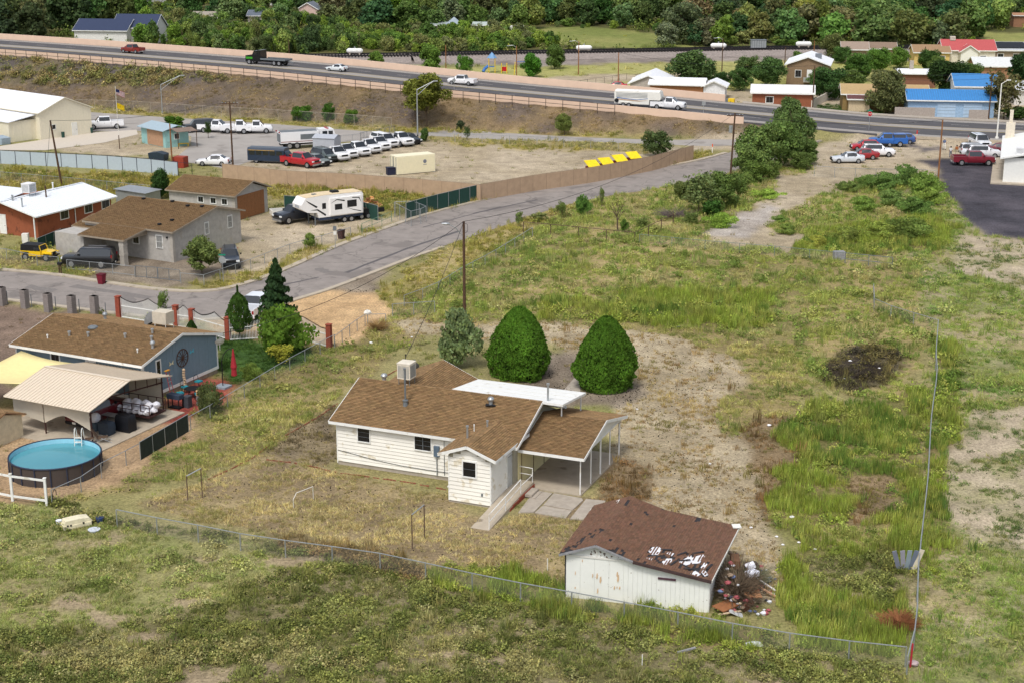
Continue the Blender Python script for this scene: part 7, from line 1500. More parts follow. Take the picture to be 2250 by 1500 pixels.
fence('chain_link_fence','chain-link fence of the vacant lot from the street corner down to the sand driveway',[foot(1170,500,1.1),foot(1080,555,1.1),foot(1020,585,1.1),foot(960,622,1.1),foot(895,648,1.1),foot(888,660,0.6)],1.1,3.2,mesh=M['mesh'])
fence('chain_link_fence','short chain-link end piece by the sand driveway',[foot(862,668,1.2),foot(955,662,1.2)],1.2,2.0,mesh=M['mesh'])
rust = cm('rusty pipe',(96,76,64),0.8,var=0.2)
fence('pipe_fence','rusty single-rail pipe fence from the street corner to the bare little tree',[foot(1150,488,1.3),foot(1250,497,1.3),foot(1395,511,1.3)],1.3,4.0,pm=rust,pr=0.05); fence('pipe_fence','rusty pipe rail sloping up toward the dead branches',[foot(1395,511,1.3),foot(1440,490,1.3),foot(1480,470,1.3)],1.3,4.0,pm=rust,pr=0.05)
fence('wire_fence','thin wire fence across the vacant lots with green tint',[foot(1405,515,1.1),foot(1560,530,1.1),foot(1690,540,1.1),foot(1858,556,1.1)],1.1,4.0,pm=cm('grey green pipe',(112,128,120),0.7),pr=0.03,mesh=M['mesh'])
fence('field_gate','tubular gate with mesh at the end of the vacant lot fence',[foot(1858,556,1.2),foot(1962,566,1.2)],1.2,3.0,pr=0.04,rails=(1.0,0.45),mesh=M['mesh'],pm=M['steel'],cat='gate')
fence('chain_link_fence','chain-link fence along the gravel parking edge',[foot(1790,365,1.5),foot(1900,372,1.5),foot(2020,372,1.5),foot(2060,376,1.5)],1.5,3.0,mesh=M['mesh'])
fence('pipe_rail_fence','silver pipe fence with mesh in front of the black SUV and grey house',[foot(146,571,1.15),foot(244,580,1.15),foot(295,586,1.15)],1.15,2.7,mesh=M['mesh'],rails=(1.0,0.2))
for k,(a,b,lab) in enumerate((((297,584),(345,588),'left leaf of the double pipe gate at the grey house drive'),((346,588),(395,594),'right leaf of the double pipe gate at the grey house drive'))): fence('pipe_gate',lab,[foot(*a,1.2),foot(*b,1.2)],1.2,1.4,rails=(1.0,0.05),mesh=M['mesh'],pm=M['steel'],cat='gate')
fence('chain_link_fence','chain-link fence round the corner of the grey house yard under the round tree',[foot(396,600,1.1),foot(448,604,1.1),foot(560,566,1.1),foot(640,535,1.1),foot(700,520,1.1),foot(770,500,1.1)],1.1,2.8,mesh=M['mesh'])
fence('pipe_rail_fence','silver pipe fence in front of the yellow off-road car',[foot(-30,540,1.3),foot(18,545,1.3),foot(75,562,1.1),foot(128,566,1.1)],1.15,2.6,mesh=M['mesh'])
fence('green_slat_fence','dark green cloth-covered fence beside the stucco house',[foot(82,524,1.6),foot(134,503,1.6)],1.6,2.0,mesh=M['meshgreen'],mesh_name='cloth_panel')
fence('board_fence','dark weathered board fence joining the grey house and the green fence',[foot(134,502,1.8),foot(173,500,1.8)],1.8,1.0,mesh=cm('dark boards',(64,58,54),0.9,var=0.3),pm=M['wood'],mesh_name='board_panel')
fence('green_cloth_fence','tall dark green cloth fence beside the street bend',[foot(892,446,2.1),foot(950,430,2.1),foot(1055,405,2.1)],2.1,2.4,mesh=M['meshgreen'],mesh_name='cloth_panel')
fence('kennel','empty chain-link kennel at the left end of the dark green cloth fence',[foot(866,445,1.9),foot(904,465,1.9),foot(940,455,1.9),foot(908,442,1.9),foot(868,444,1.9)],1.9,2.0,mesh=M['mesh'],cat='kennel')
fence('pipe_fence','green pipe fence beside the flat trailer',[foot(795,492,1.3),foot(860,465,1.3)],1.3,2.4,pm=cm('faded green pipe',(110,140,116),0.7),rails=(1.0,0.5))
fence('dark_cloth_fence','dark green cloth fence behind the camper trailer',[foot(624,430,1.9),foot(690,435,1.9),foot(780,440,1.9),foot(830,452,1.9)],1.9,2.5,mesh=M['meshgreen'],mesh_name='cloth_panel')
tan = cm('tan woven screen',(176,150,124),0.9,var=0.12,scale=1.2)
fence('tan_screen_fence','long tan screen fence along the front of the truck yard',[foot(488,360,2.2),foot(620,375,2.2),foot(760,382,2.2),foot(900,392,2.2),foot(1056,406,2.2)],2.2,3.0,mesh=tan,mesh_name='screen_panel',pm=cm('tan post',(150,128,106),0.8))
fence('tan_screen_fence','tan screen fence following the street past the yellow-roofed kennels',[foot(1056,405,2.2),foot(1180,384,2.2),foot(1300,368,2.2),foot(1430,344,2.2),foot(1524,320,2.2)],2.2,2.4,mesh=tan,mesh_name='screen_panel',pm=MATS['tan post'])
fence('pale_panel_fence','pale blue-grey panel fence with dark frame along the left yard',[foot(-120,322,2.0),foot(0,331,2.0),foot(120,337,2.0),foot(240,343,2.0),foot(330,350,2.0),foot(390,357,2.0)],2.0,2.6,mesh=cm('pale blue panel',(176,188,196),0.6,var=0.05),mesh_name='panel',pm=cm('dark blue post',(44,46,62),0.6),pr=0.06,rails=(1.02,))
fence('pipe_rail_fence','dark pipe rail at the end of the pale panel fence',[foot(390,357,1.6),foot(421,360,1.6)],1.6,2.0,pm=MATS['dark blue post'])
fence('chain_link_fence','tall chain-link fence along the foot of the embankment',[foot(165,218,2.0),foot(300,222,2.0),foot(450,232,2.0),foot(600,240,2.0),foot(760,250,2.0),foot(860,258,2.0)],1.9,4.0,mesh=M['mesh'],pm=M['conc2'])
fence('chain_link_fence','long low chain-link fence beside the frontage road',[foot(940,292,1.4),foot(1050,296,1.4),foot(1200,302,1.4),foot(1320,310,1.4),foot(1420,316,1.4)],1.4,4.5,mesh=M['mesh'])
fence('chain_link_fence','chain-link fence of the truck yard behind the tanker',[foot(738,300,1.6),foot(790,295,1.6),foot(800,292,1.6)],1.6,3.0,mesh=M['mesh'])
fence('sliding_gate','tall braced metal sliding gate behind the truck row',[foot(792,292,1.8),foot(840,283,1.8),foot(866,276,1.8)],1.8,1.6,mesh=M['mesh'],rails=(1.0,0.5,0.1),pm=M['steel'],cat='gate')
fence('chain_link_fence','thin wire fence in the weedy strip behind the stucco house',[foot(0,378,1.3),foot(165,392,1.3),foot(330,408,1.3)],1.3,3.5,mesh=M['mesh'])
fence('field_fence','dark fence along the railway and park beyond the highway',[foot(960,172,1.2),foot(1050,176,1.2),foot(1180,170,1.2)],1.2,3.0,pm=M['black']); fence('field_fence','dark pipe fence round the green corner by the park road',[foot(1245,184,1.3),foot(1290,175,1.3),foot(1340,168,1.3),foot(1375,162,1.3),foot(1440,170,1.3)],1.3,3.0,pm=M['black'])
for k,(px,py) in enumerate(((6,671),(56,677),(107,685),(159,690),(209,691))):
 T = thing('block_pillar','grey block pillar, %s of five beside the street' % ['leftmost','second','middle','fourth','rightmost'][k],'pillar',(*G(px,py),0),R(-26),'grey block pillars beside the street')
 for j in range(9): obj('block',MB().bx(-0.31,0.31,-0.31,0.31,j * 0.205,j * 0.205 + 0.19),T,mt=cm('grey brown block',(132,124,120),0.9,var=0.15))
 obj('joint_core',MB().bx(-0.28,0.28,-0.28,0.28,0,1.83),T,mt=M['conc2'])
for px,py in ((17,668),(70,675),(123,680),(175,686),(233,694)): o = obj('steel_post',MB().cyl((0,0,0),(0,0,1.3),0.04,n=6),loc=(*G(px,py),0),mt=M['steel']); tag(o,'thin steel post standing between the grey block pillars','post','steel posts between the block pillars')
BP = [(262,697,2.0),(388,718,2.0),(423,724,1.9),(502,748,2.1),(724,764,2.1)]
for k,(px,py,hh) in enumerate(BP):
 T = thing('brick_post','red brick fence post, %s' % ['at the left end of the white gate','left of the small white gate','right of the small white gate','in front of the flame-shaped conifer','at the sand driveway where the fences meet'][k],'fence post',(*G(px,py),0),R(-20),'red brick posts of the white picket fence')
 for j in range(int(hh / 0.085)):
  for i in range(2): obj('brick',MB().bx(-0.22 + i * 0.22 + 0.004,i * 0.22 - 0.004,-0.22,0.22,j * 0.085,j * 0.085 + 0.078),T,mt=M['brick'])
 obj('cap',MB().bx(-0.25,0.25,-0.25,0.25,hh,hh + 0.08),T,mt=M['brick'])
def picket(label,a,b,hs,h=1.7,name='white_picket_fence'):
 A_,B_ = G(*a),G(*b); L_ = math.hypot(B_[0] - A_[0],B_[1] - A_[1]); ang = math.atan2(B_[1] - A_[1],B_[0] - A_[0]); T = thing(name,label,'fence' if 'fence' in name else 'gate',(*A_,0),ang); n = int(L_ / 0.13); mb = MB(); tp = MB()
 for k in range(n + 1):
  x = L_ * k / n; top = h + hs(x / L_); mb.bx(x - 0.016,x + 0.016,-0.012,0.012,0.08,top); tp.box((x,0,top + 0.05),(0.05,0.05,0.1))
 obj('pickets',mb,T,mt=M['trim'],kind='stuff'); obj('finials',tp,T,mt=M['black'],kind='stuff')
 for z in (0.15,h * 0.72): obj('rail',MB().bx(0,L_,-0.03,0.03,z,z + 0.07),T,mt=M['trim'])
pk = lambda x: 0.55 * abs(((x * 2) % 1) - 0.5) * 2 * abs(((x * 2) % 1) - 0.5) * 2
picket('left section of the white spiked fence with scalloped top behind the blue house',(268,700),(384,719),lambda x: 0.6 * (abs(2 * ((x * 1.6 + 0.15) % 1) - 1)) ** 1.6); picket('small white spiked gate between two red brick posts',(392,721),(420,725),lambda x: 0.5 * (1 - abs(2 * x - 1)),name='white_picket_gate'); picket('middle section of the white spiked fence before the flame-shaped conifer',(427,727),(498,748),lambda x: 0.6 * (abs(2 * ((x * 1.2 + 0.2) % 1) - 1)) ** 1.6); picket('right section of the white spiked fence by the sand driveway',(640,742),(718,764),lambda x: 0.55 * (1 - abs(2 * x - 0.7)) if x < 0.85 else 0.0); picket('hidden middle section of the white spiked fence behind the conifers',(506,750),(630,742),lambda x: 0.5 * (abs(2 * ((x * 1.5) % 1) - 1)) ** 1.6)
VF = thing('white_rail_fence','white two-rail vinyl fence at the lower left below the pool','fence',(*G(28,1100),0),0); a = G(28,1100); b = G(103,1110); c0 = G(-60,1082)
for p in (b,a,c0): obj('post',MB().box((p[0] - a[0],p[1] - a[1],0.95),(0.15,0.15,1.9)).box((p[0] - a[0],p[1] - a[1],1.92),(0.2,0.2,0.06)),VF,mt=M['trim'],kind='')
for q in VF.children:
 if 'kind' in q: del q['kind']
for p,q in ((a,b),(c0,a)):
 for z in (1.75,0.35): obj('rail',MB().bar((p[0] - a[0],p[1] - a[1],z),(q[0] - a[0],q[1] - a[1],z),0.05,0.14),VF,mt=M['trim'])
def pipe_thing(name,label,cat,pts,r=0.03,m=None):
 x0,y0,z0 = pts[0]; o = obj(name,MB().tube([(p[0] - x0,p[1] - y0,p[2]) for p in pts],r,6),loc=(x0,y0,0),mt=m or M['galv']); tag(o,label,cat); return o
for (a,b,ta,tb,lab) in (((413,1100),(445,1093),1045,1028,'left clothes-line frame of rusty pipe on the dry lawn'),((906,1205),(933,1182),1130,1108,'right clothes-line frame of rusty pipe near the ramp')):
 (A_,ha),(B_,hb) = at_h(*a,ta),at_h(*b,tb); T = thing('clothes_line_frame',lab,'clothes line',A_,0,'clothes line frames'); B2 = (B_[0] - A_[0],B_[1] - A_[1]); obj('post',MB().cyl((0,0,0),(0,0,ha),0.035,n=6),T,mt=rust); obj('post',MB().cyl((*B2,0),(*B2,hb),0.035,n=6),T,mt=rust); obj('crossbar',MB().cyl((0,0,ha),(*B2,hb),0.035,n=6),T,mt=M['galv'])
g0 = G(645,1115); pipe_thing('bent_pipe','thin white bent pipe frame on the dry lawn','pipe',[(g0[0],g0[1],0),(g0[0],g0[1],0.6),(g0[0] + 0.15,g0[1] + 0.5,0.85),(g0[0] + 1.1,g0[1] + 1.5,0.9),(g0[0] + 1.1,g0[1] + 1.5,0.0)],0.02,M['white'])
g0 = G(1203,1252); pipe_thing('white_stake','short white stake left of the shed','stake',[(g0[0],g0[1],0),(g0[0],g0[1],0.75)],0.03,M['white'])
g0 = G(1411,1460); pipe_thing('white_stake','short white stake in the near scrub','stake',[(g0[0],g0[1],0),(g0[0],g0[1],0.6)],0.025,M['white'])
for (pts,lab) in (([(627,957),(700,916),(742,886)],'red brick edging running up beside the left end of the white house'),([(440,1062),(500,1034),(552,1008),(592,978)],'broken red edging line across the dry lawn corner'),([(585,1010),(640,1016),(700,1028),(740,1038),(900,1060),(980,1076)],'red brick edging along the foot of the white house front'),([(845,828),(890,803)],'short red brick edging behind the rooftop turbine')):
 W = [G(*p) for p in pts]; T = thing('brick_edging',lab,'edging',(*W[0],0)); rr = random.Random(len(pts))
 for a,b in zip(W[:-1],W[1:]):
  d = math.hypot(b[0] - a[0],b[1] - a[1]); an = math.atan2(b[1] - a[1],b[0] - a[0]); n = int(d / 0.24)
  for k in range(n):
   if rr.random() < 0.2: continue
   t = (k + 0.5) / n; o = obj('brick',PROTO.setdefault('edgebrick',MB().bx(-0.1,0.1,-0.04,0.04,-0.02,0.06).mesh('brick',cm('faded edging brick',(138,86,66),0.9,var=0.3))),T,(a[0] - W[0][0] + (b[0] - a[0]) * t,a[1] - W[0][1] + (b[1] - a[1]) * t,rr.uniform(-0.02,0.03)),an + rr.uniform(-0.1,0.1))
hp = G(1622,1290)
def P3(u,v): x,y = (3.05,78.91); a_ = R(-14.4); return (x + u * math.cos(a_) - v * math.sin(a_),y + u * math.sin(a_) + v * math.cos(a_))
o = obj('brush_pile',twigs(900,1.5,1.6,8,0.018),loc=(*P3(9.4,2.6),0),mt=cm('brown brush',(112,96,78),0.95,var=0.3)); o.scale = (1.0,1.9,1.05); tag(o,'tall brown brush pile leaning on the right wall of the shed','brush pile')
o = obj('brush_pile',twigs(700,1.4,1.3,9,0.014),loc=(*P3(10.0,4.3),0),mt=cm('grey green brush',(124,124,96),0.95,var=0.3)); tag(o,'lower grey-green brush heap behind the brown one at the shed','brush pile')
rr = random.Random(11)
for k,(u,v,z,d,c,an,lab) in enumerate(((9.0,0.4,0.35,(1.2,0.9,0.06),(150,100,66),0.9,'brown wooden panel lying against the front right shed corner'),(9.3,-0.1,0.2,(1.5,0.12,0.05),(214,190,160),0.7,'pale narrow board leaning at the shed corner'),(9.7,0.1,0.1,(1.0,0.5,0.06),(206,208,210),0.2,'white broken board on the ground by the shed corner'),(10.3,1.9,0.6,(0.9,1.3,0.05),(170,124,88),0.3,'tan door panel standing in the rubbish heap'),(9.0,4.8,1.1,(0.5,1.1,0.5),(112,80,58),0.2,'brown cupboard behind the brush by the shed'),(9.9,5.3,0.6,(0.8,0.6,0.5),(66,46,40),0.5,'dark brown box at the back of the rubbish heap'),(9.9,4.6,1.0,(0.55,0.4,0.25),(232,232,240),0.4,'white plastic tub on top of the brush'),(10.1,3.8,0.9,(0.7,0.5,0.3),(226,228,238),0.9,'larger white tub on the right of the brush'),(10.8,3.6,0.5,(1.9,0.08,0.06),(222,218,214),-0.7,'long white pole across the rubbish heap'),(10.9,3.0,0.35,(1.5,0.1,0.08),(190,150,120),-0.4,'tan pole sticking out of the rubbish heap'),(10.2,0.9,0.3,(0.9,0.08,0.5),(110,70,56),1.0,'brown wooden frame leaning in the weeds by the heap'))):
 q = Matrix.Rotation(an + R(-14),3,'Z') @ Matrix.Rotation(rr.uniform(-0.5,0.5),3,'Y'); o = obj(['wood_panel','board','board','door_panel','cupboard','box','plastic_tub','plastic_tub','pole','pole','wooden_frame'][k],MB().box((0,0,0),d,0,None,q),loc=(*P3(u,v),z),mt=M['tintmatt'],color=lin(c)); tag(o,lab,['panel','board','board','door','cupboard','box','tub','tub','pole','pole','frame'][k])
for k in range(110):
 u,v = 8.6 + rr.uniform(0,2.8),rr.uniform(0.2,6.4); c = rr.choice(((230,230,236),(220,222,226),(104,116,150),(170,90,96),(200,180,150),(60,60,70),(150,130,110))); s = rr.uniform(0.07,0.2)
 o = obj('litter',blob(k % 5,s,(1,0.8,0.6),6),loc=(*P3(u,v),rr.uniform(0,0.75) * max(0,1 - (u - 8.8) / 2.4) * 1.5),mt=M['tintmatt'],color=lin(c)); tag(o,'scrap of litter in the heap beside the shed','litter','litter scraps beside the shed')
for k,(px,py) in enumerate(((1688,1278),(1720,1198),(1791,1208),(1740,1138),(1770,905),(1795,900),(1868,795),(1856,833),(1932,810),(1490,720),(1706,1180),(1755,1193),(1480,560),(1650,1160),(905,742),(815,755),(1400,900),(1560,1020),(1690,936),(1730,1095))):
 o = obj('litter',blob(k % 5,0.11 if k % 3 else 0.17,(1,0.7,0.5),6),loc=(*G(px,py),0.02),mt=M['tintmatt'],color=lin((236,236,238))); tag(o,'small white scrap of litter lying in the open lot','litter','white litter scattered over the lot')
for k,(px,top,c,lab) in enumerate(((1968,1215,(130,134,150),'leftmost weathered tin sheet leaning in the weeds by the right fence'),(1982,1212,(160,158,172),'second weathered tin sheet by the right fence'),(1994,1208,(150,164,176),'bluish third tin sheet by the right fence'),(2005,1222,(120,130,150),'fourth tin sheet by the right fence'),(2015,1205,(206,196,176),'upright cream board against the right fence'))):
 X,Y = G(px,1255); o = obj('tin_sheet' if k < 4 else 'board',MB().box((0,0,0.75),(0.27,0.03,1.4),0,None,Matrix.Rotation(0.25 if k < 4 else 0.02,3,'X') @ Matrix.Rotation((k - 2) * 0.16,3,'Y')),loc=(X,Y,0),mt=M['tintmatt'],color=lin(c)); tag(o,lab,'tin sheet' if k < 4 else 'board')
(q_,hh) = at_h(2000,1465,1413); o = obj('red_stake',MB().cyl((0,0,0),(0.03,0,hh),0.05,n=6),loc=q_,mt=cm('red paint stake',(176,40,56),0.6)); tag(o,'red stake at the lower right fence corner','stake')
o = obj('cloth_scrap',blob(3,0.3,(1,0.8,0.5)),loc=(*G(2008,1462),0),mt=M['tintmatt'],color=lin((176,158,158))); tag(o,'dirty pinkish rag at the foot of the lower right fence corner','rag')
o = obj('plastic_sheet',blob(2,0.4,(1.2,0.5,0.4)),loc=(*G(1658,1420),0),mt=M['tintmatt'],color=lin((206,210,214))); tag(o,'crumpled white plastic sheet in the near field below the fence','plastic')
o = obj('grey_post',MB().bar((0,0,0.2),(1.0,0.35,0.3),0.09),loc=(*G(1488,1440),0),mt=M['greywood']); tag(o,'grey fence post lying in the near scrub','post')
SC = thing('cargo_carrier','cream plastic roof cargo box lying in the grass at the lower left','box',(*G(170,1155),0),R(32)); obj('base',MB().prism([(-0.95,-0.4),(0.8,-0.4),(0.95,0),(0.8,0.4),(-0.95,0.4)],'z',0.05,0.3),SC,mt=cm('cream plastic',(226,216,186),0.5)); obj('lid',MB().prism([(-0.9,0.3),(0.9,0.3),(0.7,0.55),(0.2,0.62),(-0.8,0.6)],'y',-0.36,0.36),SC,mt=MATS['cream plastic'])
for x in (-0.7,-0.5,0.3): obj('latch',MB().box((x,-0.4,0.3),(0.1,0.06,0.1)),SC,mt=M['black'])
for px,py,s,c,lab,nm in ((130,1150,0.2,(230,232,240),'small white jug left of the cream cargo box','jug'),(220,1146,0.26,(50,66,104),'dark blue bucket right of the cream cargo box','bucket'),(207,1166,0.4,(200,206,216),'flat pale plastic tray beside the blue bucket','tray')): o = obj(nm,MB().lathe([(s * 0.85,0),(s,s * (1.2 if nm != 'tray' else 0.3))],n=10),loc=(*G(px,py),0.02),mt=M['tintmatt'],color=lin(c)); tag(o,lab,nm)
def bin_(px,py,c,label):
 T = thing('wheelie_bin',label,'bin',(*G(px,py),0),R(-20)); obj('body',MB().add([(-0.27,-0.3,0.05),(0.27,-0.3,0.05),(0.27,0.25,0.05),(-0.27,0.25,0.05),(-0.34,-0.4,1.0),(0.34,-0.4,1.0),(0.34,0.36,1.0),(-0.34,0.36,1.0)],[(3,2,1,0),(4,5,6,7),(0,1,5,4),(1,2,6,5),(2,3,7,6),(3,0,4,7)]),T,mt=M['tintmatt'],color=lin(c)); obj('lid',MB().bx(-0.36,0.36,-0.43,0.4,1.0,1.07),T,mt=M['tintmatt'],color=lin(tuple(v * 0.8 for v in c))); obj('wheel',MB().cyl((0.3,0.28,0.12),(0.36,0.28,0.12),0.12,n=10),T,mt=M['tyre']); obj('wheel',MB().cyl((-0.36,0.28,0.12),(-0.3,0.28,0.12),0.12,n=10),T,mt=M['tyre'])
bin_(224,624,(116,30,46),'maroon wheelie bin on the kerb in front of the grey house'); bin_(750,525,(70,48,46),'dark brown wheelie bin on the verge by the dirt yard')
mb_ = thing('mailbox','mailbox on twin posts in front of the fence by the black SUV','mailbox',(*G(133,602),0),R(-25)); obj('box',MB().bx(-0.25,0.25,-0.15,0.15,1.0,1.25),mb_,mt=M['black']);
for x in (-0.12,0.12): obj('post',MB().bx(x - 0.05,x + 0.05,-0.05,0.05,0,1.0),mb_,mt=M['wood'])
o = obj('utility_box',MB().bx(-0.35,0.35,-0.3,0.3,0,1.1),loc=(*G(57,534),0),mt=M['white']); tag(o,'white utility cabinet on the grass behind the yellow car','cabinet')
def signpost(px,py,top,label,build): (q,h) = at_h(px,py,top); T = thing('road_sign',label,'sign',q,R(0)); obj('post',MB().cyl((0,0,0),(0,0,h),0.035,n=6),T,mt=M['galv']); build(T,h); return T
def textobj(parent,body,size,loc,rot,m,name='lettering'):
 cu = bpy.data.curves.new(name,'FONT'); cu.body = body; cu.size = size; cu.align_x = 'CENTER'; cu.align_y = 'CENTER'; cu.extrude = 0.004; t = bpy.data.objects.new(name,cu); C.objects.link(t); dg = bpy.context.evaluated_depsgraph_get(); me = bpy.data.meshes.new_from_object(t.evaluated_get(dg)); bpy.data.objects.remove(t); o = obj(name,me,parent,loc); me.materials.append(m); o.rotation_euler = rot; return o
redm = cm('stop red',(186,28,40),0.5,var=0.0)
def stop(T,h):
 n = 8; s = 0.42
 for y,r_,m,nm in ((-0.03,s,M['white'],'plate'),(-0.045,s * 0.92,redm,'face')): obj(nm,MB().prism([(r_ * math.cos(2 * math.pi * (k + 0.5) / n),h - 0.45 + r_ * math.sin(2 * math.pi * (k + 0.5) / n)) for k in range(n)],'y',y - 0.012,y),T,mt=m)
 textobj(T,'STOP',0.27,(0,-0.062,h - 0.45),(R(90),0,0),M['white'])
 obj('street_name_plate',MB().bx(-0.45,0.45,-0.02,0.0,h + 0.02,h + 0.2),T,mt=cm('sign green',(30,130,104),0.5)); obj('street_name_plate',MB().bx(-0.01,0.01,-0.4,0.4,h + 0.22,h + 0.4),T,mt=MATS['sign green'])
signpost(1909,287,245,'red STOP sign with green street name plates at the highway junction',stop)
def stopback(T,h): n = 8; s = 0.38; obj('plate',MB().prism([(s * math.cos(2 * math.pi * (k + 0.5) / n),h - 0.45 + s * math.sin(2 * math.pi * (k + 0.5) / n)) for k in range(n)],'y',-0.03,-0.01),T,mt=M['galv']); obj('street_name_plate',MB().bx(-0.35,0.35,-0.02,0,h,h + 0.16),T,mt=MATS['sign green'])
signpost(491,620,562,'back of a grey octagonal sign with green name plate by the round tree',stopback)
signpost(737,548,497,'narrow sign panel on a post beside the dirt yard',lambda T,h: obj('plate',MB().bx(-0.2,0.2,-0.04,-0.02,h - 0.5,h - 0.02),T,mt=M['steel']) and obj('plate',MB().bx(-0.16,0.16,-0.04,-0.02,h - 1.0,h - 0.62),T,mt=M['white']))
signpost(2093,258,238,'small white sign in front of the blue garage',lambda T,h: obj('plate',MB().bx(-0.25,0.25,-0.04,-0.02,h - 0.6,h),T,mt=M['white'])); signpost(1545,262,224,'grey warning sign back on the highway edge',lambda T,h: obj('plate',MB().bx(-0.3,0.3,-0.04,-0.02,h - 0.6,h),T,mt=M['galv'])); signpost(998,212,172,'diamond road sign back by the railing',lambda T,h: obj('plate',MB().prism([(0.4,h - 0.4),(0,h),(-0.4,h - 0.4),(0,h - 0.8)],'y',-0.04,-0.02),T,mt=M['galv']))
mkp = thing('marker_post','orange and white marker post beside the street end','post',(*G(1565,336),0)); obj('post',MB().cyl((0,0,0),(0,0,0.9),0.07,n=7),mkp,mt=M['white']); obj('tip',MB().cyl((0,0,0.9),(0,0,1.35),0.075,n=7),mkp,mt=cm('orange plastic',(232,96,40),0.6))
mkp = thing('marker_post','red and white marker post on a small concrete pad by the blue pickup','post',(*G(2014,307),0)); obj('post',MB().cyl((0,0,0.1),(0,0,0.9),0.09,n=7),mkp,mt=M['white']); obj('tip',MB().cyl((0,0,0.9),(0,0,1.5),0.095,n=7),mkp,mt=cm('red plastic',(206,40,36),0.6)); obj('pad',MB().bx(-0.9,0.9,-0.9,0.9,0,0.1),mkp,mt=M['conc'])
for k,(px,py) in enumerate(((1301,395),(1331,389),(1361,382),(1391,375))):
 T = thing('dog_house','dark red shelter with yellow roof behind the tan fence, %s of four' % ['leftmost','second','third','rightmost'][k],'shelter',(*G(px,py),0),R(25),'yellow-roofed shelters behind the tan fence'); T.scale = (0.85,0.9,0.98); walls(T,-0.9,0.9,-0.7,0.7,1.9,cm('dark red board',(110,36,34),0.8)); obj('roof',MB().slab((-1.1,-1.0,1.95),(1.1,-1.0,1.95),(1.1,0.9,2.7),(-1.1,0.9,2.7),0.08),T,mt=cm('bright yellow sheet',(232,204,30),0.5))
o = obj('dumpster',MB().prism([(-1.2,0),(1.2,0),(1.35,1.0),(0.2,1.3),(-1.35,1.1)],'y',-0.8,0.8),loc=(*G(349,352),0),rz=R(-15),mt=cm('dark green steel',(44,56,66),0.5)); tag(o,'dark grey-green skip behind the panel fence','skip')
o = obj('dumpster',MB().bx(-0.9,0.9,-0.8,0.8,0,1.6),loc=(*G(397,368),0),rz=R(-15),mt=cm('rust red steel',(150,62,44),0.7,var=0.2)); tag(o,'rust-red skip at the end of the panel fence','skip')
o = obj('crate_stack',MB().bx(-0.6,0.6,-0.4,0.4,0,0.9),loc=(*G(1843,570),0),rz=0.1,mt=M['greywood']); tag(o,'grey pallet crate beside the tubular gate','crate')
bg = thing('bagged_post','post with a white plastic bag tied to its top near the sand driveway','post',(*G(808,712),0)); obj('post',MB().cyl((0,0,0),(0,0,1.1),0.04,n=6),bg,mt=M['galv']); obj('bag',blob(4,0.33,(1.2,0.7,0.7)),bg,(0,0,0.9),mt=M['white'])
o = obj('dead_weed_clump',twigs(400,1.1,1.0,12,0.016),loc=(*G(828,724),0),mt=cm('tan dead weed',(150,122,78),0.95)); tag(o,'clump of tan dead weeds by the bagged post','dead weeds')
o = obj('hose_coil',MB().tube([(0,0.42 * math.cos(k * 0.45),0.5 + 0.42 * math.sin(k * 0.45)) for k in range(30)],0.025,5),loc=(*G(121,1104),0),mt=M['black']); tag(o,'black hose coil hung beside the white rail fence','hose')
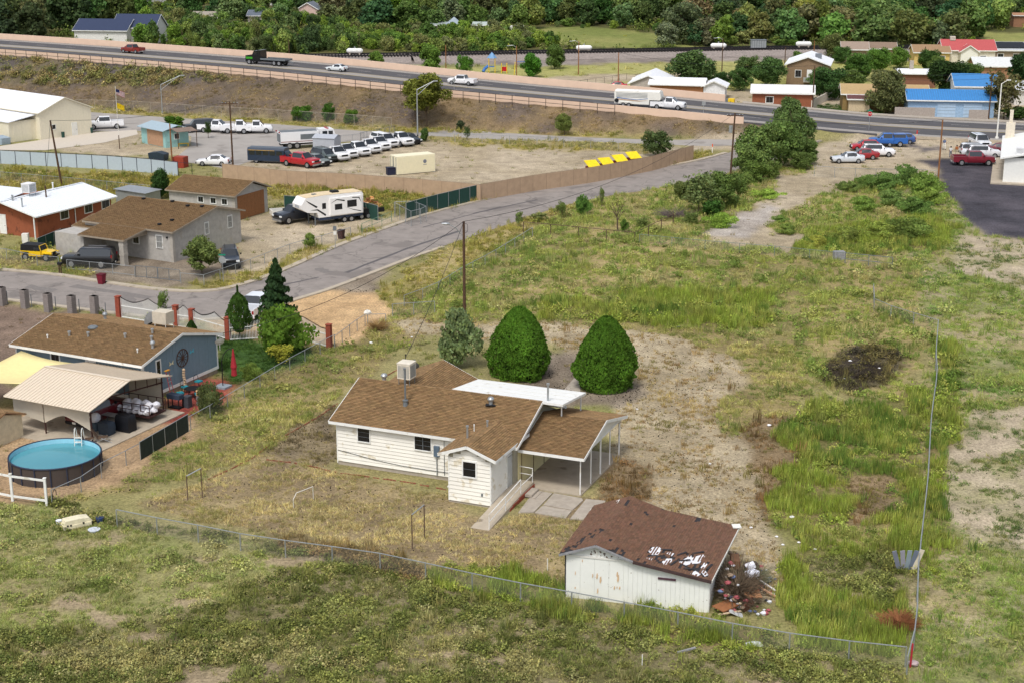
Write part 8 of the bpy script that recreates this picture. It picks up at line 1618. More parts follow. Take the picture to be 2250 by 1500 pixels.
def person(label,px,py,h,shirt,legs,hair,face,pose,skin=(150,104,80)):
 X,Y = G(px,py); T = thing('person',label,'person',(X,Y,0),face); s = h / 1.75
 J = {'pel': (0,0,.93),'ch': (0,0.01,1.28),'neck': (0,0.01,1.47),'head': (0,-0.02,1.62),'crown': (0,-0.01,1.70),
         'sl': (-.18,0,1.40),'el': (-.24,pose[0],1.13),'hl': (-.23,pose[0] * 2 - .05,.88),'sr': (.18,0,1.40),'er': (.24,pose[1],1.13),'hr': (.22,pose[1] * 2 - .05,.88),
         'pl': (-.09,0,.9),'kl': (-.1,pose[2] - .03,.5),'al': (-.1,pose[2] * 2,.08),'tl': (-.1,pose[2] * 2 - .16,.03),'pr': (.09,0,.9),'kr': (.1,pose[3] - .03,.5),'ar': (.1,pose[3] * 2,.08),'tr': (.1,pose[3] * 2 - .16,.03)}
 E = [('pel','ch'),('ch','neck'),('neck','head'),('head','crown'),('ch','sl'),('sl','el'),('el','hl'),('ch','sr'),('sr','er'),('er','hr'),('pel','pl'),('pl','kl'),('kl','al'),('al','tl'),('pel','pr'),('pr','kr'),('kr','ar'),('ar','tr')]
 RD = {'pel': .13,'ch': .13,'neck': .055,'head': .095,'crown': .075,'sl': .065,'el': .045,'hl': .035,'sr': .065,'er': .045,'hr': .035,'pl': .09,'kl': .065,'al': .045,'tl': .035,'pr': .09,'kr': .065,'ar': .045,'tr': .035}
 def skinm(name,keys,grow,m,color):
  ks = [k for k in J if k in keys]; me = bpy.data.meshes.new(name); me.from_pydata([tuple(v * s for v in J[k]) for k in ks],[(ks.index(a),ks.index(b)) for a,b in E if a in ks and b in ks],[])
  me.materials.append(m); o = obj(name,me,T,color=lin(color)); sk = o.modifiers.new('skin','SKIN'); ld_ = me.skin_vertices[0].data
  for i,k in enumerate(ks): ld_[i].radius = ((RD[k] + grow) * s,) * 2; ld_[i].use_root = (k in ('pel','ch') and i == ks.index('pel' if 'pel' in ks else 'ch'))
  o.modifiers.new('sub','SUBSURF').levels = 2; o.modifiers['sub'].render_levels = 2; return o
 skinm('body',list(J),0,M['tintmatt'],skin); skinm('shirt',['pel','ch','sl','el','sr','er'],0.018,M['tintmatt'],shirt); skinm('trousers',['pel','pl','kl','al','pr','kr','ar'],0.014,M['tintmatt'],legs)
 obj('hair',MB().lathe([(0.105,-0.06),(0.115,0.02),(0.09,0.09),(0.02,0.125)],n=12),T,(0,0.02 * s,1.645 * s),mt=M['tintmatt'],color=lin(hair),smooth=True)
 for x in (-0.1,0.1): k = 'l' if x < 0 else 'r'; obj('shoe',MB().box((0,-0.05,0.04),(0.1,0.28,0.09)),T,(x * s,J['a' + k][1] * s,0),mt=M['black'])
person('man in grey-blue shirt and white trousers walking on the gravel corner',2074,329,1.78,(96,110,140),(220,218,212),(190,186,180),R(20),(0.08,-0.08,0.06,-0.08)); person('person with dark hair, pale top and grey trousers on the gravel corner',2088,346,1.7,(206,206,204),(90,96,110),(30,26,26),R(160),(0.05,0.02,-0.08,0.1)); person('person in a brown top and tan trousers on the gravel corner',2101,343,1.68,(160,96,50),(180,170,150),(24,22,22),R(190),(0.02,-0.06,0.05,-0.05))
# ---------------------------------------------------------------- beyond the highway
def hs(label,px,py,ang,W,D,e,zr,wall,roof,axis='u',wins=(),cat='house',name='far_house',m=None,side=()):
 X,Y = G(px,py); T = thing(name,label,cat,(X,Y,0),R(ang)); wm_ = M['tintrough'] if m is None else m
 if axis == 'u': walls(T,0,W,0,D,e,wm_,zr - 0.1,D / 2,color=lin(wall)); gable(T,-0.4,W + 0.4,-0.5,D + 0.5,e,e,D / 2,zr,'u',m=M['tintmatt'],fascia=0.22,color=lin(roof))
 else: walls(T,0,W,0,D,e,wm_,zr - 0.1,W / 2,'v',color=lin(wall)); gable(T,-0.5,W + 0.5,-0.4,D + 0.4,e,e,W / 2,zr,'v',m=M['tintmatt'],fascia=0.22,color=lin(roof))
 for s in wins: window(T,'v-',0,s,s + 1.3,1.0,2.1,2,1,trim=0.12)
 for s in side: window(T,'u+',W,s,s + 1.2,1.0,2.1,2,1,trim=0.12)
 return T
wr,gr_,wht = (224,226,230),(150,152,156),(222,220,214)
T = hs('brown stucco house with white roof and white door on its gable end',1727,190,-14,8.6,13,4.6,6.3,(134,112,88),wr,'v'); window(T,'v-',0,1.8,3.0,2.0,3.4,2,1); door(T,'v-',0,4.3,5.4,1.2,3.5); obj('balcony',MB().bx(3.6,7.2,-1.4,0,1.05,1.2),T,mt=M['conc2']); obj('railing',MB().bx(3.6,7.2,-1.4,-1.34,1.2,2.1),T,mt=M['galv']); evap(T,6.2,5,5.2,1.3,1.1,legs=0.2,color=(120,124,130))
hs('grey gable-fronted shed with white roof behind the highway parapet',1384,212,-12,7.2,13,2.6,4.3,(178,170,160),wr,'v',m=None); T = hs('long low brick house with white roof and gridded end window',1428,216,-12,10.5,6,2.8,3.9,(160,112,76),wr,side=(1.5,)); window(T,'u+',10.5,1.0,4.6,0.8,2.4,4,3)
hs('small white shed beside the long white-roofed house',1545,219,-12,4.2,5.5,2.6,3.7,(222,222,222),wr,'v'); hs('red brick house with pale roof, cream window and end window beside the highway',1652,237,-10,11.3,6.5,2.9,4.1,(140,86,62),(214,214,212),wins=(2.6,),side=(1.5,3.4))
hs('olive-tan house with tan roof behind the concrete yard',1850,244,-9,15.5,9,3.2,4.6,(142,118,76),(176,150,108),wins=(2.6,)); hs('little tan shed with dark red roof in front of the olive-tan house',1864,247,-8,3.8,2.6,2.5,3.1,(206,184,152),(96,62,62),cat='shed')
BG_ = hs('pale blue garage with bright blue ribbed roof and two wide doors',1994,257,-7,15.2,6.5,3.1,4.7,(150,178,206),(64,124,180),m=None,cat='garage')
for s in (5.2,9.8): o = obj('garage_door',MB().bx(s,s + 3.2,-0.08,0,0.05,2.5),BG_,mt=M['tintmatt'],color=lin((168,192,216))); [obj('door_groove',MB().bx(s,s + 3.2,-0.1,-0.08,z,z + 0.04),o,mt=M['steel']) for z in (0.6,1.2,1.8)]
rb = MB(); [rb.bar((u,-0.5,3.13),(u,3.2,4.73),0.06) for u in np.arange(-0.3,15.6,0.42)]; obj('roof_ribs',rb,BG_,mt=cm('blue rib',(62,142,208),0.5),kind='stuff')
hs('white house with bright blue roof behind the blue garage',2098,226,-7,8,9,3.2,5.2,(206,214,220),(64,124,180));
T = hs('brick house with white roof and tall cream chimney',1974,193,-8,7.5,8,3.0,3.6,(132,92,74),wr); obj('chimney',MB().bx(2.4,3.2,3.2,4.0,3.3,5.3),T,mt=M['conc2']); hs('tan house with brown roof left of the red-roofed house',2008,143,-6,8.2,8,3.0,4.5,(206,178,112),(150,122,92),wins=(5.8,))
T = hs('white house with red roof and gabled porch',2072,142,-6,12,9,3.4,5.6,(220,214,200),(176,84,84),wins=(5.5,8.6)); walls(T,3.6,7.6,-2.2,0,3.2,M['white'],4.5,5.6,'v'); gable(T,3.2,8.0,-2.6,1.5,3.2,3.2,5.6,4.8,'v',m=M['tintmatft'] if 0 else M['tintmatt'],fascia=0.2,color=lin((176,84,84))); evap(T,2.5,4.2,5.3,1.2,0.9,legs=0.1)
T = hs('grey-roofed house with dark solar panel at the right edge',2168,138,-6,13,8,3.0,4.7,(150,134,116),(176,180,184),wins=(2.5,6.2)); obj('solar_panel',MB().slab((2.0,0.4,3.55),(9.0,0.4,3.55),(9.0,3.4,4.7),(2.0,3.4,4.7),0.06),T,mt=M['dark'])
hs('brick house with broad white roof right of the dark round tree',2142,176,-6,12,9,3.0,4.6,(160,120,92),(206,208,206)); hs('small house with grey-brown roof among trees left of the tan house',1850,136,-8,6,7,3.0,4.6,(150,130,110),(150,132,118)); hs('small house with brown hip among the trees',1912,134,-8,6,6,3.0,4.3,(150,130,110),(132,112,96)); hs('pale house at the right edge behind the thin brown tree',2228,232,-6,9,8,3.0,4.3,(206,202,196),(190,192,194))
T = hs('long white house with navy blue roof beyond the left highway',165,96,-8,15,10,3.6,6.4,wht,(50,60,86));
for dx,w,h in ((10,12,7.6),): walls(T,dx,dx + w,3,12,4.2,M['white'],h - 0.1,7.5); gable(T,dx - 0.4,dx + w + 0.4,2.5,12.5,4.2,4.2,7.5,h,'u',m=M['tintmatt'],color=lin((50,60,86)),fascia=0.3)
for (lab,px,py,W,D,e,z,wl,rf_,ax) in (('far house with pink roof behind the dark trees',268,24,6,7,3,5.5,(206,180,150),(206,120,108),'u'),('far pinkish gabled house with grey roof',655,44,6.5,8,3.4,5.6,(206,178,168),(110,116,126),'v'),('far house with slate roof at the tree edge',545,56,6,6,3,4.6,(190,182,170),(96,104,116),'u'),('long white far building behind white rails',560,12,22,6,3,3.8,(210,210,206),(196,200,204),'u'),('long grey far barn',318,12,16,8,3,4.2,(170,170,168),(150,158,166),'u'),('cream far house half behind dark round trees',422,60,9,7,3,4.6,(206,200,180),(150,142,130),'u'),('far terracotta roof left of the giant tree',806,20,8,8,3,4.6,(206,176,140),(200,136,104),'u'),('far terracotta roof right of the giant tree',892,24,6,8,3,4.8,(214,186,150),(204,140,108),'u'),('tiny white house in the far trees',1238,26,4,5,3,4.0,wht,wr,'u'),('cream far building in the trees at the upper right',1912,20,9,6,4,5.4,(200,186,160),(206,206,206),'u'),('far white roof in the dark trees',1868,48,5,5,3,3.8,wht,(220,206,206),'u'),('far white van roof in the dark trees',2046,64,4,3,2.4,2.8,wht,wr,'u'),('far brown brick house at the right edge',2226,60,8,6,3.6,4.2,(150,110,84),(160,120,92),'u'),('small cream outbuilding with pale roof by the pavilion',938,72,8,5,2.2,3.0,(150,140,124),(150,160,158),'u'),('low far cream shed right of the pavilion',1040,72,7,5,2.2,3.0,(176,160,130),(170,180,176),'u')): hs(lab,px,py,-6,W,D,e,z,wl,rf_,ax)
T = thing('pavilion','small cream pavilion with grey pyramid roof','pavilion',(*G(998,72),0)); obj('wall',MB().lathe([(2.0,0),(2.0,2.4)],n=8),T,mt=M['tintmatt'],color=lin((214,190,150))); obj('roof',MB().lathe([(2.9,2.3),(0.05,4.6)],n=8),T,mt=M['tintmatt'],color=lin((150,162,170)))
for px in (1104,1386): T = thing('camper_trailer','far white travel trailer in the scrub' if px == 1104 else 'white travel trailer behind the parapet by the red car','camper',(*G(px,80 if px == 1104 else 204),0),R(-8)); obj('body',MB().prism([(0,0.6),(6.2,0.6),(6.4,2.0),(6.0,2.9),(0.2,2.9),(-0.1,2.2)],'y',0,2.3),T,mt=M['white']); [obj('window',MB().bx(a,a + 0.9,-0.02,0,1.5,2.2),T,mt=M['dark']) for a in (0.9,3.6)]; wheels(T,(2.8,3.6),0.34,1.1,0.2)
for px,py,L_,lab in ((1965,259,7.2,'left grey block wall in front of the blue garage'),(2128,265,3.4,'right grey block wall in front of the blue garage')):
 T = thing('block_wall',lab,'wall',(*G(px,py),0),R(-7)); [obj('block',MB().bx(i * 0.42 + (j % 2) * 0.0,i * 0.42 + 0.405,0,0.2,j * 0.21,j * 0.21 + 0.2),T,mt=M['tintrough'],color=lin((166,156,148))) for j in range(9) for i in range(int(L_ / 0.42))]; obj('joint_core',MB().bx(0,L_ - 0.1,0.02,0.17,0,1.86),T,mt=M['conc2'])
T = thing('yard_wall','pale rendered yard wall rising from the highway to the olive-tan house','wall',(*G(1783,240),0)); a,b = G(1783,240),G(1834,212); obj('wall',MB().bar((0,0,0.8),(b[0] - a[0],b[1] - a[1],0.8),0.2,1.6),T,mt=M['tintmatt'],color=lin((206,198,186)))
TR = [G(*p) for p in ((520,136),(900,131),(1120,126),(1474,120),(1680,116),(2330,111))]
bl = MB(); rails = MB(); slp = MB()
for (a,b) in zip(TR[:-1],TR[1:]):
 d = Vector((b[0] - a[0],b[1] - a[1],0)); L_ = d.length; d.normalize(); n_ = Vector((-d.y,d.x,0)); A = Vector((*a,0));
 for z0,w0,w1 in ((0,8,5.2),): bl.add([tuple(A - n_ * w0),tuple(A + n_ * w0),tuple(A + n_ * w1 + Vector((0,0,1.0))),tuple(A - n_ * w1 + Vector((0,0,1.0)))] + [tuple(p + d * L_) for p in (A - n_ * w0,A + n_ * w0,A + n_ * w1 + Vector((0,0,1.0)),A - n_ * w1 + Vector((0,0,1.0)))],[(0,3,7,4),(3,2,6,7),(2,1,5,6)])
 for off in (-2.6,2.6):
  for g_ in (-0.75,0.75): q = A + n_ * (off + g_) + Vector((0,0,1.32)); rails.bar(q,q + d * L_,0.09,0.2)
  k = 0.0
  while k < L_: q = A + n_ * off + d * k + Vector((0,0,1.12)); slp.bar(q - n_ * 1.3,q + n_ * 1.3,0.3,0.2); k += 0.8
obj('railway_ballast',bl,mt=cm('grey ballast',(140,130,124),0.95,var=0.3,scale=2),kind='structure'); obj('rails',rails,mt=M['black'],kind='structure'); o = obj('sleepers',slp,mt=cm('dark sleeper',(54,46,44),0.9),kind='stuff'); o['label'] = 'dark sleepers under the two railway tracks'; o['category'] = 'sleepers'
for k,(px,py) in enumerate(((780,131),(1283,124),(1578,119),(1765,115))):
 T = thing('gas_tank','white horizontal gas tank by the railway, %s of four' % ['leftmost','second from left','third from left','rightmost'][k],'tank',(*G(px,py),1.0),R(-2),'gas tanks by the railway'); obj('vessel',MB().cyl((-1.7,0,1.1),(1.7,0,1.1),0.62,n=14).lathe([(0.01,0)],n=3) if 0 else MB().cyl((-1.6,0,1.1),(1.6,0,1.1),0.62,n=14).cyl((1.6,0,1.1),(2.0,0,1.1),0.62,0.3,14).cyl((-1.6,0,1.1),(-2.0,0,1.1),0.62,0.3,14),T,mt=M['trim'],smooth=True); obj('valve_dome',MB().cyl((0,0,1.6),(0,0,2.1),0.2,n=8),T,mt=M['galv'])
 for x in (-1.2,1.2): obj('saddle',MB().bx(x - 0.15,x + 0.15,-0.5,0.5,0,0.6),T,mt=M['conc2'])
T = thing('signal_cabinet','silver ribbed signal cabinet by the railway','cabinet',(*G(1650,116),0),0); obj('body',MB().bx(0,3.9,0,2,0.3,3.1),T,mt=M['galv']); obj('roof',MB().bx(-0.1,4.0,-0.1,2.1,3.1,3.2),T,mt=M['steel']); [obj('rib',MB().bx(0.2 + k * 0.6,0.3 + k * 0.6,-0.05,0,0.3,3.1),T,mt=M['steel']) for k in range(7)]
pg = G(1081,160); T = thing('play_tower','playground tower with blue pointed roof, yellow posts and blue slide','playground',(*pg,0)); blm = cm('play blue',(60,110,180),0.5); [obj('post',MB().cyl((x,y,0),(x,y,3.4),0.09,n=6),T,mt=yl) for x in (-0.7,0.7) for y in (-0.7,0.7)]; obj('roof',MB().lathe([(1.2,3.3),(0.05,4.6)],n=6),T,mt=cm('faded blue roof',(110,150,190),0.6)); obj('deck',MB().bx(-0.75,0.75,-0.75,0.75,1.3,1.4),T,mt=blm); obj('slide',MB().tube([(-0.8,-0.4,1.5),(-1.6,-0.8,1.0),(-2.0,-1.2,0.3)],0.35,8),T,mt=blm)
T = thing('play_tower','smaller yellow and red climbing frame right of the blue-roofed tower','playground',(*G(1108,161),0)); [obj('post',MB().cyl((x,y,0),(x,y,2.2),0.09,n=6),T,mt=yl) for x in (-0.6,0.6) for y in (-0.5,0.5)]; obj('panel',MB().bx(-0.6,0.6,-0.1,0.1,0.4,1.4),T,mt=redm)
T = thing('swing_frame','tall yellow and blue swing frame beside the curved lamp','swing',(*G(1142,170),0)); [obj('leg',MB().cyl((x,0,3.4),(x + dx,dy,0),0.07,n=6),T,mt=m_2) for x,dx,dy,m_2 in ((-1.0,-0.3,-1,yl),(-1.0,-0.3,1,yl),(2.0,0.8,-1,M['black']),(2.0,0.8,1,M['black']))]; obj('beam',MB().bar((-1.0,0,3.4),(2.0,0,3.4),0.12),T,mt=blm)
T = thing('boat_trailer','grey-blue trailer with yellow end parked behind the parapet by the small white shed','trailer',(*G(1575,229),0),R(-14)); obj('bed',MB().bx(-3.4,2.2,-0.6,0.6,0.5,1.0),T,mt=M['steel']); obj('end_box',MB().bx(2.2,3.4,-0.7,0.7,0.3,1.1),T,mt=yl); wheels(T,(-1,),0.3,0.7,0.2)
def belt(poly,n,hr,wf,cols,label,group,kinds=('far',),seed=0,trunk=0.12,md=22):
 r = random.Random(seed); xs = [p[0] for p in poly]; ys = [p[1] for p in poly]; pts = []; tries = 0
 while len(pts) < n and tries < 6000:
  tries += 1; x,y = r.uniform(min(xs),max(xs)),r.uniform(min(ys),max(ys))
  if not inpoly(np.array([x]),np.array([y]),poly)[0]: continue
  s_ = (y + 220) / 300
  if all(abs(x - a) > md * s_ or abs(y - b) > 7 for a,b in pts): pts.append((x,y))
 for k,(x,y) in enumerate(sorted(pts,key=lambda p: p[1])):
  h = r.uniform(*hr); c = r.choice(cols); X,Y = G(x,y)
  q = ('left end','left middle','middle','right middle','right end')[min(4,int(5 * (x - min(xs)) / (max(xs) - min(xs))))]; t3 = (h - hr[0]) / (hr[1] - hr[0]); ln_ = ' '.join((('low','mid-high','tall')[min(2,int(t3 * 3))],'deep green' if c[0] < 60 else 'yellow-green' if c[0] > 90 else 'mid-green',label + ',',q + ',',('back','middle','front')[min(2,int(3 * (y - min(ys)) / (max(ys) - min(ys))))]))
  tree(r.choice(kinds),x,y,h,h * r.uniform(*wf),tuple(v * r.uniform(0.88,1.1) for v in c),ln_,group=group,trunk=trunk,seed=k,loc=(X,Y,0))
DK = [(58,76,44),(66,86,46),(54,70,44),(74,90,54),(84,100,62)]; MD = [(84,106,42),(74,98,42),(96,116,48),(66,88,44),(106,122,54)]; MX = DK + [(98,102,64),(90,96,64),(100,114,60),(80,100,50)]
belt([(0,20),(250,10),(320,50),(260,60),(160,80),(150,96),(0,92)],34,(10,14.5),(0.8,1.05),DK,'tree in the dense wood at the upper left','trees of the upper left wood',seed=1)
0 and belt([(290,75),(700,64),(760,100),(740,125),(560,122),(300,100)],90,(3.4,7.2),(0.75,1.0),MD,'tree in the thicket beyond the left highway','small trees of the left thicket',('far','bushy'),seed=2,trunk=0.0,md=9)
belt([(330,8),(720,4),(720,58),(420,62),(330,40)],20,(6,9.5),(0.85,1.1),DK,'tree among the far left houses','trees among the far left houses',seed=3)
belt([(700,30),(1180,20),(1180,64),(900,76),(720,74)],52,(6,11),(0.85,1.1),MX,'tree around the terracotta roofs','trees around the terracotta roofs',seed=4)
0 and belt([(780,84),(1150,86),(1220,100),(1180,112),(980,120),(800,106)],76,(3.2,5.8),(0.9,1.3),MD,'tree in the railway thicket','small trees of the railway thicket',('far','bushy'),seed=5,trunk=0.0,md=8)
belt([(1180,2),(1700,2),(1700,60),(1400,66),(1180,52)],52,(8,12),(0.9,1.1),MX,'tree in the wood above the meadow','trees of the wood above the meadow',seed=6,md=18)
belt([(1440,72),(1720,66),(1720,106),(1600,102),(1560,108),(1500,100)],18,(6,10),(0.85,1.05),MX,'tree right of the meadow','trees right of the meadow',seed=7)
belt([(1700,2),(2250,2),(2250,60),(2150,70),(2150,104),(1960,108),(1840,106),(1700,100)],74,(7.5,12),(0.85,1.1),MX,'tree in the wood behind the right-hand houses','trees of the right wood',seed=8,md=17)
belt([(0,2),(330,2),(330,16),(0,20)],14,(9,12),(0.9,1.1),DK,'tree at the top left corner','trees at the top left corner',seed=9)
for px,py,h,w,c,lab,kd in ((862,66,15,17,(84,112,36),'giant broad green tree towering over the light thicket','near'),(1500,98,13,13,(88,100,72),'large grey-green cottonwood right of the yellow meadow','near'),(1462,106,7,8,(112,122,96),'pale silvery tree left of the large cottonwood','near'),(945,160,6.6,6.2,(96,124,56),'round light green tree in the park left of the brown pole','near'),(1022,164,4.8,4.2,(78,116,44),'green park tree behind the white highway pickup','near'),(826,154,4.6,4.6,(92,118,52),'bushy tree behind the parapet right of the sedan','near'),(1167,170,5.6,5.2,(70,116,40),'bright green park tree beside the swing frame','near'),(1218,152,6.0,5.4,(84,106,54),'tree right of the bright park tree','near'),(580,126,6.2,6.0,(74,88,52),'dark olive tree behind the tow truck','near'),
 (1515,196,8.2,10.5,(78,100,58),'big leafy tree behind the white roofs of the sheds','near'),(1626,200,5.4,5.6,(66,92,48),'dark leafy tree left of the brown stucco house','near'),(1692,192,6.4,7.4,(72,98,54),'leafy tree overlapping the left wall of the stucco house','near'),(1582,196,3.6,4.6,(54,78,40),'low dark tree between white shed and big leafy tree','near'),(1818,220,7.0,8.0,(62,90,48),'dark green tree between stucco house and olive-tan house','near'),(1946,250,8.4,7.6,(96,102,66),'olive grey-green tree in front of the olive-tan house','near'),(2078,212,7.4,9.8,(44,64,30),'very dark round tree behind the blue garage','near'),(1885,178,6.6,7.4,(74,104,48),'green tree behind the olive-tan house','near'),(1930,158,5.6,6.4,(84,116,50),'bright green tree left of the white roof with chimney','near'),(1975,150,5.0,5.6,(90,118,52),'light green tree before the tan house','near'),(2040,160,5.4,6.0,(62,88,42),'green tree under the tan house','near'),(2242,196,8.0,7.0,(46,70,40),'dark tree cut by the right edge above the white building','near'),(2205,262,9.0,8.4,(96,94,62),'thin brownish-green tree right of the blue garage','wispy'),(2180,256,6.6,6.0,(84,90,54),'second thin tree beside the blue garage','wispy'),(1800,196,5.0,5.4,(84,106,56),'tree right of the stucco house wall','near'),(1868,200,4.6,5.6,(90,110,58),'light tree behind the tan roof','near'),(2130,196,5.6,6.2,(84,106,56),'tree between the dark round tree and the broad white roof','near'),(2060,168,4.6,5.4,(92,112,58),'bush-like tree below the red-roofed house','near'),(1640,168,5.0,6.0,(78,98,56),'tree behind the brick house','near'),(1550,184,4.4,5.0,(84,104,58),'tree left of the white shed roof','near'),(1828,130,6.4,6.8,(96,104,62),'olive tree above the roofs left of the tan house','near'),(2232,264,2.6,6.0,(58,80,40),'dark hedge at the right edge beside the highway','bushy'),(1850,140,4.2,5.4,(70,98,50),'small tree in front of the grey-brown roof','near'),(1756,148,4.0,4.4,(84,108,52),'bush behind the stucco house roof','bushy')): tree(kd,px,py,h,w,c,lab,trunk=0.1,loc=(*G(px,py),0))
# ---------------------------------------------------------------- low vegetation: tufts instanced with geometry nodes
def tuft_mesh(name,n,h,spread,w,lean,seed,kind='blade'):
 r = np.random.default_rng(seed); mb = MB()
 for k in range(n):
  a = r.uniform(0,2 * math.pi); rr = spread * math.sqrt(r.uniform(0,1)); x,y = rr * math.cos(a),rr * math.sin(a)
  hh = h * r.uniform(0.55,1.15); b = r.uniform(0,2 * math.pi); lx,ly = lean * r.normal(),lean * r.normal()
  t = r.uniform(0.5,1.45); tn = (t * r.uniform(0.95,1.08),t,t * r.uniform(0.85,1.0))
  dx,dy = math.cos(b) * w / 2,math.sin(b) * w / 2
  if kind == 'blade':
   mb.add([(x - dx,y - dy,0),(x + dx,y + dy,0),(x + lx * hh,y + ly * hh,hh)],[(0,1,2)],tn)
  elif kind == 'stalk':       # upright plume: narrow diamond
   z0 = hh * 0.25
   mb.add([(x,y,0),(x - dx + lx * z0,y - dy + ly * z0,z0 * 1.6),(x + lx * hh,y + ly * hh,hh),(x + dx + lx * z0,y + dy + ly * z0,z0 * 1.6)],[(0,3,2,1)],tn)
  else:                       # leafy: little quads through the volume of a low dome
   z = hh * (1 - (rr / spread) ** 2 * 0.6) * r.uniform(0.15,1.0)
   q = Matrix.Rotation(r.uniform(0,6.28),3,'Z') @ Matrix.Rotation(r.uniform(-1.1,1.1),3,'X'); s_ = w * r.uniform(0.6,1.3)
   mb.add([tuple(Vector((x,y,z)) + q @ Vector(p)) for p in ((-s_ / 2,-s_ * 0.3,0),(s_ / 2,-s_ * 0.3,0),(s_ * 0.35,s_ * 0.9,0.02),(-s_ * 0.35,s_ * 0.9,0.02))],[(0,1,2,3)],tn)
 me = mb.mesh(name,M['tuft']); return me
def tuft_coll(name,meshes):
 c = bpy.data.collections.new(name)
 for k,me in enumerate(meshes): c.objects.link(bpy.data.objects.new(name.rstrip('s'),me))
 return c
def gn_scatter(name,label,cat,pts,scl,tint,coll):
 me = bpy.data.meshes.new(name); n = len(pts)
 me.vertices.add(n); me.vertices.foreach_set('co',np.asarray(pts,np.float32).ravel())
 a = me.attributes.new('scl','FLOAT_VECTOR','POINT'); a.data.foreach_set('vector',np.asarray(scl,np.float32).ravel())
 a = me.attributes.new('rot','FLOAT','POINT'); a.data.foreach_set('value',rng.uniform(0,6.28,n).astype(np.float32))
 a = me.attributes.new('tint','FLOAT_COLOR','POINT'); a.data.foreach_set('color',np.concatenate([tint,np.ones((n,1))],1).astype(np.float32).ravel())
 o = obj(name,me,kind='stuff'); o['label'] = label; o['category'] = cat
 ng = bpy.data.node_groups.new(name + ' nodes','GeometryNodeTree')
 ng.interface.new_socket('Geometry',in_out='INPUT',socket_type='NodeSocketGeometry'); ng.interface.new_socket('Geometry',in_out='OUTPUT',socket_type='NodeSocketGeometry')
 N = ng.nodes; L = ng.links
 gi = N.new('NodeGroupInput'); go = N.new('NodeGroupOutput'); mp = N.new('GeometryNodeMeshToPoints'); ip = N.new('GeometryNodeInstanceOnPoints'); ci = N.new('GeometryNodeCollectionInfo')
 ci.inputs['Collection'].default_value = coll; ci.inputs['Separate Children'].default_value = True; ci.inputs['Reset Children'].default_value = True
 ip.inputs['Pick Instance'].default_value = True
 def attr(nm,t):
  q = N.new('GeometryNodeInputNamedAttribute'); q.data_type = t; q.inputs[0].default_value = nm
  return [s_ for s_ in q.outputs if s_.enabled and s_.name == 'Attribute'][0]
 L.new(gi.outputs[0],mp.inputs[0]); L.new(mp.outputs[0],ip.inputs['Points']); L.new(ci.outputs[0],ip.inputs['Instance'])
 cx = N.new('ShaderNodeCombineXYZ'); L.new(attr('rot','FLOAT'),cx.inputs[2]); L.new(cx.outputs[0],ip.inputs['Rotation']); L.new(attr('scl','FLOAT_VECTOR'),ip.inputs['Scale'])
 L.new(ip.outputs[0],go.inputs[0])
 md = o.modifiers.new('scatter','NODES'); md.node_group = ng
 return o
grass_c = tuft_coll('grass tufts',[tuft_mesh('grass_tuft',16,0.2,0.17,0.028,0.55,s) for s in (1,2,3)])
tall_c = tuft_coll('tall weeds',[tuft_mesh('tall_weed',22,0.8,0.32,0.042,0.12,s,'stalk') for s in (4,5,6)])
bush_c = tuft_coll('low bushes',[tuft_mesh('low_bush',70,0.5,0.4,0.075,0.3,s,'leaf') for s in (7,8,9)])
BLOCK = BLD
def blocked(X,Y):
 m = np.zeros(X.shape,bool)
 for (cx,cy),a,(u0,u1,v0,v1) in BLOCK:
  dx,dy = X - cx,Y - cy; u = dx * math.cos(a) + dy * math.sin(a); v = -dx * math.sin(a) + dy * math.cos(a)
  m |= (u > u0) & (u < u1) & (v > v0) & (v < v1)
 return m
STREETPOLY = ST_UP + [(1640,318),(1690,296),(1700,282),(1760,272),(1900,287)] + ST_LO[::-1]
KEEP = [STREETPOLY,[(1139,1127),(1180,1075),(1275,1090),(1330,1100),(1330,1148),(1145,1130)],[(1180,1075),(1200,1000),(1300,990),(1362,1002),(1275,1092)],
  [(1041,1162),(1080,1168),(1180,1068),(1140,1060)],[(0,322),(203,290),(303,285),(303,296),(100,332),(0,332)],
  [(196,247),(420,262),(900,293),(1130,294),(1500,308),(1700,300),(1690,320),(1560,322),(1280,312),(960,301),(640,322),(560,352),(500,372),(380,352),(300,288),(196,290)]]
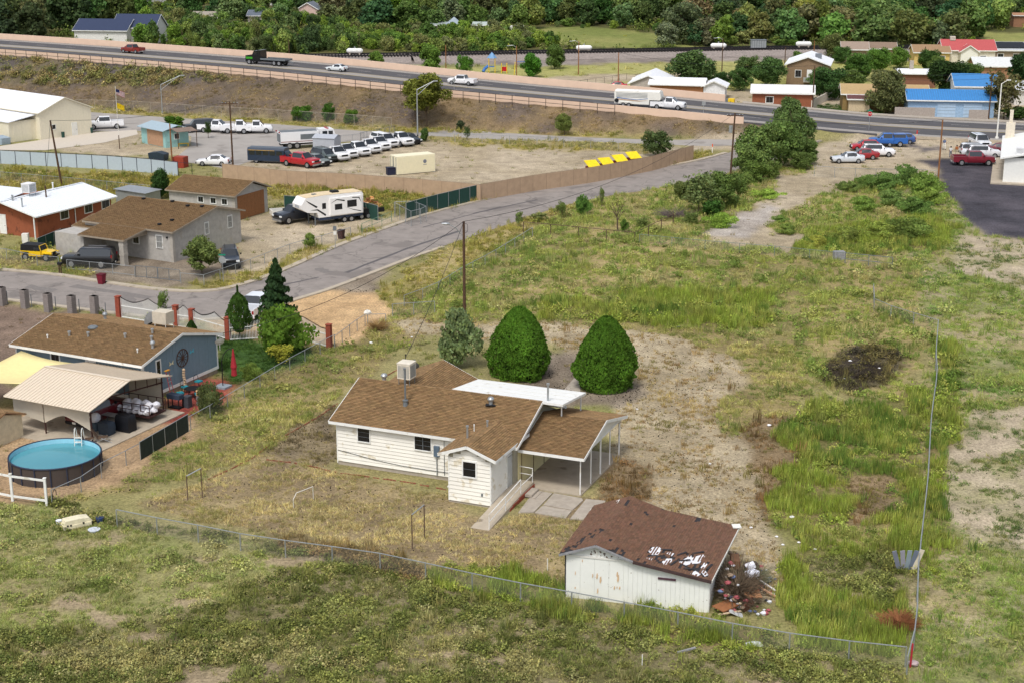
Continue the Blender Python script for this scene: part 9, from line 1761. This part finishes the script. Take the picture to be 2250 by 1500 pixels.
def scatter(li,y0,y1,dens,sc,name,label,cat,coll,seed,flat=1.0):
 r = np.random.default_rng(seed); w0,w1 = y0 * 0.37 + 12,y1 * 0.37 + 12
 area = (w0 + w1) * (y1 - y0); n = int(area * dens)
 Y = r.uniform(y0,y1,n); X = r.uniform(-1,1,n) * (Y * 0.37 + 12)
 Zt = np.zeros(n); m = (Y > 225) & (Y < 430); Zt[m] = terr(X[m],Y[m])
 px,py = PIX(X,Y,Zt); zi = zone(px,py,X,Y)
 D = np.array([Z[k][3][li] for k in ZK]); d = D[zi]
 dm = max(D.max(),1e-6)
 clump = fbm(X,Y,2.3,3,91 + li); cl = np.clip((clump - 0.34) / 0.24,0.2,1.0) if li != 1 else np.clip((clump - 0.40) / 0.16,0.05,1)
 kq = np.array([1.0 if k in ('patchy',) else 0.0 for k in ZK])[zi]
 bare = np.clip((fbm(X,Y,2.0,4,31) - 0.5) / 0.08,0,1) * kq
 bare = np.maximum(bare,np.clip((fbm(X,Y * 1.6,3.2,4,47) - 0.64) / 0.06,0,1) * np.isin(zi,[i for i,k in enumerate(ZK) if k in ('field','fieldl')]))
 keep = r.uniform(0,1,n) < d / dm * cl * (1 - bare * 0.92)
 for p in KEEP: keep &= ~inpoly(px,py,p)
 keep &= ~blocked(X,Y)
 ds,hh = np.full(n,-99.0),np.zeros(n)
 if m.any(): ds[m],hh[m] = hw_coord(X[m],Y[m])
 keep &= (ds < -1.0) | (ds > HWW + 3)
 X,Y,Zt,zi = X[keep],Y[keep],Zt[keep],zi[keep]; n = len(X)
 T = np.array([[lin(c) for c in Z[k][4]] for k in ZK]); pick = np.clip((fbm(X,Y,4.0,3,61) * 5 - 1.2 + r.normal(0,0.5,n)).astype(int),0,2)
 col = T[zi,pick] * (0.62 + 0.76 * fbm(X,Y * 1.7,1.6,3,71))[:,None] * r.uniform(0.8,1.2,(n,1)) * np.stack([r.uniform(0.94,1.07,n),np.ones(n),r.uniform(0.85,1.1,n)],1)
 s = sc * r.uniform(0.6,1.25,n) * (0.75 + 0.5 * clump[keep])
 scl = np.stack([s,s,s * r.uniform(0.7,1.15,n) * flat],1)
 return gn_scatter(name,label,cat,np.stack([X,Y,Zt],1),scl,col,coll),n
cnt = []
def thicket(name,label,poly,n,hr,wf,cols,seed):
 r = np.random.default_rng(seed); p = np.array(poly); X = r.uniform(p[:,0].min(),p[:,0].max(),n * 3); Y = r.uniform(p[:,1].min(),p[:,1].max(),n * 3); m = inpoly(X,Y,poly) & (fbm(X,Y * 4,60,2,seed) > 0.38); X,Y = X[m][:n],Y[m][:n]; n = len(X)
 P = np.array([(*G(x,y),0) for x,y in zip(X,Y)]); d = hw_coord(P[:,0],P[:,1])[0] > HWW + 4; P = P[d]; n = len(P); h = r.uniform(*hr,n) * (0.7 + 0.5 * r.uniform(0,1,n) ** 2); w = h * r.uniform(*wf,n)
 c = np.array([lin(q,1.8) for q in cols])[r.integers(0,len(cols),n)] * r.uniform(0.85,1.15,(n,1))
 return gn_scatter(name,label,'thicket',P - np.array([0,0,0.3]),np.stack([w / 2,w / 2,h / 2],1),c,thick_c)
def recol(m_2): q = m_2.copy(); q.materials[0] = M['tuft']; return q
thick_c = tuft_coll('thicket plants',[recol(q) for q in CR['far'][:5] + CR['bushy'] + CR['wispy']])
thicket('thicket','light green thicket of small trees beyond the left highway',[(280,60),(700,50),(780,90),(780,124),(560,124),(290,102)],330,(3.4,6.8),(0.6,0.9),MD + MX,21)
thicket('thicket','light green thicket of shrubs in front of the giant tree along the railway',[(760,70),(1160,80),(1230,98),(1190,112),(980,120),(780,108)],260,(2.8,5.2),(0.8,1.2),MD + MX[5:],22)
thicket('undergrowth','dark undergrowth at the foot of the far woods',[(0,8),(250,8),(300,40),(1180,20),(1200,60),(1460,70),(1560,104),(2150,104),(2160,66),(2250,60),(2250,0),(1180,0),(700,10),(0,0),(0,90)],700,(2,4),(1.0,1.5),MX + MD,23)
cnt.append(scatter(0,60,105,24,1.0,'grass','short dry and green grass tufts over the near field and yard','grass',grass_c,1)[1])
cnt.append(scatter(0,105,165,13,1.25,'grass','grass and stubble covering the middle lots and yards','grass',grass_c,2)[1])
cnt.append(scatter(0,165,300,5,1.8,'grass','thin grass on the far lots, verges and embankment','grass',grass_c,3)[1])
cnt.append(scatter(0,300,345,4,1.9,'grass','dry grass on the left end of the embankment','grass',grass_c,13)[1])
cnt.append(scatter(2,280,345,1.6,2.2,'low_scrub','clumps of olive scrub on the left end of the embankment','scrub',bush_c,14)[1])
cnt.append(scatter(0,345,620,0.5,3.6,'grass','rough grass beyond the highway and railway','grass',grass_c,4)[1])
cnt.append(scatter(1,66,105,12,0.9,'tall_weeds','tall yellow-green upright weeds in drifts near the shed','weeds',tall_c,5)[1])
cnt.append(scatter(1,105,260,6.0,1.0,'tall_weeds','tall yellow-green weeds on the vacant lots','weeds',tall_c,6)[1])
cnt.append(scatter(2,60,105,7.0,0.9,'low_scrub','low dark olive scrub covering the near field','scrub',bush_c,7)[1])
cnt.append(scatter(2,105,280,2.6,1.4,'low_scrub','scattered low scrub on the lots and the embankment','scrub',bush_c,8)[1])
cnt.append(scatter(2,345,620,0.12,5.0,'low_scrub','green scrub beyond the highway','scrub',bush_c,9)[1])
stone_c = tuft_coll('pebbles',[blob(k,0.045,(1,0.8,0.5),5).mesh('pebble',M['tuft']) for k in range(3)])
for k_ in ZK:
 if k_ in ('trail','yard','brown','gravel','mulch','patchy','dirt','yardg','field'): v_ = list(Z[k_]); v_[3] = (*v_[3][:3],{'gravel': 10,'mulch': 4,'trail': 4}.get(k_,2)); a_ = v_[0]; v_[4] = (tuple(q * 1.15 for q in a_),tuple(q * 0.85 for q in a_),(206,198,186)); Z[k_] = tuple(v_)
 elif len(Z[k_][3]) < 4: v_ = list(Z[k_]); v_[3] = (*v_[3][:3],0); Z[k_] = tuple(v_)
cnt.append(scatter(3,66,150,8,1.0,'pebbles','small stones and clods on the bare ground of the lot','stones',stone_c,10)[1])
print('scatter',cnt)
